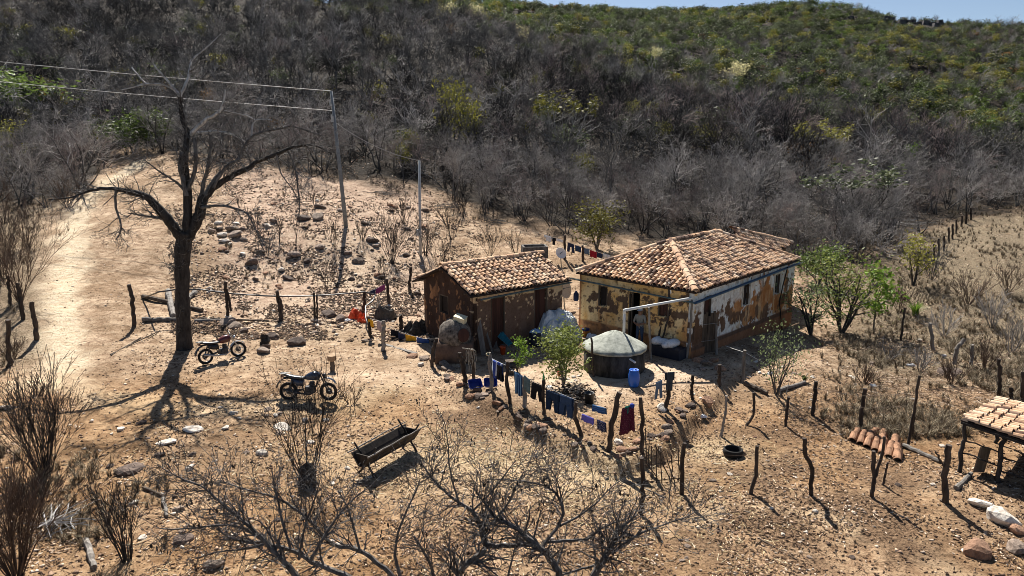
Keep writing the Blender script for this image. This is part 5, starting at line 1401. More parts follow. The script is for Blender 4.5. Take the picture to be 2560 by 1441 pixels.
for i, (a_, e_, lab) in enumerate([(T1, AT(-60, 149, f.y + 3), 'upper power line running left from the tall utility pole'), (np.array(f) + top1 * .86, AT(-60, 199, f.y + 3), 'lower power line running left from the tall utility pole'), (np.array(f) + top1 * .78, T2, 'service wire sagging between the two utility poles')]):
    b = MB(); P = catenary(a_, e_, .06 if i < 2 else .35); b.tube(P, .019 if i < 2 else .018, 5, cap=False)
    tag(b.build('power_line', m_wire), lab, 'wire')
# thin fence wires
m_fwire = mat('rusty_fence_wire', (.22, .16, .12), .7, vary=.3)
def wire(label, pts, r=.006, mt=None, name='fence_wire', group=None, cat='wire', sag=.02):
    b = MB(); P = [np.array(q) for q in pts]; Q = []
    for a_, e_ in zip(P[:-1], P[1:]): Q.append(catenary(a_, e_, sag * np.linalg.norm(e_ - a_) * .5, 8)[:-1])
    Q.append(P[-1][None]); b.tube(np.concatenate(Q), r, 4, cap=False)
    return tag(b.build(name, mt or m_fwire), label, cat, group)
yA, yB_ = YB(1798, 966), YB(1857, 957); yC = GP(1940, 985).y
for k, (h0, h1) in enumerate([(925, 893), (945, 915), (957, 935)]):
    wire('rusty wire between the short brown post and the pale post by the house', [AT(1799, h0, yA), AT(1860, h1, yB_)], group='rusty wires by the house')
wire('pale wire running from the house shadow past the pale post to the pale-leaved shrub', [AT(1814, 865, yB_ + 1.2), AT(1862, 881, yB_), AT(1950, 928, yC)], .009, m_wire)
CP = [(1705, 1237, 1130), (1876, 1235, 1140), (2026, 1239, 1125), (2180, 1243, 1150), (2362, 1256, 1140)]
for dz in (0, 35, 70):
    wire('thin wire strung along the near row of corral posts', [AT(x, t + dz, YB(x, b_)) for x, b_, t in CP], .004, group='corral wires near row')
CP2 = [(1730, 998, 950), (1801, 1091, 1005), (1865, 1064, 1000), (1964, 1066, 1008), (2032, 1039, 970), (2148, 1078, 990), (2269, 1120, 985)]
for dz in (0, 30):
    wire('thin wire strung along the far row of corral posts', [AT(x, t + dz, YB(x, b_)) for x, b_, t in CP2[1:]], .004, group='corral wires far row')
# hose
HP = [(356, 745, None), (398, 730, 800), (440, 724, 800), (500, 724, 800), (568, 733, 795), (630, 738, 797), (694, 741, 800), (786, 740, 797), (860, 735, 790), (911, 730, 785), (938, 737, 783), (932, 752, 790), (914, 766, 800), (914, 795, 815), (924, 822, 838)]
b = MB(); Q = [np.array(GP(x, y) if g is None else AT(x, y, YB(x, g))) for x, y, g in HP]
b.tube(np.concatenate([catenary(a_, e_, .01, 5)[:-1] for a_, e_ in zip(Q[:-1], Q[1:])] + [Q[-1][None]]), .035, 7)
m_hose = mat('black_hose', (.035, .035, .037), .35, vary=.2, bmp=0, spec=.6)
tag(b.build('hose', m_hose, smooth_=True), 'long black water hose hung along the posts behind the dead tree', 'hose')

# ------------------------------------------------------------------ stones
m_rock = mat('brown_grey_rock', (.33, .255, .20), .95, c2=(.13, .095, .075), scale=3.5, bmp=.9, rnd=.3, bd=.05)
m_rock_pale = mat('pale_rock', (.66, .60, .52), .95, c2=(.38, .30, .23), scale=3, bmp=.8, rnd=.12, bd=.05, lo=.3, hi=.55)
m_rock_dark = mat('dark_rock', (.17, .125, .10), .95, c2=(.07, .05, .042), scale=3.5, bmp=.9, rnd=.3, bd=.05)
m_rock_red = mat('reddish_rock', (.42, .25, .16), .95, c2=(.22, .12, .075), scale=4, bmp=.9, rnd=.25, bd=.05)
import bmesh
def rock_mesh(name, seed, sub=2, rough=.35, flat=.7):
    bm = bmesh.new(); bmesh.ops.create_icosphere(bm, subdivisions=sub, radius=1)
    rr = np.random.default_rng(seed); pl = rr.normal(0, 1, (9, 3)); pl /= np.linalg.norm(pl, axis=1, keepdims=True); dd = rr.uniform(.55, .95, 9)
    for v in bm.verts:
        c = np.array(v.co); 
        for p_, d_ in zip(pl, dd):
            s_ = c @ p_
            if s_ > d_: c = c - p_ * (s_ - d_) * .92
        n = .12 * (vnoise(c[0] * 2.3 + seed, c[1] * 2.3 + c[2] * 1.7, seed) - .5) * 2
        c = c * (1 + n * rough * 2) * np.array([1, .8, flat]); v.co = c
    me = bpy.data.meshes.new(name); bm.to_mesh(me); bm.free(); return me
ROCKS = {}
for kind, m_ in (('n', m_rock), ('p', m_rock_pale), ('d', m_rock_dark), ('r', m_rock_red)):
    ROCKS[kind] = []
    for i in range(4):
        me = rock_mesh('rock', 700 + i, 2, .4, .62); me.materials.append(m_); ROCKS[kind].append(me)
def rock(px, py, wpx, kind, label, group=None, hr=1.0, name='stone', rz=None, Y=None):
    p = GP(px, py); s = wpx / PXM(p) / 1.75
    o = link(name, ROCKS[kind][int(rng.integers(0, 4))]); o.location = (p.x, p.y, p.z + s * .18 * hr)
    o.rotation_euler = (rng.normal(0, .15), rng.normal(0, .15), rng.uniform(0, 6.28) if rz is None else rz); o.scale = (s, s, s * hr)
    return tag(o, label, 'stone' if name == 'stone' else 'boulder', group)
for a_ in [(2505, 1305, 75, 'p', 'large white boulder in the lower right below the shed', 1.1), (2445, 1385, 70, 'r', 'large orange and white round boulder in the bottom right', 1.3), (2452, 1262, 58, 'p', 'flat elongated white rock just below the shed posts', .6), (2545, 1330, 42, 'r', 'orange-stained boulder cut by the right edge below the white boulder', 1.0), (2535, 1375, 60, 'n', 'pale brown boulder at the right edge beside the orange and white one', .9),
           (2372, 936, 62, 'd', 'long dark red-brown rock lying behind the corral on the right slope', .6), (655, 1135, 30, 'p', 'white rock with a dark side left of the coppiced stump', .9), (650, 1130, 12, 'd', 'small dark stone touching the white rock left of the coppiced stump', .9), (325, 1178, 68, 'd', 'wide dark overhanging rock in the left foreground', .6), (415, 1110, 48, 'p', 'flat white slab in the left foreground', .5), (484, 1076, 58, 'p', 'long flat white slab above the left foreground stones', .35), (708, 1070, 48, 'p', 'flat pale slab left of the brown wispy shrub', .4),
           (475, 1172, 26, 'p', 'round white stone in the left foreground', .9), (400, 1140, 28, 'd', 'dark layered stone below the flat white slab', .8), (460, 1352, 50, 'd', 'dark angular block in the bottom left foreground', .8), (535, 1418, 52, 'n', 'grey cracked boulder at the bottom edge left of centre', .9), (445, 1275, 28, 'n', 'brown rounded stone beside the short pale log', .9),
           (20, 1022, 40, 'p', 'pale flat slab at the left edge above the dark shrub', .5), (1052, 914, 17, 'p', 'white squared stone in front of the laundry by the oven', 1.2), (742, 862, 45, 'd', 'big dark boulder behind the hose fence', 1.0), (1545, 1108, 26, 'p', 'pale stone under the maroon dress', .8), (2303, 855, 20, 'p', 'pale stone beside the grey post on the dry slope', .9), (1768, 1010, 34, 'r', 'orange-brown upright stone beside the short thin post', 1.4), (1655, 1025, 30, 'p', 'cream boulder at the foot of the jacket post', 1.3)]:
    rock(a_[0], a_[1], a_[2], a_[3], a_[4], None, a_[5], 'boulder')
def rocks_near(lst, kind_list, label, group, hr=.85):
    for i, (x, y, w) in enumerate(lst): rock(x, y, w, kind_list[i % len(kind_list)], label, group, hr)
rr_ = np.random.default_rng(91)
# stone edge under the washing line
edge_px = [(1100, 925), (1165, 975), (1215, 985), (1280, 1035), (1340, 1065), (1400, 1085), (1460, 1110), (1540, 1135), (1600, 1110), (1650, 1085), (1700, 1035), (1770, 985)]
lst = []
for i in range(len(edge_px) - 1):
    for k in range(7):
        t = rr_.random(); lst.append((edge_px[i][0] * (1 - t) + edge_px[i + 1][0] * t + rr_.normal(0, 9), edge_px[i][1] * (1 - t) + edge_px[i + 1][1] * t + rr_.normal(0, 8), rr_.uniform(10, 30)))
rocks_near(lst, 'nrdndr', 'rough stone of the low edge under the washing line', 'stones of the low yard edge')
lst = [(1195, 975, 26), (1210, 990, 28), (1090, 900, 40), (1060, 898, 34), (1110, 910, 36), (1030, 893, 30), (1125, 890, 22), (1120, 925, 36), (1098, 880, 20)]
rocks_near(lst, 'nnr', 'flat brown stone of the broken ledge before the clay oven', 'stones of the oven ledge', .6)
lst = [(555, 590, 28), (580, 575, 34), (548, 575, 24), (560, 605, 26), (590, 590, 40), (605, 575, 18), (575, 612, 16), (530, 580, 22), (568, 630, 14), (545, 560, 20)]
rocks_near(lst, 'pnd', 'rock of the stone pile right of the dead tree', 'rocks of the pile by the tree')
lst = [(630, 660, 36), (735, 640, 32), (770, 655, 22), (930, 605, 34), (895, 655, 30), (685, 555, 28), (760, 550, 40), (795, 548, 40), (910, 560, 22), (1015, 640, 22), (850, 530, 24), (800, 520, 30), (680, 845, 36), (590, 820, 40), (820, 790, 40), (850, 800, 34), (660, 880, 36), (665, 870, 30), (610, 830, 30), (570, 810, 44), (720, 700, 30), (880, 700, 22), (800, 620, 26), (870, 635, 24), (640, 700, 20)]
rocks_near(lst, 'dnd', 'dark boulder lying on the stony slope behind the hose', 'dark boulders on the stony slope')
lst = [(rr_.uniform(500, 1080), rr_.uniform(500, 860), rr_.uniform(8, 22)) for _ in range(110)]
rocks_near(lst, 'ndrpn', 'stone scattered over the slope behind the hose', 'stones on the slope behind the hose')
lst = [(rr_.uniform(250, 900), rr_.uniform(1010, 1430), rr_.uniform(8, 26)) for _ in range(46)]
rocks_near(lst, 'npdp', 'loose stone on the open ground of the left foreground', 'loose stones in the left foreground', .7)
lst = [(rr_.uniform(1700, 2440), rr_.uniform(1080, 1430), rr_.uniform(8, 20)) for _ in range(26)]
rocks_near(lst, 'nprd', 'loose stone on the trodden corral ground', 'loose stones in the corral', .7)
lst = [(rr_.uniform(1780, 2300), rr_.uniform(890, 1000), rr_.uniform(7, 16)) for _ in range(24)]
rocks_near(lst, 'pnp', 'pale stone in the littered ground right of the house', 'pale stones right of the house', .7)
lst = [(1745, 905, 30), (1765, 912, 34), (1785, 905, 28), (1755, 925, 22), (1800, 925, 30)]
rocks_near(lst, 'rn', 'rounded stone at the foot of the plank gate', 'stones at the plank gate')
# pebbles, straw and clods: too many to count
def scatter_stuff(name, label, n, sampler, maker, mt, seed):
    rr = np.random.default_rng(seed); V, T = [], []; n0 = 0
    P = sampler(rr, n); z = height(P[:, 0], P[:, 1])
    V, T = maker(rr, P, z)
    o = link(name, quick_mesh(name, V, T, mt)); return tag(o, label, kind='stuff')
def samp_px(x0, x1, y0, y1, dens=None):
    def f(rr, n):
        x = rr.uniform(x0, x1, n); y = y0 + (y1 - y0) * rr.random(n)
        u = (x - 1280) / F; v = (y - 720.5) / F
        t = (-H - .1) / (-math.sin(PITCH) - v * math.cos(PITCH)); P = np.stack([u * t, t * (math.cos(PITCH) - v * math.sin(PITCH))], 1)
        if dens is not None: P = P[rr.random(len(P)) < dens(P[:, 0], P[:, 1])]
        return P
    return f
OCT = np.array([(1, 0, 0), (-.5, .87, 0), (-.5, -.87, 0), (.25, .3, .75), (0, 0, -.6)])
OCTF = np.array([(0, 1, 3), (1, 2, 3), (2, 0, 3), (1, 0, 4), (2, 1, 4), (0, 2, 4)])
def mk_pebble(smin, smax):
    def f(rr, P, z):
        n = len(P); s = smin + (smax - smin) * rr.random(n) ** 3; a = rr.uniform(0, 6.28, n)
        B = OCT[None] * rr.uniform(.6, 1.3, (n, 5, 1)) * s[:, None, None]
        x = B[..., 0] * np.cos(a)[:, None] - B[..., 1] * np.sin(a)[:, None]; y = B[..., 0] * np.sin(a)[:, None] + B[..., 1] * np.cos(a)[:, None]
        V = np.stack([x + P[:, :1], y + P[:, 1:], B[..., 2] * .8 + z[:, None] + s[:, None] * .1], -1)
        T = OCTF[None] + 5 * np.arange(n)[:, None, None]
        return V.reshape(-1, 3), T.reshape(-1, 3)
    return f
def mk_straw(lmin, lmax, w, lift=.02):
    def f(rr, P, z):
        n = len(P); l = rr.uniform(lmin, lmax, n) / 2; a = rr.uniform(0, 6.28, n); dx, dy = np.cos(a) * l, np.sin(a) * l; e = rr.normal(0, .12, n) * l
        px_, py_ = -np.sin(a) * w, np.cos(a) * w; zz = z + rr.uniform(.006, lift, n)
        A = np.stack([P[:, 0] - dx, P[:, 1] - dy, zz - e], 1); B = np.stack([P[:, 0] + dx, P[:, 1] + dy, zz + e], 1); W = np.stack([px_, py_, np.zeros(n)], 1); U = np.array([0, 0, w * 1.4])
        V = np.stack([A + W, B + W * .6, A - W, B - W * .6, A + U, B + U], 1).reshape(-1, 3); k = 6 * np.arange(n)[:, None]
        T = np.concatenate([k + np.array([[0, 1, 5, 4]]), k + np.array([[4, 5, 3, 2]])])
        return V, T
    return f
def isl_mat(name, stops, rough=.95):
    m, nt, bs = new_mat(name); gi = N(nt, 'ShaderNodeNewGeometry')
    nt.links.new(ramp(nt, gi.outputs['Random Per Island'], stops), bs.inputs['Base Color']); bs.inputs['Roughness'].default_value = rough; bs.inputs['Specular IOR Level'].default_value = .15
    return m
m_peb = isl_mat('pebbles', [(0, (.09, .06, .045)), (.3, (.26, .17, .115)), (.6, (.50, .36, .25)), (.92, (.60, .48, .37)), (1, (.74, .66, .57))])
m_clod = isl_mat('dark_clods', [(0, (.035, .022, .015)), (.6, (.085, .052, .034)), (1, (.19, .12, .075))])
m_straw = isl_mat('straw', [(0, (.22, .14, .07)), (.4, (.46, .34, .18)), (.8, (.70, .58, .36)), (1, (.80, .72, .52))])
m_litter = isl_mat('dry_leaf_litter', [(0, (.05, .034, .024)), (.5, (.17, .105, .065)), (.85, (.36, .24, .15)), (1, (.60, .50, .40))])
m_litter_dark = isl_mat('dark_leaf_litter', [(0, (.025, .018, .014)), (.6, (.08, .052, .036)), (1, (.22, .14, .09))])
outside = lambda x, y: (1 - .85 * np.exp(-((x - 3.0) ** 2 / 9 + (y - 25.5) ** 2 / 5))) * (y < wood_edge(x, y) + 2) * (1 - .8 * np.interp(seg_dist(x, y, TRACK)[0], [0, 1.2, 2], [1, .8, 0]))
patchy = lambda x, y, s=.55, sd=301: smooth(.38, .62, fbm(x * s, y * s, sd, 3))
scatter_stuff('pebbles', 'small stones strewn over the bare ground', 17000, samp_px(-100, 2660, 455, 1480, lambda x, y: outside(x, y) * (.25 + .75 * patchy(x, y))), mk_pebble(.012, .085), m_peb, 1)
scatter_stuff('clods', 'dark clods and droppings on the trodden ground', 16000, samp_px(-100, 2660, 700, 1480, lambda x, y: outside(x, y) * (.15 + .85 * patchy(x, y, .7, 311))), mk_pebble(.012, .06), m_clod, 2)
scatter_stuff('slope_litter', 'dark leaf litter lying in drifts on the stony slope', 42000, samp_px(430, 1250, 470, 860, lambda x, y: patchy(x, y, .8, 361) ** 2 * outside(x, y)), mk_straw(.04, .16, .03), m_litter_dark, 13)
scatter_stuff('stones_on_slope', 'small rubble on the stony slope', 20000, samp_px(480, 1150, 500, 860, lambda x, y: patchy(x, y, .6, 321) * .9 + .1), mk_pebble(.02, .15), m_peb, 3)
scatter_stuff('straw', 'pale straw and stalks scattered before the yard', 16000, samp_px(300, 2000, 960, 1480, lambda x, y: np.clip(np.exp(-(((x - .3) / 4.2) ** 2 + ((y - 19) / 3.2) ** 2)) * 1.1 + .12, 0, 1) * patchy(x, y, .8, 331) * outside(x, y)), mk_straw(.05, .28, .007), m_straw, 4)
scatter_stuff('leaf_litter', 'brown dry leaves and chaff over the ground', 70000, samp_px(-100, 2660, 480, 1480, lambda x, y: outside(x, y) * (.08 + .92 * patchy(x, y, .5, 341))), mk_straw(.03, .10, .016), m_litter, 5)
scatter_stuff('wood_litter', 'fallen twigs on the ground by the scrub', 9000, samp_px(-100, 2660, 380, 700, lambda x, y: np.exp(-np.abs(y - wood_edge(x, y)) / 3.0)), mk_straw(.15, .7, .012, .06), m_litter, 6)
scatter_stuff('weed_stalks', 'broken dry weed stalks on the right slope', 12000, samp_px(2030, 2660, 570, 1060, lambda x, y: .15 + .85 * patchy(x, y, .5, 371)), mk_straw(.08, .45, .008, .12), m_litter, 14)
# dry grass
m_grass = isl_mat('dry_grass_blades', [(0, (.05, .038, .026)), (.45, (.16, .12, .08)), (.8, (.36, .29, .19)), (1, (.55, .47, .33))])
TUFT = []
for i in range(4):
    b = MB(); blade_tuft(b, 26, .42, .30, .013, np.random.default_rng(60 + i), .9); TUFT.append(b.mesh('grass_tuft%d' % i, m_grass))
rr = np.random.default_rng(5)
P1 = samp_px(2010, 2700, 560, 1060)(rr, 10000)
pcx = col_of(P1[:, 0] / P1[:, 1], P1[:, 1])
P1 = P1[(rr.random(len(P1)) < smooth(2010, 2180, pcx) * (.12 + .88 * patchy(P1[:, 0], P1[:, 1], .45, 351)))]
P2 = samp_px(-150, 160, 480, 1000, lambda x, y: patchy(x, y, .5, 352))(rr, 1800)
P2 = P2[seg_dist(P2[:, 0], P2[:, 1], TRACK)[0] > 1.6]
P3g = samp_px(-100, 2660, 430, 720, lambda x, y: np.exp(-np.abs(y - wood_edge(x, y) - 1) / 3.5) * patchy(x, y, .6, 353))(rr, 9000)
P4 = samp_px(-100, 420, 1150, 1480, lambda x, y: patchy(x, y, .6, 354))(rr, 900)
P5 = samp_px(500, 1150, 500, 760, lambda x, y: patchy(x, y, .4, 355) * .5)(rr, 1500)
PG_ = np.concatenate([P1, P2, P3g, P4, P5]); PG_ = PG_[PG_[:, 1] < wood_edge(PG_[:, 0], PG_[:, 1]) + 6]
gn_scatter('dry_grass', 'dry straw-coloured grass and low brittle weeds', np.stack([PG_[:, 0], PG_[:, 1], height(PG_[:, 0], PG_[:, 1]) - .02], 1), rr.uniform(0, 6.28, len(PG_)), rr.uniform(.25, 1.2, len(PG_)), rr.integers(0, 4, len(PG_)), TUFT)

# dark rock cliff near the far skyline
def cliff(label, x0, x1, yrow, hrow, Y, seed):
    rr = np.random.default_rng(seed); mb = MB(); n = max(4, int((x1 - x0) / 9))
    for i in range(n):
        px = x0 + (x1 - x0) * (i + .5) / n + rr.normal(0, 3); yy = Y + rr.normal(0, 2)
        p = np.array(AT(px, np.interp(px, [x0, x1], yrow) + rr.normal(0, 3), yy)); s = (x1 - x0) / n / PXM(p) * 1.5
        hh = hrow / PXM(p) * rr.uniform(.6, 1.2)
        mb.box(p + [0, 0, -hh * .2], (s * rr.uniform(.7, 1.6), s * 1.4, hh * 1.6), 0, Matrix.Rotation(rr.uniform(-.4, .4), 3, 'Z') @ Matrix.Rotation(rr.normal(0, .08), 3, 'Y'), rr.uniform(.55, .9))
    return tag(mb.build('rock_cliff', m_cliff), label, 'cliff')
m_cliff = mat('dark_cliff_rock', (.12, .11, .108), .9, c2=(.02, .02, .022), scale=.5, bmp=.8, bd=.4)
cliff('dark rock cliff under the far right ridge, longest of the outcrops', 2200, 2352, (58, 62), 13, 362, 1)
cliff('dark rock outcrop at the peak of the far ridge', 2135, 2225, (52, 52), 11, 364, 2)
cliff('low dark rock band on the far hillside left of the peak', 1965, 2025, (34, 32), 11, 368, 3)
cliff('shaded rock band below the far ridge peak', 2030, 2235, (52, 50), 8, 352, 4)
# ------------------------------------------------------------------ round water tank and its white pipe
m_conc = mat('aged_pale_concrete', (.40, .41, .355), .95, c2=(.20, .21, .18), scale=4.5, detail=8, bmp=.5, bd=.03, lo=.36, hi=.62)
m_tankwall = mat('blackened_tank_wall', (.085, .08, .075), .95, c2=(.014, .014, .014), scale=3.5, stretch=(1, 1, .35), bmp=.5)
tc_ = GP(1540, 948); rT = 157 / 2 / PXM((0, tc_.y + 1.0, .7)) ; cT = Vector((AT(1536, 880, tc_.y + rT).x, tc_.y + rT, 0)); zT = hz(cT.x, cT.y) - .1
tank = thing('water_tank', 'round blackened water tank with a shallow conical concrete lid in the yard', 'water tank', (cT.x, cT.y, zT))
b = MB(); b.lathe([(rT * .985, 0), (rT * .97, .45), (rT * .965, .93)], 40); b.build('wall', m_tankwall, tank, True)
b = MB(); n = 44; prof = [(1.02, .90), (1.03, .97), (.9, 1.06), (.62, 1.24), (.36, 1.40), (.18, 1.50), (.06, 1.545)]
V = []; rr = np.random.default_rng(8)
for r, z in prof:
    for j in range(n):
        t = 2 * math.pi * j / n; k = r * rT * (1 + .018 * math.sin(5 * t + 1) + (.012 * rr.normal() if r < 1 else .006 * rr.normal()))
        V.append((k * math.cos(t), k * math.sin(t), z + .012 * rr.normal()))
b.add(V, [(i * n + j, i * n + (j + 1) % n, (i + 1) * n + (j + 1) % n, (i + 1) * n + j) for i in range(len(prof) - 1) for j in range(n)] + [tuple(range(n))[::-1], tuple((len(prof) - 1) * n + j for j in range(n))])
lid = b.build('lid', m_conc, tank, True)
b = MB(); a_ = Vector((.35 * rT, -rT * .9, .78)); b.tube([a_, a_ + Vector((.16, -.22, -.06))], .04, 8); b.build('overflow_pipe', m_pvc, tank)
pA = np.array(AT(1728, 746, PB[1] - .15)); pBn = np.array(AT(1561, 776, cT.y + .05)); pC = np.array([pBn[0] + .01, pBn[1], zT + 1.45])
dp = thing('drain_pipe', 'white plastic pipe carrying roof water from the house corner to the round tank', 'pipe', Vector(pC))
for nm, a_, e_ in (('pipe', pA, pBn), ('pipe', pBn, pC)):
    b = MB(); b.tube([a_ - pC, e_ - pC], .052, 10); b.build(nm, m_pvc, dp, True)
b = MB(); b.tube([pBn - pC + [.12, 0, .02], pBn - pC, pBn - pC + [0, 0, -.14]], .064, 10); b.build('elbow', m_pvc, dp, True)
b = MB(); b.tube([AT(1673, 706, YB(1678, 882) - .02), AT(1680, 742, YB(1678, 882) - .02)], .045, 8); tag(b.build('pipe_offcut', m_pvc), 'short white pipe fixed to the top of the tall stake before the house', 'pipe')

# ------------------------------------------------------------------ motorcycles
m_tyre = mat('tyre_rubber', (.022, .021, .02), .9, c2=(.012, .012, .012), scale=12)
m_chrome = mat('worn_metal', (.50, .50, .50), .35, vary=.3, metal=.9, bmp=.05)
m_engine = mat('engine_metal', (.09, .09, .095), .5, c2=(.03, .03, .03), metal=.5, scale=14)
m_mblack = mat('black_plastic', (.02, .02, .022), .45, vary=.2, bmp=0, spec=.5)
m_seat = mat('black_seat_vinyl', (.03, .031, .036), .4, vary=.2, bmp=.05, spec=.6)
m_blue = mat('dark_blue_paint', (.035, .05, .085), .25, vary=.15, bmp=0, spec=.6)
m_red = mat('shaded_red_paint', (.085, .008, .010), .3, vary=.15, bmp=0, spec=.6)  # red darkened: shade of the dead tree put into the colour
m_glass = mat('mirror_glass', (.5, .52, .54), .1, vary=.05, metal=1.0, bmp=0)
def motorcycle(label, rear_px, front_px, tank_m, style, steer, lean):
    pr, pf = GP(*rear_px), GP(*front_px); d = pf - pr; L = math.hypot(d.x, d.y); c = (pr + pf) / 2
    root = thing('motorcycle', label, 'motorcycle', c, math.atan2(d.y, d.x)); k = L / 1.36
    root.rotation_euler = (lean, 0, math.atan2(d.y, d.x)); root.scale = (k, k, k)
    Rw = .315
    def P(nm, mb, m, par=root, sm=False): return mb.build(nm, m, par, sm)
    def wheel(x, ang):
        b = MB(); b.torus((0, 0, 0), Rw - .045, .048, 28, 8); w = P('wheel', b, m_tyre, root, True); w.location = (x, 0, Rw); w.rotation_euler = (0, 0, ang)
        b = MB(); b.torus((0, 0, 0), Rw - .095, .016, 24, 6); P('rim', b, m_chrome if style == 2 else m_mblack, w, True)
        b = MB()
        for s in range(14):
            t = 2 * math.pi * s / 14; b.tube([(.04 * math.cos(t + .5), .03 * (-1) ** s, .04 * math.sin(t + .5)), ((Rw - .1) * math.cos(t), 0, (Rw - .1) * math.sin(t))], .004, 3, cap=False)
        P('spokes', b, m_chrome, w)
        b = MB(); b.tube([(0, -.06, 0), (0, .06, 0)], .05, 10); b.tube([(0, .05, 0), (0, .062, 0)], .115, 14); P('hub', b, m_engine, w, True)
    wheel(-.68, 0); wheel(.68, steer)
    b = MB()
    b.tube([(.42, 0, .88), (.30, 0, .62), (.18, 0, .30), (-.15, 0, .28), (-.22, 0, .55), (-.30, 0, .74)], .02, 6)
    b.tube([(.40, 0, .84), (0, 0, .76), (-.30, 0, .74), (-.85, 0, .80)], .02, 6)
    for s in (-1, 1): b.tube([(-.18, .07 * s, .38), (-.68, .09 * s, Rw)], .022, 6)
    P('frame', b, m_mblack)
    for s in (-1, 1):
        b = MB(); b.tube([(-.66, .12 * s, .34), (-.50, .12 * s, .72)], [.03, .025], 7); P('shock_absorber', b, m_engine)
        b = MB(); b.tube([(.70, .085 * s, Rw), (.52, .085 * s, .72), (.43, .085 * s, .95)], [.026, .022, .022], 8); P('fork_leg', b, m_chrome if style == 2 else m_mblack)
    b = MB(); b.box((.05, 0, .38), (.34, .24, .22), 0, None, .85); b.lathe([(.085, 0), (.10, .03), (.085, .06), (.10, .09), (.085, .12), (.10, .15), (.07, .2)], 12, (.13, 0, .46)); b.tube([(.0, -.16, .36), (.0, .16, .36)], .10, 12); P('engine', b, m_engine)
    b = MB(); b.tube([(.20, -.08, .52), (.30, -.11, .36), (.10, -.14, .24), (-.35, -.15, .30), (-.80, -.16, .42)], [.018, .02, .022, .04, .045], 8); P('exhaust', b, m_chrome if style == 2 else m_engine, root, True)
    # tank: lofted
    def loft(secs, nm, m, kk=12):
        b = MB(); V = []
        for x, w, z0, z1 in secs:
            for j in range(kk):
                t = 2 * math.pi * j / kk; V.append((x, w * math.copysign(abs(math.cos(t)) ** .7, math.cos(t)), (z0 + z1) / 2 + (z1 - z0) / 2 * math.copysign(abs(math.sin(t)) ** .7, math.sin(t))))
        n_ = len(secs); F_ = [(i * kk + j, i * kk + (j + 1) % kk, (i + 1) * kk + (j + 1) % kk, (i + 1) * kk + j) for i in range(n_ - 1) for j in range(kk)] + [tuple(range(kk))[::-1], tuple((n_ - 1) * kk + j for j in range(kk))]
        b.add(V, F_); return P(nm, b, m, root, True)
    loft([(.42, .05, .80, .92), (.34, .13, .72, 1.0), (.18, .155, .70, 1.02), (.0, .12, .72, .94), (-.10, .07, .74, .86)], 'fuel_tank', tank_m)
    loft([(-.02, .07, .75, .84), (-.2, .12, .73, .83), (-.5, .125, .76, .87), (-.72, .10, .82, .92), (-.82, .05, .86, .93)], 'seat', m_seat)
    loft([(-.15, .12, .50, .72), (-.35, .13, .52, .74), (-.55, .10, .62, .78)], 'side_cover', tank_m if style == 1 else m_mblack)
    def fender(x0, z0, r, a0, a1, w, nm, m, ang=0, par=root):
        b = MB(); V = []; n_ = 9
        for i in range(n_):
            t = a0 + (a1 - a0) * i / (n_ - 1)
            for y, dr in ((-w, -.02), (-w * .6, .008), (w * .6, .008), (w, -.02), (w, -.026), (-w, -.026)): V.append((x0 + (r + dr) * math.cos(t), y, z0 + (r + dr) * math.sin(t)))
        b.add(V, [(i * 6 + j, i * 6 + (j + 1) % 6, (i + 1) * 6 + (j + 1) % 6, (i + 1) * 6 + j) for i in range(n_ - 1) for j in range(6)]); return P(nm, b, m)
    if style == 1: fender(.64, Rw + .14, Rw + .03, .5, 2.3, .06, 'front_mudguard', m_chrome)
    else: fender(.68, Rw, Rw + .05, .7, 2.6, .06, 'front_mudguard', m_chrome)
    fender(-.68, Rw + .06, Rw + .10, 1.2, 3.0, .075, 'rear_mudguard', m_mblack)
    b = MB(); b.tube([(-.35, 0, 1.04), (-.30, 0, 1.0)], .01, 4)
    b = MB(); hb_ = [(.30, -.38, 1.06), (.36, -.30, 1.10), (.42, -.08, 1.0), (.42, .08, 1.0), (.36, .30, 1.10), (.30, .38, 1.06)]
    M = Matrix.Translation((.43, 0, 0)) @ Matrix.Rotation(steer, 4, 'Z') @ Matrix.Translation((-.43, 0, 0))
    hb_ = [M @ Vector(q) for q in hb_]; b.tube(hb_, .014, 6); P('handlebar', b, m_mblack)
    for s in (0, -1):
        e = hb_[1] if s == 0 else hb_[4]
        b = MB(); b.tube([e, e + Vector((-.03, .05 * (1 if s else -1), .22))], .007, 5); q = e + Vector((-.03, .05 * (1 if s else -1), .24)); mr = P('mirror', b, m_mblack)
        b = MB(); b.box(q, (.025, .13, .075)); P('mirror_glass', b, m_glass, mr)
    b = MB(); b.lathe([(.03, 0), (.085, .03), (.09, .08), (.085, .10)], 14); b.xform(Matrix.Translation(M @ Vector((.50, 0, .86))) @ Matrix.Rotation(steer, 4, 'Z') @ Matrix.Rotation(math.radians(90), 4, 'Y')); P('headlight', b, m_chrome if style == 2 else m_mblack, root, True)
    b = MB(); b.box((-.88, 0, .84), (.07, .14, .07)); P('tail_light', b, m_red)
    b = MB(); b.box((-.86, 0, .93), (.22, .20, .02)); b.tube([(-.6, .1, .92), (-.95, .1, .95), (-.95, -.1, .95), (-.6, -.1, .92)], .01, 5); P('luggage_rack', b, m_mblack)
    b = MB(); b.box((-.93, 0, .66), (.015, .16, .12), 0, Matrix.Rotation(.35, 3, 'Y')); P('number_plate', b, m_chrome)
    b = MB(); b.tube([(-.05, .14, .30), (-.12, .32, .03)], .012, 5); P('side_stand', b, m_mblack)
    return root
motorcycle('dark blue motorcycle parked side-on in the sun right of the dead tree', (722, 998), (822, 1005), m_blue, 1, -.12, -.10)
motorcycle('black and red motorcycle parked in the shade at the foot of the dead tree', (517, 912), (598, 891), m_red, 2, -.45, -.10)

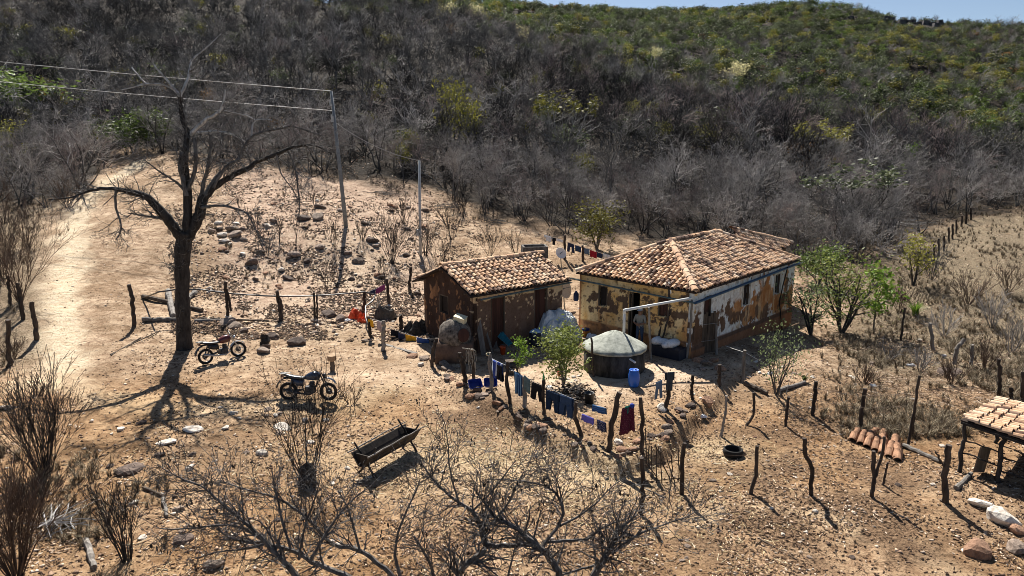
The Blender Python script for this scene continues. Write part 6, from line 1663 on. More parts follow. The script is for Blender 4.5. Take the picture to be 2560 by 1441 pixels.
# ------------------------------------------------------------------ washing
def fabric(name, c, rough=.9, stripes=None, axis=0, sc=18, pat=None):
    m, nt, bs = new_mat(name)
    f = noise(nt, 9, 4, .6); col = ramp(nt, f, [(.3, tuple(x * .72 for x in c)), (.6, c)])
    if stripes:
        tc = N(nt, 'ShaderNodeTexCoord'); sp = N(nt, 'ShaderNodeSeparateXYZ'); nt.links.new(tc.outputs['UV'], sp.inputs[0])
        ml = N(nt, 'ShaderNodeMath', operation='MULTIPLY', inp={1: sc}); nt.links.new(sp.outputs[axis], ml.inputs[0])
        fr = N(nt, 'ShaderNodeMath', operation='FRACT'); nt.links.new(ml.outputs[0], fr.inputs[0])
        gt = N(nt, 'ShaderNodeMath', operation='LESS_THAN', inp={1: .3}); nt.links.new(fr.outputs[0], gt.inputs[0])
        col = mix(nt, gt.outputs[0], col, stripes)
    if pat:
        v = N(nt, 'ShaderNodeTexVoronoi', inp={'Scale': 28}); tc = N(nt, 'ShaderNodeTexCoord'); nt.links.new(tc.outputs['Object'], v.inputs['Vector'])
        col = mix(nt, ramp(nt, v.outputs['Distance'], [(.28, (1, 1, 1)), (.34, (0, 0, 0))]), col, pat)
    nt.links.new(col, bs.inputs['Base Color']); bs.inputs['Roughness'].default_value = rough; bs.inputs['Specular IOR Level'].default_value = .15
    bump(nt, bs, f, .3, .02)
    return m
def sheet(mb, A, B, drop, seed, n=9, m=9, taper=1.0, wave=.03, ragged=.02, mi=0, out=None, skew=0):
    """cloth hanging from the line A-B"""
    A = np.array(A, float); B = np.array(B, float); d = B - A; hd = np.array([d[0], d[1], 0]); hd /= np.linalg.norm(hd) + 1e-9; nn = np.array([-hd[1], hd[0], 0])
    rr = np.random.default_rng(seed); ph = rr.uniform(0, 6.28, 3); V = []
    for i in range(n):
        s = i / (n - 1); L = drop * (1 + ragged * rr.normal())
        for j in range(m):
            t = j / (m - 1); q = A + d * (.5 + (s - .5) * (1 + (taper - 1) * t)) - np.array([0, 0, L * t]) + hd * skew * t
            w = wave * t ** .7 * (math.sin(s * 9 + ph[0]) + .5 * math.sin(s * 17 + ph[1] + t * 2)) + (.012 if out is None else out)
            V.append(q + nn * w)
    F_ = [(i * m + j, (i + 1) * m + j, (i + 1) * m + j + 1, i * m + j + 1) for i in range(n - 1) for j in range(m - 1)]
    mb.add(V, F_, mi)
    return [(i / (n - 1), j / (m - 1)) for i in range(n) for j in range(m)]
def finish_cloth(mb, name, m, label, cat, uvs=None, group=None, th=.008):
    me = mb.mesh(name, m, True)
    if uvs is not None:
        uv = me.uv_layers.new(name='UVMap'); vi = np.zeros(len(me.loops), np.int32); me.loops.foreach_get('vertex_index', vi)
        uv.data.foreach_set('uv', np.array(uvs, np.float32)[vi].ravel())
    o = link(name, me); md = o.modifiers.new('thickness', 'SOLIDIFY'); md.thickness = th
    return tag(o, label, cat, group)
def hang(kind, label, name, A, B, dpx, m, seed, cat='clothing', th=.008):
    A = np.array(A); B = np.array(B); drop = dpx / PXM((A + B) / 2) / .97; mb = MB(); uv = None
    if kind == 'towel':
        uv = sheet(mb, A, B, drop, seed); uv += sheet(mb, A, B, drop * .8, seed + 1, out=-.02)
    elif kind == 'trousers':
        uv = sheet(mb, A, B, drop * .42, seed, wave=.03); w = B - A
        for s0, s1, k in ((-.02, .44, -1), (.56, 1.02, 1)):
            a = A + w * s0 - [0, 0, drop * .38]; e = A + w * s1 - [0, 0, drop * .38]
            uv += sheet(mb, a, e, drop * .62, seed + 3 + k, n=6, taper=.78, wave=.035, skew=.04 * k)
            uv += sheet(mb, a, e, drop * .60, seed + 13 + k, n=6, taper=.78, wave=.014, out=-.05, skew=.04 * k)
        uv += sheet(mb, A, B, drop * .42, seed + 1, wave=.015, out=-.05)
    elif kind == 'shirt':
        w = B - A
        uv = sheet(mb, A + w * .15, B - w * .15, drop, seed, taper=1.05); uv += sheet(mb, A + w * .15, B - w * .15, drop, seed + 2, taper=1.05, out=-.05)
        uv += sheet(mb, A - w * .1, A + w * .2, drop * .45, seed + 4, n=4, m=5, taper=.8); uv += sheet(mb, B - w * .2, B + w * .1, drop * .45, seed + 5, n=4, m=5, taper=.8)
    elif kind == 'dress':
        uv = sheet(mb, A, B, drop, seed, n=12, taper=1.35, wave=.06); uv += sheet(mb, A, B, drop, seed + 1, n=12, taper=1.35, wave=.06, out=-.08)
    return finish_cloth(mb, name, m, label, cat, uv)
F_navy = fabric('navy_cloth', (.028, .038, .085)); F_black = fabric('black_cloth', (.016, .016, .02)); F_denim = fabric('denim', (.035, .065, .135)); F_denim2 = fabric('dark_denim', (.016, .033, .07))
F_blue = fabric('blue_towel', (.045, .085, .36), stripes=(.5, .55, .66), axis=0, sc=2.4); F_stripe = fabric('striped_cloth', (.02, .055, .15), stripes=(.22, .40, .58), axis=0, sc=5)
F_teal = fabric('grey_green_cloth', (.13, .19, .20)); F_yellow = fabric('yellow_cloth', (.80, .40, .03)); F_lblue = fabric('mid_blue_cloth', (.085, .15, .38)); F_white = fabric('white_cloth', (.74, .75, .77))
F_purple = fabric('purple_mat', (.155, .135, .52)); F_red = fabric('red_cloth', (.36, .02, .035)); F_pink = fabric('pinkish_cloth', (.55, .42, .40)); F_mag = fabric('magenta_cloth', (.27, .06, .17)); F_pat = fabric('patterned_navy', (.03, .035, .09), pat=(.28, .28, .33))
F_dress = fabric('maroon_print', (.085, .014, .035), pat=(.15, .06, .065)); F_mat = fabric('blue_mat', (.04, .11, .25), stripes=(.10, .20, .36), axis=1, sc=3); F_dteal = fabric('teal_cloth', (.02, .19, .15)); F_scarf = fabric('blue_scarf', (.03, .06, .30)); F_jkt = fabric('dark_grey_cloth', (.05, .062, .075)); F_jean = fabric('faded_jeans', (.13, .19, .28))
LX = [(1163, 960), (1230, 977), (1275, 1009), (1312, 1018), (1360, 1036), (1454, 1090), (1522, 1128)]
LYv = [YB(*p) for p in LX]
def LP(px, py, off=0.0): return AT(px, py, float(np.interp(px, [p[0] for p in LX], LYv)) + off)
def wline(label, pts, name='clothesline'): return wire(label, pts, .007, m_wire, name, None, 'clothesline', .015)
wline('washing line strung along the front posts of the yard', [LP(1223, 893), LP(1266, 914), LP(1308, 943), LP(1358, 964), LP(1440, 1000)])
hang('towel', 'royal blue towel with white stripes, first on the front washing line', 'towel', LP(1231, 899), LP(1257, 911), 45, F_blue, 1, 'towel')
hang('trousers', 'small dark shorts beside the blue striped towel', 'shorts', LP(1246, 912), LP(1258, 916), 38, F_black, 2)
hang('shirt', 'long navy shirt with pale blue stripes on the front washing line', 'shirt', LP(1287, 929), LP(1309, 942), 52, F_stripe, 3)
hang('towel', 'grey-green cloth slung over the brown post on the front washing line', 'cloth', LP(1311, 938, -.1), LP(1325, 951, -.1), 38, F_teal, 4, 'cloth')
hang('trousers', 'black trousers on the front washing line left of the green bottle', 'trousers', LP(1331, 955), LP(1358, 966), 42, F_black, 5)
hang('trousers', 'dark jeans with light blue seat, left of the two front pairs', 'jeans', LP(1369, 974), LP(1400, 987), 50, F_denim2, 6)
hang('trousers', 'blue jeans with pale fold lines, right of the two front pairs', 'jeans', LP(1403, 986), LP(1434, 997), 52, F_denim, 7)
hang('towel', 'periwinkle purple mat hanging low right of the forked post', 'mat', LP(1456, 1035), LP(1485, 1047), 18, F_purple, 8, 'mat')
hang('towel', 'small folded blue mat hanging above the purple mat', 'mat', LP(1482, 1012, .5), LP(1515, 1021, .5), 17, F_mat, 9, 'mat')
hang('towel', 'navy patterned cloth hanging left of the tall leaning post', 'cloth', LP(1494, 1049), LP(1515, 1058), 26, F_pat, 10, 'cloth')
yd = YB(1604, 1130)
wline('short washing line between the tall leaning post and the knobbly post', [AT(1545, 1003, YB(1522, 1128)), AT(1580, 1012, (YB(1522, 1128) + yd) / 2), AT(1603, 1010, yd)])
ym = (YB(1522, 1128) + yd) / 2
dr = hang('dress', 'long maroon printed dress hanging beside the tall leaning post', 'dress', AT(1555, 1022, ym), AT(1583, 1012, ym), 66, F_dress, 11)
hang('towel', 'teal cloth laid over the shoulder of the maroon dress', 'cloth', AT(1562, 1018, ym - .05), AT(1574, 1014, ym - .05), 22, F_dteal, 12, 'cloth')
b = MB(); b.lathe([(.02, -.07), (.065, -.05), (.08, .0), (.06, .05), (.02, .07)], 10); o = b.build('scarf', F_scarf, None, True); o.location = AT(1580, 1015, ym - .03); tag(o, 'bright blue scarf bundled on top of the maroon dress', 'scarf')
yj = YB(1666, 1027)
hang('shirt', 'dark grey jacket draped over the thick post right of the yard', 'jacket', AT(1664, 932, yj - .06), AT(1685, 930, yj - .06), 46, F_jkt, 13)
hang('trousers', 'faded blue-grey trousers hanging left of the jacket post', 'trousers', AT(1640, 957, yj), AT(1655, 950, yj), 44, F_jean, 14)
wline('short line holding the faded trousers to the jacket post', [AT(1625, 962, yj), AT(1655, 950, yj), AT(1672, 945, yj)])
# left line by the clay oven
LX2 = [(958, 876), (1079, 916)]; 
def LQ(px, py, off=0.0): return AT(px, py, float(np.interp(px, [958, 1079], [YB(958, 876), YB(1079, 916)])) + off)
y0 = YB(1005, 850)
wline('washing line left of the clay oven', [AT(959, 806, YB(958, 876)), AT(1000, 830, y0), AT(1042, 843, y0 - .3), AT(1090, 848, YB(1079, 916))])
hang('towel', 'black cloth at the left end of the line by the oven', 'cloth', AT(977, 823, y0 + .3), AT(997, 829, y0 + .3), 16, F_black, 21, 'cloth')
hang('towel', 'dark navy cloth beside the yellow cloth by the oven', 'cloth', AT(996, 832, y0), AT(1015, 838, y0), 30, F_navy, 22, 'cloth')
hang('towel', 'golden yellow cloth on the line left of the clay oven', 'cloth', AT(1014, 837, y0 - .1), AT(1040, 843, y0 - .1), 23, F_yellow, 23, 'cloth')
hang('towel', 'mid blue cloth with a ragged hem right of the yellow cloth', 'cloth', AT(1042, 844, y0 - .25), AT(1073, 850, y0 - .25), 21, F_lblue, 24, 'cloth')
y1 = YB(972, 765)
wline('thin line from the hose bend to the post left of the small house', [AT(912, 734, YB(905, 785)), AT(966, 710, y1)])
hang('towel', 'magenta cloth on the thin line left of the small house', 'cloth', AT(940, 722, y1 - .6), AT(961, 712, y1 - .2), 14, F_mag, 25, 'cloth')
hang('towel', 'small navy cloth beside the magenta cloth', 'cloth', AT(924, 729, y1 - 1.0), AT(938, 723, y1 - .7), 11, F_navy, 26, 'cloth')
y2 = YB(930, 848)
wline('line from the hose post to the grey post by the oven laundry', [AT(914, 768, YB(905, 785)), AT(923, 796, y2), AT(959, 805, YB(958, 876))])
hang('towel', 'small yellow cloth hanging by the end of the hose', 'cloth', AT(920, 796, y2 - .05), AT(933, 803, y2 - .05), 17, F_yellow, 27, 'cloth')
hang('towel', 'pale pinkish cloth beside the grey post', 'cloth', AT(942, 800, y2 - .2), AT(954, 807, y2 - .2), 25, F_pink, 28, 'cloth')
# line behind the houses
yb1, yb2 = YB(1412, 649), YB(1457, 654)
def BL(px, py): return AT(px, py, float(np.interp(px, [1412, 1457], [yb1, yb2])))
wline('washing line strung between trees behind the houses', [BL(1340, 580), BL(1412, 602), BL(1457, 618), BL(1530, 640)])
hang('shirt', 'white shirt at the left end of the line behind the houses', 'shirt', BL(1362, 588), BL(1380, 593), 13, F_white, 31)
hang('shirt', 'black shirt beside the white shirt behind the houses', 'shirt', BL(1380, 594), BL(1389, 596), 17, F_black, 32)
hang('towel', 'small white cloths left of the dark post behind the houses', 'cloth', BL(1391, 597), BL(1407, 601), 6, F_white, 33, 'cloth')
hang('trousers', 'dark navy trousers right of the dark post behind the houses', 'trousers', BL(1419, 606), BL(1436, 612), 22, F_navy, 34)
hang('towel', 'denim blue cloth left of the forked post behind the houses', 'cloth', BL(1438, 613), BL(1453, 618), 14, F_denim, 35, 'cloth')
hang('towel', 'slate blue cloth right of the forked post behind the houses', 'cloth', BL(1460, 620), BL(1474, 624), 14, F_jean, 36, 'cloth')
hang('towel', 'red cloth on the line behind the houses', 'cloth', BL(1475, 625), BL(1492, 631), 16, F_red, 37, 'cloth')
hang('towel', 'navy cloth between the red and white cloths behind the houses', 'cloth', BL(1493, 631), BL(1506, 635), 12, F_navy, 38, 'cloth')
hang('towel', 'white cloth at the right end of the line behind the houses', 'cloth', BL(1508, 634), BL(1525, 639), 9, F_white, 39, 'cloth')

# ------------------------------------------------------------------ clay oven and the clutter before the small house
m_clay = mat('sooty_clay', (.24, .205, .17), .95, c2=(.028, .023, .02), scale=7, bmp=.7, bd=.04)
m_cream = mat('cream_plastic', (.74, .66, .44), .6, vary=.15, bmp=.05)
m_stonework = mat('oven_base_clay', (.20, .125, .085), .95, c2=(.10, .062, .045), scale=4, bmp=.7, bd=.04)
po = GP(1143, 905); po.y += .45; po.z = hz(po.x, po.y); po.x = AT(1138, 860, po.y).x
oven = thing('clay_oven', 'domed clay bread oven on a mud base before the small house', 'oven', po); oven.scale = (1.06, 1.06, 1.2)
b = MB(); rr = np.random.default_rng(4)
def lumpy(mb, prof, k, amp, c=(0, 0, 0), sx=1.0, sy=1.0):
    n0 = mb.n; mb.lathe(prof, k, c); v = mb.v[-1]; v += rr.normal(0, amp, v.shape); v[:, 0] = c[0] + (v[:, 0] - c[0]) * sx; v[:, 1] = c[1] + (v[:, 1] - c[1]) * sy
b.box((0, 0, .26), (1.42, 1.2, .74), 0, None, .94); b.build('base', m_stonework, oven, True)
b = MB(); lumpy(b, [(.60, .60), (.62, .74), (.60, .90), (.53, 1.08), (.42, 1.22), (.25, 1.33), (.05, 1.37)], 22, .022); b.build('dome', m_clay, oven, True)
b = MB(); b.lathe([(.20, 0), (.23, .02), (.22, .05), (.02, .055)], 16); b.xform(Matrix.Translation((.34, -.50, .92)) @ Matrix.Rotation(.55, 4, 'Z') @ Matrix.Rotation(math.radians(80), 4, 'X')); b.build('mouth_cover', m_redwood, oven)
q = np.array([po.x + .22, po.y - .1, po.z + 1.37 * 1.2 - .02]); b = MB(); b.box((0, 0, 0), (.46, .34, .24), 0, None, .94); b.box((0, 0, .125), (.47, .35, .02)); o = b.build('plastic_box', m_cream); o.location = q; o.rotation_euler = (.15, .22, -.35); tag(o, 'cream plastic box lying tilted on top of the clay oven', 'box')
def plank(label, b0, t0, wpx, m, seed, Yoff=0.0, group=None, Y0=None, Y1=None, name='plank'):
    f = GP(*b0); Y0 = f.y if Y0 is None else Y0; a = np.array(AT(*b0, Y0)); e = np.array(AT(*t0, Y0 + Yoff)); w = wpx / PXM(f)
    mb = MB(); mb.bar((0, 0, 0), e - a, w, .03, 0, (0, -1, .2)); o = mb.build(name, m); o.location = a; return tag(o, label, 'plank', group)
plank('broad grey plank leaning by the left door of the small house, left of three', (1210, 889), (1193, 786), 13, m_greywood, 1, .45)
plank('narrow plank leaning by the left door of the small house, middle of three', (1232, 883), (1204, 791), 5, m_greywood, 2, .5)
plank('broad dark plank leaning by the left door of the small house, right of three', (1240, 872), (1215, 779), 12, m_greywood, 3, .5)
f = GP(1171, 880); b = MB(); b.tube([(0, 0, 0), np.array(AT(1177, 802, f.y + .1)) - np.array(f)], .018, 6); b.torus(np.array(AT(1177, 802, f.y + .1)) - np.array(f) + [0, 0, .05], .085, .014, 16, 6); o = b.build('iron_rod', m_greywood); o.location = f; tag(o, 'upright rod with a ring at its top between the oven and the planks', 'rod')
# hanging ropes and straps
yr = YB(1184, 952); b = MB(); rr = np.random.default_rng(12)
for k in range(9):
    x0 = 1164 + k * 3.0; a = np.array(AT(x0, 872 + abs(k - 4) * 1.5, yr - .06)); l = rr.uniform(.35, .85)
    P = [a + np.array([rr.normal(0, .02), -.01 * j, -l * j / 5]) for j in range(6)]; b.tube(P, .012, 5)
b.tube([AT(1156, 871, yr - .08), AT(1170, 873, yr - .1), AT(1188, 877, yr - .08)], .02, 6)
tag(b.build('rope_tangle', mat('pale_rope', (.42, .38, .31), .9, vary=.5, scale=14)), 'tangle of pale ropes and straps hanging from a post before the small house', 'ropes')
# turquoise folding chair lying against the wall
m_turq = mat('turquoise_webbing', (.02, .19, .25), .7, vary=.3); m_alu = mat('grey_tube_metal', (.18, .21, .23), .4, vary=.2, metal=.6, bmp=0)
f = GP(1262, 872); ch = thing('garden_chair', 'turquoise webbed folding chair tipped against the small house', 'chair', f)
c1 = [np.array(AT(x, y, f.y + o_)) - np.array(f) for x, y, o_ in ((1246, 816, .45), (1264, 838, .25), (1287, 865, -.05))]; c2 = [np.array(AT(x, y, f.y + o_)) - np.array(f) for x, y, o_ in ((1238, 838, .2), (1256, 852, .05), (1275, 870, -.2))]
for c in (c1, c2): b = MB(); b.tube(c, .016, 7); b.build('frame_tube', m_alu, ch, True)
for k in range(7):
    t = .08 + k * .125; b = MB()
    pa = c1[0] + (c1[2] - c1[0]) * t; pb = c2[0] + (c2[2] - c2[0]) * t; b.bar(pa, pb, .05, .008, 0, (0, -1, .3)); b.build('web_strap', m_turq, ch)
b = MB(); b.add([c1[0] * .9 + c1[2] * .1 + [0, .03, -.01], c2[0] * .9 + c2[2] * .1 + [0, .03, -.01], c2[2] * .9 + c2[0] * .1 + [0, .1, -.01], c1[2] * .9 + c1[0] * .1 + [0, .1, -.01]], [(0, 1, 2, 3)]); 
o = b.build('seat_cloth', m_turq, ch); o.modifiers.new('t', 'SOLIDIFY').thickness = .01
# red handcart upended against the wall
m_rust = mat('rusty_red_metal', (.20, .045, .03), .8, c2=(.08, .03, .022), scale=9)
f = GP(1277, 852); f.y += .35; f.z = hz(f.x, f.y); hc_ = thing('handcart', 'rusty red handcart standing upended against the small house wall', 'handcart', f, .6)
b = MB(); b.box((0, 0, .45), (.44, .22, .62), 0, Matrix.Rotation(-.15, 3, 'X'), .85); b.build('tray', m_rust, hc_)
for s in (-1, 1): b = MB(); b.tube([(.16 * s, -.02, .7), (.17 * s, .08, 1.0), (.15 * s, .12, 1.2)], .016, 6); b.build('handle', m_rust, hc_)
b = MB(); b.box((.02, -.06, .80), (.34, .05, .09)); b.build('pale_board', m_cream, hc_)
b = MB(); b.torus((0, 0, 0), .14, .035, 18, 8); w_ = b.build('wheel', m_tyre, hc_, True); w_.location = (0, -.05, .17)
def lathe_obj(name, prof, k, m, label, cat, p, sm=True, tilt=None):
    b = MB(); b.lathe(prof, k); o = b.build(name, m, None, sm); o.location = p
    if tilt: o.rotation_euler = tilt
    return tag(o, label, cat)
m_orange = mat('orange_plastic', (.62, .10, .025), .5, vary=.15, bmp=0, spec=.4)
f = GP(1257, 886)
bk = thing('bucket', 'orange-red plastic bucket on the shaded ground before the small house', 'bucket', f)
b = MB(); b.lathe([(.095, 0), (.125, .30), (.135, .30), (.135, .325), (.115, .325), (.085, .02)], 18); b.build('body', m_orange, bk, True)
b = MB(); b.tube([(-.13, 0, .31), (-.1, -.06, .40), (0, -.08, .43), (.1, -.06, .40), (.13, 0, .31)], .006, 5); b.build('handle', m_alu, bk)
m_bin = mat('black_drum_plastic', (.02, .025, .04), .5, vary=.2, bmp=0)
f = GP(1338, 868); f.y += .2; f.z = hz(f.x, f.y)
lathe_obj('drum', [(.22, 0), (.25, .06), (.25, .55), (.22, .6)], 20, m_bin, 'dark drum with a pale blue cloth on top beside the white tarpaulin', 'drum', f)
def drape(name, label, cat, c, rx, ry, h, m, seed, n=26, fold=.06, sharp=1.0, rot=0.0, lip=0.0):
    """a crumpled sheet lying over a heap"""
    rr = np.random.default_rng(seed); mb = MB(); V = []
    for i in range(n):
        for j in range(n):
            u = -1 + 2 * i / (n - 1); v = -1 + 2 * j / (n - 1)
            a = u * math.sqrt(1 - v * v / 2); e = v * math.sqrt(1 - u * u / 2); r = math.hypot(a, e)
            f = (fbm(np.array([a * 2.2 + seed]), np.array([e * 2.2]), seed, 3)[0] - .5) * 2; f2 = abs(fbm(np.array([a * 3.5]), np.array([e * 3.5 + seed]), seed + 3, 3)[0] - .5) * 2
            z = h * max(0, 1 - r ** 2.2) ** .55 + (f * fold * 1.6 - f2 * fold) * h * (1 if r < .9 else .4)
            V.append((a * rx * (1 + .06 * f), e * ry * (1 + .06 * f), max(z, -.02) + lip * r))
    mb.add(V, [(i * n + j, (i + 1) * n + j, (i + 1) * n + j + 1, i * n + j + 1) for i in range(n - 1) for j in range(n - 1)])
    o = mb.build(name, m, None, False); o.location = c; o.rotation_euler = (0, 0, rot); o.modifiers.new('t', 'SOLIDIFY').thickness = .012
    return tag(o, label, cat)
drape('cloth_bundle', 'crumpled pale blue cloth lying on the dark drum', 'cloth', f + Vector((0, 0, .59)), .25, .22, .12, mat('pale_blue_cloth', (.42, .60, .80), .8, vary=.35, scale=9), 3, 14, .3)
m_tarp = mat('silvery_tarpaulin', (.72, .74, .76), .42, c2=(.46, .49, .51), scale=3.2, bmp=.25, spec=.5, bd=.05)
f = GP(1398, 850); f.y += .35; f.z = hz(f.x, f.y) - .05
drape('tarpaulin_heap', 'large heap covered by a silvery white tarpaulin between the two houses', 'tarpaulin', f, 1.08, .86, 1.25, m_tarp, 5, 34, .2, rot=.4)
m_otarp = mat('orange_tarpaulin', (.78, .10, .02), .6, c2=(.5, .05, .012), scale=4, bmp=.2)
f = GP(893, 795); drape('orange_sheet', 'crumpled orange plastic sheet on stones at the end of the hose', 'plastic sheet', f, .42, .36, .36, m_otarp, 9, 18, .5)
f = GP(908, 806); drape('orange_sheet', 'smaller fold of orange sheet with a pale inside, beside the larger one', 'plastic sheet', f, .28, .2, .22, m_otarp, 10, 14, .5)
f = GP(870, 802); drape('white_sheet', 'scrap of white sheet beside the orange plastic sheet', 'sheet', f, .22, .14, .08, F_white, 11, 12, .4)
# dark junk heap left of the small house
f = GP(965, 795); drape('dark_tarpaulin', 'dark weathered tarpaulin over a heap left of the small house', 'tarpaulin', f, .55, .5, .5, mat('dark_canvas', (.11, .10, .085), .9, vary=.5, scale=6), 13, 18, .5)
brush('bundle of grey sticks leaning on the dark tarpaulin heap', 945, 790, 22, 16, 61, m_greywood, None, .8)
f = GP(1040, 832); drape('scrap_heap', 'dark heap of scrap and netting against the small house gable', 'scrap heap', f, .6, .4, .5, mat('dark_scrap', (.06, .055, .05), .9, vary=.6, scale=12), 14, 18, .6)
f = GP(1085, 832); tb_ = thing('work_table', 'rough wooden bench standing in the shade of the gable', 'bench', f + Vector((0, .3, 0)), .2)
b = MB(); b.box((0, 0, .7), (.9, .35, .04)); b.build('top', m_wood, tb_)
for sx in (-1, 1):
    for sy in (-1, 1): b = MB(); b.box((.4 * sx, .13 * sy, .34), (.05, .05, .68)); b.build('leg', m_wood, tb_)
plank('long pale board lying on the ground below the yellow cloth', (962, 864), (1041, 887), 8, m_greywood, 5, 0, None)
bpy.context.view_layer.update()
a_, e_ = GP(962, 864), GP(1041, 887); o = [q for q in COL.objects if q.get('label', '').startswith('long pale board')][0]; b = MB(); b.bar((0, 0, .05), np.array(e_ - a_) + [0, 0, .05], .16, .03); o.data = b.mesh('board', m_greywood); o.location = a_
# front-of-house clutter
_GP0 = GP
def GP(px, py, dz=0.0, gap=.34):
    f = _GP0(px, py, dz); q = np.array(f[:2])
    for P0_, d_, o_, L_ in ((PA, dF, outF, WU), (PE, nE, -eE, SV)):
        t_ = (q - P0_) @ d_; n_ = (q - P0_) @ o_
        if -.2 < t_ < L_ + .1 and -2.5 < n_ < gap:
            q = q + o_ * (gap - n_); f = Vector((q[0], q[1], hz(*q)))
    return f
def boxy(name, label, cat, px, py, d, m, rz=0.0, dz=0.0, dY=0.0):
    f = GP(px, py); f.y += dY; f.z = hz(f.x, f.y); b = MB(); b.box((0, 0, d[2] / 2 + dz), d, 0, None, .97); o = b.build(name, m); o.location = f; o.rotation_euler = (0, 0, rz); return tag(o, label, cat)
m_card = mat('cardboard', (.36, .21, .105), .9, vary=.25, scale=5, bmp=.1)
boxy('cardboard_box', 'brown cardboard box at the left front corner of the large house, lower of two', 'box', 1461, 806, (.42, .36, .36), m_card, .75, 0, .05)
boxy('cardboard_box', 'cardboard box under a grey-blue cloth, upper of two at the house corner', 'box', 1463, 806, (.36, .32, .30), m_card, .6, .36, .07)
f = GP(1463, 806); f.y += .07; f.z = hz(f.x, f.y) + .66; drape('grey_cloth', 'grey-blue cloth draped over the stacked cardboard boxes', 'cloth', f, .34, .24, .10, F_jean, 15, 12, .5)
m_bxb = mat('dark_blue_carton', (.03, .04, .15), .8, vary=.2); m_bxo = mat('orange_carton', (.66, .24, .04), .8, vary=.2)
f = GP(1526, 820); cb_ = thing('carton', 'orange carton with a dark blue top beside the house front', 'box', f, .7)
b = MB(); b.box((0, 0, .13), (.26, .22, .26)); b.build('body', m_bxo, cb_); b = MB(); b.box((0, 0, .31), (.265, .225, .10)); b.build('top_flap', m_bxb, cb_)
lathe_obj('basin', [(.10, 0), (.20, .16), (.22, .17), (.20, .18), (.10, .03)], 18, m_pvc, 'white enamel basin on the ground by the house front', 'basin', GP(1482, 808), True, (.4, 0, 0))
f = GP(1548, 822); drape('white_bag', 'crumpled white bag by the house front left of the white pipe', 'bag', f, .26, .2, .2, F_white, 16, 12, .4)
f = GP(1574, 834); pot_ = lathe_obj('pot', [(.11, 0), (.15, .05), (.15, .2), (.13, .22)], 18, m_mblack, 'black cooking pot with a white lid beside the white pipe', 'pot', f)
b = MB(); b.lathe([(.15, .0), (.15, .015), (.03, .05), (.03, .08), (.01, .085)], 18, (0, 0, .222)); b.build('lid', m_pvc, pot_, True)
f = GP(1497, 822); drape('trash_strip', 'strip of grey rubbish and rags along the front of the house', 'rubbish', f, .75, .22, .12, mat('rags', (.20, .19, .18), .9, vary=.7, scale=14, lo=.4, hi=.6), 17, 20, .8, rot=-.6)
for i, (px, py, w_, d_, h_, lab) in enumerate([(1640, 884, .42, .30, .26, 'white bundle leaning beside the stakes, leftmost of the white sacks'), (1668, 880, .5, .34, .24, 'white sack lying against the house wall, behind the other sacks'), (1665, 893, .42, .26, .22, 'round-ended white sack in front of the pile'), (1688, 888, .56, .36, .28, 'broad white sack at the right end of the dark platform')]):
    f = GP(px, py); dz = .40; b = MB(); V = []
    rr = np.random.default_rng(i); n = 14
    for a in range(7):
        t = -1 + a / 3
        for j in range(n):
            p_ = 2 * math.pi * j / n; k = (1 - abs(t) ** 4 * .45) * (1 + .05 * rr.normal())
            V.append((w_ * t * .62, d_ * .6 * k * math.cos(p_), h_ * .62 * k * math.sin(p_) + h_ * .55 + dz))
    b.add(V, [(a * n + j, a * n + (j + 1) % n, (a + 1) * n + (j + 1) % n, (a + 1) * n + j) for a in range(6) for j in range(n)] + [tuple(range(n))[::-1], tuple(6 * n + j for j in range(n))])
    o = b.build('white_sack', F_white, None, True); o.location = f; o.rotation_euler = (0, .0, [.9, -.3, .9, .6][i]); tag(o, lab, 'sack')
boxy('dark_crate', 'dark low platform under the white sacks by the house corner', 'crate', 1671, 890, (1.35, .62, .42), m_bin, math.atan2(dF[1], dF[0]), 0, .0)
GP_front = GP
GP = _GP0
# plank gate leaning on the side wall
pg0 = GP(1752, 886); pg1 = GP(1790, 880); gt = thing('plank_gate', 'grey plank gate standing against the white side wall near the corner', 'gate', pg0)
dgx = np.array(pg1) - np.array(pg0); Lg = np.linalg.norm(dgx[:2]); dgx /= np.linalg.norm(dgx)
for k in range(6):
    b = MB(); w_ = Lg / 6; hgt = 1.66 + .1 * math.sin(k * 2.1); c = dgx * w_ * (k + .5); b.box(c + [0, .012 * (k % 2), hgt / 2], (w_ - .012, .03, hgt), 0, Matrix.Rotation(math.atan2(dgx[1], dgx[0]), 3, 'Z')); b.build('plank', m_wood, gt)
for z_ in (.55, 1.25): b = MB(); b.tube([dgx * -.05 + [0, -.04, z_], dgx * (Lg + .05) + [0, -.04, z_ - .02]], .014, 5); b.build('wire_binding', m_greywood, gt)
# satellite dishes
def dish(label, px, py, r, az, el, m, ring=False, foot=None):
    f = GP(*foot); p = np.array(AT(px, py, f.y)) - np.array(f); rt = thing('satellite_dish', label, 'satellite dish', f)
    b = MB(); b.tube([(0, 0, -.1), p], .03, 7); b.build('mast', m_alu, rt)
    b = MB(); prof = [(.03, .0)] + [(r * t, .22 * r * t * t) for t in (.3, .5, .7, .85, 1.0)] + [(r * 1.02, .22 * r), (r * .98, .21 * r - .012)] + [(r * t, .22 * r * t * t - .014) for t in (.85, .5, .1)]
    b.lathe(prof, 24); b.xform(Matrix.Translation(Vector(p)) @ Matrix.Rotation(az, 4, 'Z') @ Matrix.Rotation(el, 4, 'X')); b.build('reflector', m, rt, True)
    b = MB(); M = Matrix.Translation(Vector(p)) @ Matrix.Rotation(az, 4, 'Z') @ Matrix.Rotation(el, 4, 'X'); b.tube([M @ Vector((0, 0, 0)), M @ Vector((0, 0, r * .85))], .02, 6); b.build('feed_arm', m_alu, rt)
dish('white satellite dish on a thin mast behind the small house roof', 1401, 634, .36, .5, math.radians(62), m_pvc, foot=(1404, 672))
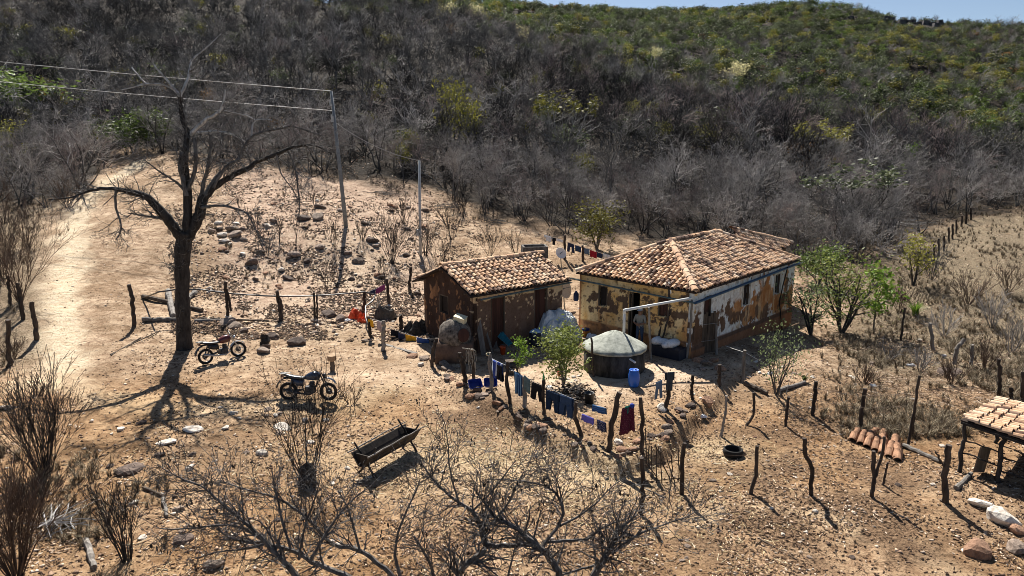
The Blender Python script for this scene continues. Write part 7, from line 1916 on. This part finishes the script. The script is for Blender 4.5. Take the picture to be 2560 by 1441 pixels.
dish('pale mesh satellite dish standing in the gap between the two houses', 1408, 722, .52, .9, math.radians(72), mat('pale_mesh', (.45, .44, .41), .7, vary=.4, scale=30), foot=(1412, 772))
# small blue water jug hanging on the house corner
f = GP(1437, 790); o = lathe_obj('blue_drum', [(.10, 0), (.12, .05), (.12, .32), (.05, .40), (.05, .44)], 14, F_navy, 'dark blue container hung beside the left corner of the large house', 'container', AT(1440, 752, PA[1] + .05))
# low block-work tank behind the small house
f = GP(1336, 645); bt_ = thing('block_tank', 'low grey block-work tank under a tree behind the small house', 'tank', f, .12)
b = MB()
for (c, d_) in (((0, -.55, .35), (1.5, .12, .9)), ((0, .55, .35), (1.5, .12, .9)), ((-.75, 0, .35), (.12, 1.1, .896)), ((.75, 0, .35), (.12, 1.1, .896))): b.box(c, d_)
b.build('wall', mat('grey_blocks', (.16, .15, .14), .95, c2=(.07, .066, .062), scale=6), bt_)
# basins, barrel, hearth, pail, pots in the yard
m_bluep = mat('blue_plastic', (.012, .032, .24), .4, vary=.15, bmp=0, spec=.5)
def basin(label, px, py, w, d, h, rz, tilt):
    f = GP(px, py); rt = thing('wash_basin', label, 'basin', f, rz); b = MB(); V = []
    for (s, z) in ((.78, 0), (1.0, 1), (1.06, 1), (1.06, .93), (.97, .98), (.74, .06)):
        for (x, y) in ((-1, -.8), (-.8, -1), (.8, -1), (1, -.8), (1, .8), (.8, 1), (-.8, 1), (-1, .8)): V.append((x * w / 2 * s, y * d / 2 * s, z * h))
    b.add(V, [(i * 8 + j, i * 8 + (j + 1) % 8, (i + 1) * 8 + (j + 1) % 8, (i + 1) * 8 + j) for i in range(5) for j in range(8)] + [tuple(range(8))[::-1], tuple(40 + j for j in range(8))])
    o = b.build('tub', m_bluep, rt); o.rotation_euler = tilt; o.location = (0, 0, abs(tilt[0]) * d * .45 + .02); return rt
basin('royal blue basin tipped on its side beside the thick leaning post', 1186, 974, .46, .34, .18, .35, (.7, 0, 0))
basin('royal blue basin tipped up behind the post with a pale cut top', 1226, 970, .44, .32, .18, .1, (.75, 0, 0))
m_barrel = mat('bright_blue_barrel', (.012, .12, .55), .4, vary=.12, bmp=0, spec=.5)
f = GP(1584, 966); br_ = thing('barrel', 'bright blue plastic barrel in the sun before the water tank', 'barrel', f)
b = MB(); b.lathe([(.15, 0), (.175, .03), (.20, .2), (.205, .3), (.20, .42), (.17, .57), (.16, .59)], 24); b.build('body', m_barrel, br_, True)
b = MB(); b.lathe([(.165, .585), (.175, .595), (.17, .62), (.14, .62), (.13, .60)], 20); b.tube([(.06, .02, .6), (.06, .02, .645)], .03, 10); b.tube([(-.07, -.02, .6), (-.07, -.02, .635)], .022, 10); b.build('lid', m_barrel, br_, True)
f = GP(1280, 930); hr_ = thing('wood_stove', 'dark half-drum stove standing behind the washing line', 'stove', f, .2)
b = MB(); b.tube([(-.24, 0, .28), (.24, 0, .28)], .16, 16); b.build('drum', m_bin, hr_, True)
b = MB(); b.box((0, 0, .43), (.5, .3, .03)); b.build('top_plate', m_wood, hr_)
for s in (-1, 1): b = MB(); b.box((.2 * s, 0, .08), (.04, .26, .18)); b.build('leg', m_wood, hr_)
f = GP(1278, 936); lathe_obj('pail', [(.07, 0), (.105, .17), (.115, .175), (.10, .18), (.06, .02)], 18, mat('dull_tin', (.32, .31, .30), .4, vary=.3, metal=.7), 'small tin pail in the sun below the dark stove', 'pail', f)
f = GP(1473, 1008); lathe_obj('flower_tin', [(.15, 0), (.165, .36), (.17, .37), (.14, .36), (.13, .30)], 18, m_mblack, 'black tin planter by the mulch under the fresh green bush', 'planter', f)
f = GP(1398, 945); lathe_obj('red_cup', [(.05, 0), (.075, .15), (.08, .155), (.06, .15), (.04, .02)], 14, mat('red_plastic', (.5, .02, .02), .4, vary=.1, bmp=0), 'small red cup under the fresh green bush', 'cup', f + Vector((0, .05, .05)))
for i, (px, py, w_) in enumerate([(1420, 948, 13), (1436, 944, 16), (1448, 941, 12), (1440, 952, 12), (1426, 957, 10), (1413, 955, 9)]):
    rock(px, py, w_, 'p', 'white shell-like stone edging the bed under the fresh green bush', 'white stones edging the bed', .5)
mul = samp_px(1355, 1490, 945, 1030, lambda x, y: np.exp(-(((x - GP(1420, 985).x) / .95) ** 2 + ((y - GP(1420, 985).y) / .62) ** 2) * 1.2))
scatter_stuff('mulch', 'dark clods and mulch in the bed under the fresh green bush', 2600, mul, mk_pebble(.02, .09), m_clod, 77)
f = GP(1359, 1036); b = MB(); b.lathe([(.035, 0), (.036, .12), (.012, .19), (.014, .22)], 12); o = b.build('green_bottle', mat('green_plastic', (.06, .30, .10), .25, vary=.1, bmp=0), None, True); o.location = AT(1359, 950, f.y); tag(o, 'green bottle stuck on top of a washing line post', 'bottle')
f = GP(1372, 968); lathe_obj('white_plate', [(.06, 0), (.12, .02), (.12, .03), (.05, .012)], 16, m_pvc, 'white plate lying in the yard right of the green bottle', 'plate', f)
f = AT(1218, 886, YB(1230, 977) - .02); o = lathe_obj('tin_mug', [(.05, 0), (.06, .12), (.05, .12), (.04, .02)], 12, m_cream, 'pale mug hanging on the post with the pale cut top', 'mug', f, True, (1.2, 0, .4))
# person in the doorway
def person(label, px, py, hgt, rz):
    u_ = min(np.linspace(0, WU, 400), key=lambda q: abs(PROJ(*(PA + dF * q + outF * .26), zfl)[0] - px)); q = PA + dF * u_ + outF * .26
    f = Vector((q[0], q[1], hz(*q))); rt = thing('person', label, 'person', f, rz)
    s = hgt / 1.72
    J = dict(pel=(0, 0, .95), sp=(0, .0, 1.15), ch=(0, -.01, 1.36), nk=(0, -.015, 1.48), hd0=(0, -.03, 1.57), hd=(0, -.035, 1.66),
             lh=(.09, 0, .90), lk=(.11, -.02, .50), la=(.12, .02, .09), lt=(.13, -.14, .04), rh=(-.09, 0, .90), rk=(-.10, -.03, .50), ra=(-.10, .01, .09), rt=(-.12, -.15, .04),
             ls=(.18, 0, 1.41), le=(.25, -.06, 1.14), lw=(.06, -.24, 1.12), lf=(-.02, -.27, 1.12), rs=(-.18, 0, 1.41), re=(-.25, -.06, 1.14), rw=(-.05, -.25, 1.08), rf=(.03, -.28, 1.07))
    E = [('pel', 'sp'), ('sp', 'ch'), ('ch', 'nk'), ('nk', 'hd0'), ('hd0', 'hd'), ('pel', 'lh'), ('lh', 'lk'), ('lk', 'la'), ('la', 'lt'), ('pel', 'rh'), ('rh', 'rk'), ('rk', 'ra'), ('ra', 'rt'), ('ch', 'ls'), ('ls', 'le'), ('le', 'lw'), ('lw', 'lf'), ('ch', 'rs'), ('rs', 're'), ('re', 'rw'), ('rw', 'rf')]
    Rd = dict(pel=.15, sp=.145, ch=.155, nk=.06, hd0=.085, hd=.092, lh=.095, lk=.06, la=.042, lt=.04, rh=.095, rk=.06, ra=.042, rt=.04, ls=.065, le=.045, lw=.033, lf=.04, rs=.065, re=.045, rw=.033, rf=.04)
    ks = list(J); me = bpy.data.meshes.new('body'); me.from_pydata([tuple(c * s for c in J[k]) for k in ks], [(ks.index(a), ks.index(b_)) for a, b_ in E], [])
    o = link('body', me, rt); md = o.modifiers.new('skin', 'SKIN')
    for i, k in enumerate(ks):
        sv = me.skin_vertices[0].data[i]; r = Rd[k] * s; sv.radius = (r, r * (.72 if k in ('pel', 'sp', 'ch') else 1)); sv.use_root = (k == 'pel')
    o.modifiers.new('sub', 'SUBSURF').levels = 1; o.modifiers['sub'].render_levels = 2
    bpy.context.view_layer.update(); dg = bpy.context.evaluated_depsgraph_get(); m2 = bpy.data.meshes.new_from_object(o.evaluated_get(dg)); o.modifiers.clear(); o.data = m2
    sk = mat('skin', (.23, .125, .08), .6, vary=.15, bmp=0); shirt = mat('grey_beige_shirt', (.30, .28, .24), .9, vary=.3, scale=8); jeans = mat('dark_blue_jeans', (.04, .065, .12), .9, vary=.3, scale=8); shoe = mat('tan_sandals', (.30, .22, .15), .8, vary=.2)
    m2.materials.clear()
    for m in (shirt, jeans, sk, shoe): m2.materials.append(m)
    for p in m2.polygons:
        c = p.center / s; i = 0
        if c.z < .10: i = 3
        elif c.z < .97 and abs(c.x) < .22 and c.y > -.2: i = 1
        elif c.z > 1.47: i = 2
        elif c.y < -.10 and c.z < 1.2: i = 2
        p.material_index = i; p.use_smooth = True
    hb = MB(); z0 = 1.655 * s
    b = MB(); b.lathe([(.100, .0), (.102, .045), (.085, .09), (.03, .115)], 16, (0, -.03, z0)); b.box((0, -.155 * s, z0 + .012), (.15, .12, .012)); b.build('cap', mat('pale_cap', (.42, .43, .46), .8, vary=.2), rt, True)
    b = MB(); b.add([(0, -.125, 1.60), (-.018, -.115, 1.585), (.018, -.115, 1.585), (0, -.155, 1.592), (0, -.118, 1.625)], [(0, 1, 3), (0, 3, 2), (1, 2, 3), (4, 1, 3), (4, 3, 2)]); b.build('nose', sk, rt)
    for sx in (-1, 1):
        b = MB(); b.lathe([(.002, -.012), (.012, 0), (.002, .012)], 8, (.033 * sx, -.122, 1.632)); b.build('eye', m_dark, rt)
        b = MB(); b.box((.094 * sx, -.03, 1.62), (.018, .03, .055)); b.build('ear', sk, rt)
        for k in range(4):
            b = MB(); x = -.03 * sx + .012; hz_ = 1.12 if sx > 0 else 1.07; base_ = np.array([-.02 * sx - .012 * sx, -.285 + .0 * k, hz_ + .03 - .02 * k]); b.tube([base_, base_ + [-.04 * sx, -.012, -.005], base_ + [-.07 * sx, .01, -.015]], [.010, .009, .007], 6); b.build('finger', sk, rt)
        b = MB(); base_ = np.array([.0, -.27, (1.12 if sx > 0 else 1.07) + .04]); b.tube([base_, base_ + [-.02 * sx, -.02, .03]], [.011, .009], 6); b.build('thumb', sk, rt)
    return rt
GP = GP_front
person('person in a pale cap, light shirt and dark jeans standing at the front door', 1598, 848, 1.72, -.55)
GP = _GP0
# ------------------------------------------------------------------ logs, trough, tyre, sacks
def log(label, a, e, wpx, m, seed, lift=.5, name='log', dz=0.0):
    A = GP(*a); B = GP(*e); r = wpx / 2 / PXM(A); n = np.array(B - A)
    mb = crooked([(0, 0, r * .8), n / 2 + [0, 0, r * .8], n + [0, 0, r * .8 + dz]], r, r * .85, 8, seed, 4, r * .15); o = mb.build(name, m); o.location = A; return tag(o, label, 'log')
log('dark log on the ground left of the dead tree, ending near the hose', (357, 745), (506, 780), 11, m_wood, 1)
log('bleached log leaning towards the dead tree trunk from the left', (421, 733), (434, 795), 14, m_greywood, 2)
log('pale log lying behind the dead tree trunk', (488, 736), (446, 768), 13, m_greywood, 3)
log('grey log with a sawn end left of the dead tree foot', (357, 804), (442, 803), 12, m_greywood, 4)
log('grey log right of the dead tree foot', (487, 806), (579, 805), 10, m_greywood, 5)
log('thin dark pole lying beyond the logs by the hose', (500, 797), (700, 806), 5, m_wood, 6)
log('long bare stick on the ground below the dead tree, upper of two', (276, 888), (400, 828), 3.5, m_wood, 7)
log('long bare stick on the ground below the dead tree, lower of two', (278, 890), (352, 846), 4, m_wood, 8)
log('dark rotten beam lying behind the corral below the house shadow', (1862, 962), (1918, 988), 12, m_wood, 9)
log('curved grey log beside the dead sapling foot', (1945, 980), (2012, 960), 11, m_greywood, 10)
log('weathered log between the brown sacks and the shed', (2258, 1118), (2350, 1158), 12, m_greywood, 11)
log('pale broken beam end lying before the shed', (2390, 1226), (2428, 1188), 12, m_greywood, 12)
log('pale split board lying in the bottom left foreground', (215, 1356), (236, 1425), 16, m_greywood, 13, name='split_board')
log('short pale log in the left foreground', (408, 1250), (418, 1294), 10, m_greywood, 14)
log('dark branch lying in the left foreground', (360, 1222), (412, 1245), 8, m_wood, 15)
log('long thin stick lying below the stick gate', (1560, 1200), (1660, 1245), 4, m_greywood, 16)
log('stick lying left of the black gate post', (1512, 1200), (1600, 1160), 4, m_greywood, 17)
log('thin bent stick lying near the bottom right', (1900, 1350), (1990, 1400), 4, m_wood, 18)
f = GP(831, 928); st_ = thing('stump_seat', 'seat made of a sawn block set on a short post behind the nearer motorcycle', 'seat', f)
crooked([(0, 0, -.1), (.01, 0, .2), (0, 0, .42)], .09, .08, 9, 3, 4, .006).build('post', m_wood, st_)
b = MB(); b.lathe([(.155, .42), (.165, .46), (.16, .60), (.15, .61)], 16); b.build('block', mat('sawn_block', (.42, .29, .18), .9, vary=.4, scale=8), st_)
f = GP(662, 862)
b = crooked([(0, 0, -.1), (.02, 0, .2), (0, .03, .42)], .2, .14, 9, 31, 4, .03); o = b.build('tree_stump', m_dark_bark); o.location = f; tag(o, 'dark burnt stump between the two motorcycles', 'stump')
# feed trough on crossed legs
m_trough = mat('dark_trough_board', (.07, .055, .044), .9, c2=(.022, .018, .015), scale=5, stretch=(1, 1, .2), bmp=.5)
tA, tB = GP(908, 1194), GP(1030, 1122); td = np.array(tB - tA); tL = np.linalg.norm(td); td /= tL; tn = np.array([-td[1], td[0], 0])
tr_ = thing('feed_trough', 'long wooden feed trough of dark boards on crossed legs', 'trough', tA)
def tp(s, w, z): return td * s * tL + tn * w + np.array([0, 0, z])
for w0, w1, nm in ((-.30, -.08, 'side_board'), (.30, .08, 'side_board')):
    for k in range(2):
        a0 = w0 + (w1 - w0) * k / 2; a1 = w0 + (w1 - w0) * (k + 1) / 2; z0 = .66 - .17 * k; z1 = .66 - .17 * (k + 1) + .008
        b = MB(); t_ = np.array([0, 0, .0]) + tn * (.025 if w0 < 0 else -.025)
        Q = [tp(-.04, a0, z0), tp(1.04, a0, z0), tp(1.04, a1, z1), tp(-.04, a1, z1)]; Q2 = [q + t_ for q in Q]
        b.add(Q + Q2, [(0, 1, 2, 3), (7, 6, 5, 4), (0, 4, 5, 1), (1, 5, 6, 2), (2, 6, 7, 3), (3, 7, 4, 0)]); b.build(nm, m_trough, tr_)
b = MB(); b.bar(tp(-.02, 0, .315), tp(1.02, 0, .315), .18, .03); b.build('bottom_board', m_trough, tr_)
for s in (.0, 1.0):
    b = MB(); Q = [tp(s, -.27, .63), tp(s, .27, .63), tp(s, .09, .33), tp(s, -.09, .33)]; Q2 = [q + td * (.03 if s < .5 else -.03) for q in Q]
    b.add(Q + Q2, [(0, 1, 2, 3), (7, 6, 5, 4), (0, 4, 5, 1), (1, 5, 6, 2), (2, 6, 7, 3), (3, 7, 4, 0)]); b.build('end_board', m_trough, tr_)
for s in (.06, .94):
    for sg in (-1, 1): crooked([tp(s, -.34 * sg, -.1), tp(s + .01, 0, .35), tp(s, .36 * sg, .86)], .032, .026, 7, int(s * 10) + sg + 5, 4, .008).build('leg', m_dark_bark, tr_)
for w_ in (-.33, .33): crooked([tp(-.08, w_, .69), tp(.5, w_, .70), tp(1.08, w_, .69)], .02, .016, 6, int(w_ * 9) + 15, 4, .008).build('rail', m_greywood, tr_)
f = GP(1832, 1140); ty = thing('tyre_trough', 'feed bowl made from a black tyre standing on pale straw', 'trough', f)
b = MB(); b.lathe([(.18, 0), (.26, .02), (.29, .12), (.285, .21), (.25, .24), (.23, .22), (.24, .10), (.17, .04)], 28); b.build('tyre', m_tyre, ty, True)
b = MB(); b.lathe([(.17, .03), (.02, .035)], 18); b.build('base', m_bin, ty)
TILE_OLD = TILE.copy(); TILE_OLD.materials.clear(); TILE_OLD.materials.append(mat('brown_clay_tile', (.42, .235, .14), .95, c2=(.20, .105, .06), scale=7, bmp=.3, rnd=.3))
for i, (px, py, rz, n_) in enumerate([(2138, 1096, 1.0, 7), (2156, 1104, 1.1, 8), (2172, 1112, .95, 9), (2190, 1120, 1.05, 9), (2207, 1128, 1.1, 10), (2224, 1136, 1.0, 10), (2242, 1143, 1.05, 11), (2178, 1094, .8, 8), (2205, 1102, .9, 8), (2236, 1116, .95, 9)]):
    f = GP(px, py); st = thing('tile_stack', 'row of nested spare clay roof tiles lying on the ground before the straight black post', 'tiles', f, rz - math.pi / 2 + rng.normal(0, .08), 'stacks of spare roof tiles')
    for k in range(n_):
        o = link('tile', TILE_OLD, st); o.location = (rng.normal(0, .008), -.32 + .062 * k, .02 + .012 * (k % 2)); o.rotation_euler = (.42 + rng.normal(0, .04), rng.normal(0, .06), rng.normal(0, .05)); o.scale = (1.25, 1.0, 1.35)
# litter on the slope to the right of the house
for i, (px, py, r_, m_, lab) in enumerate([(2278, 914, .2, F_white, 'white scrap of plastic on the ground above the long dark rock'), (2182, 965, .14, F_white, 'white scrap near the slope grass left of the tall thin post'), (1926, 935, .14, F_white, 'white jug-like scrap at the edge of the house shadow'), (2226, 876, .12, F_yellow, 'small yellow scrap on the dry slope'), (1757, 1042, .16, F_white, 'white and dark scrap on the corral ground right of the jacket post'), (2360, 890, .12, F_white, 'small white scrap beside the arched post')]):
    f = GP(px, py); drape('litter_scrap', lab, 'litter', f, r_, r_ * .7, .07, m_, 30 + i, 9, .5)
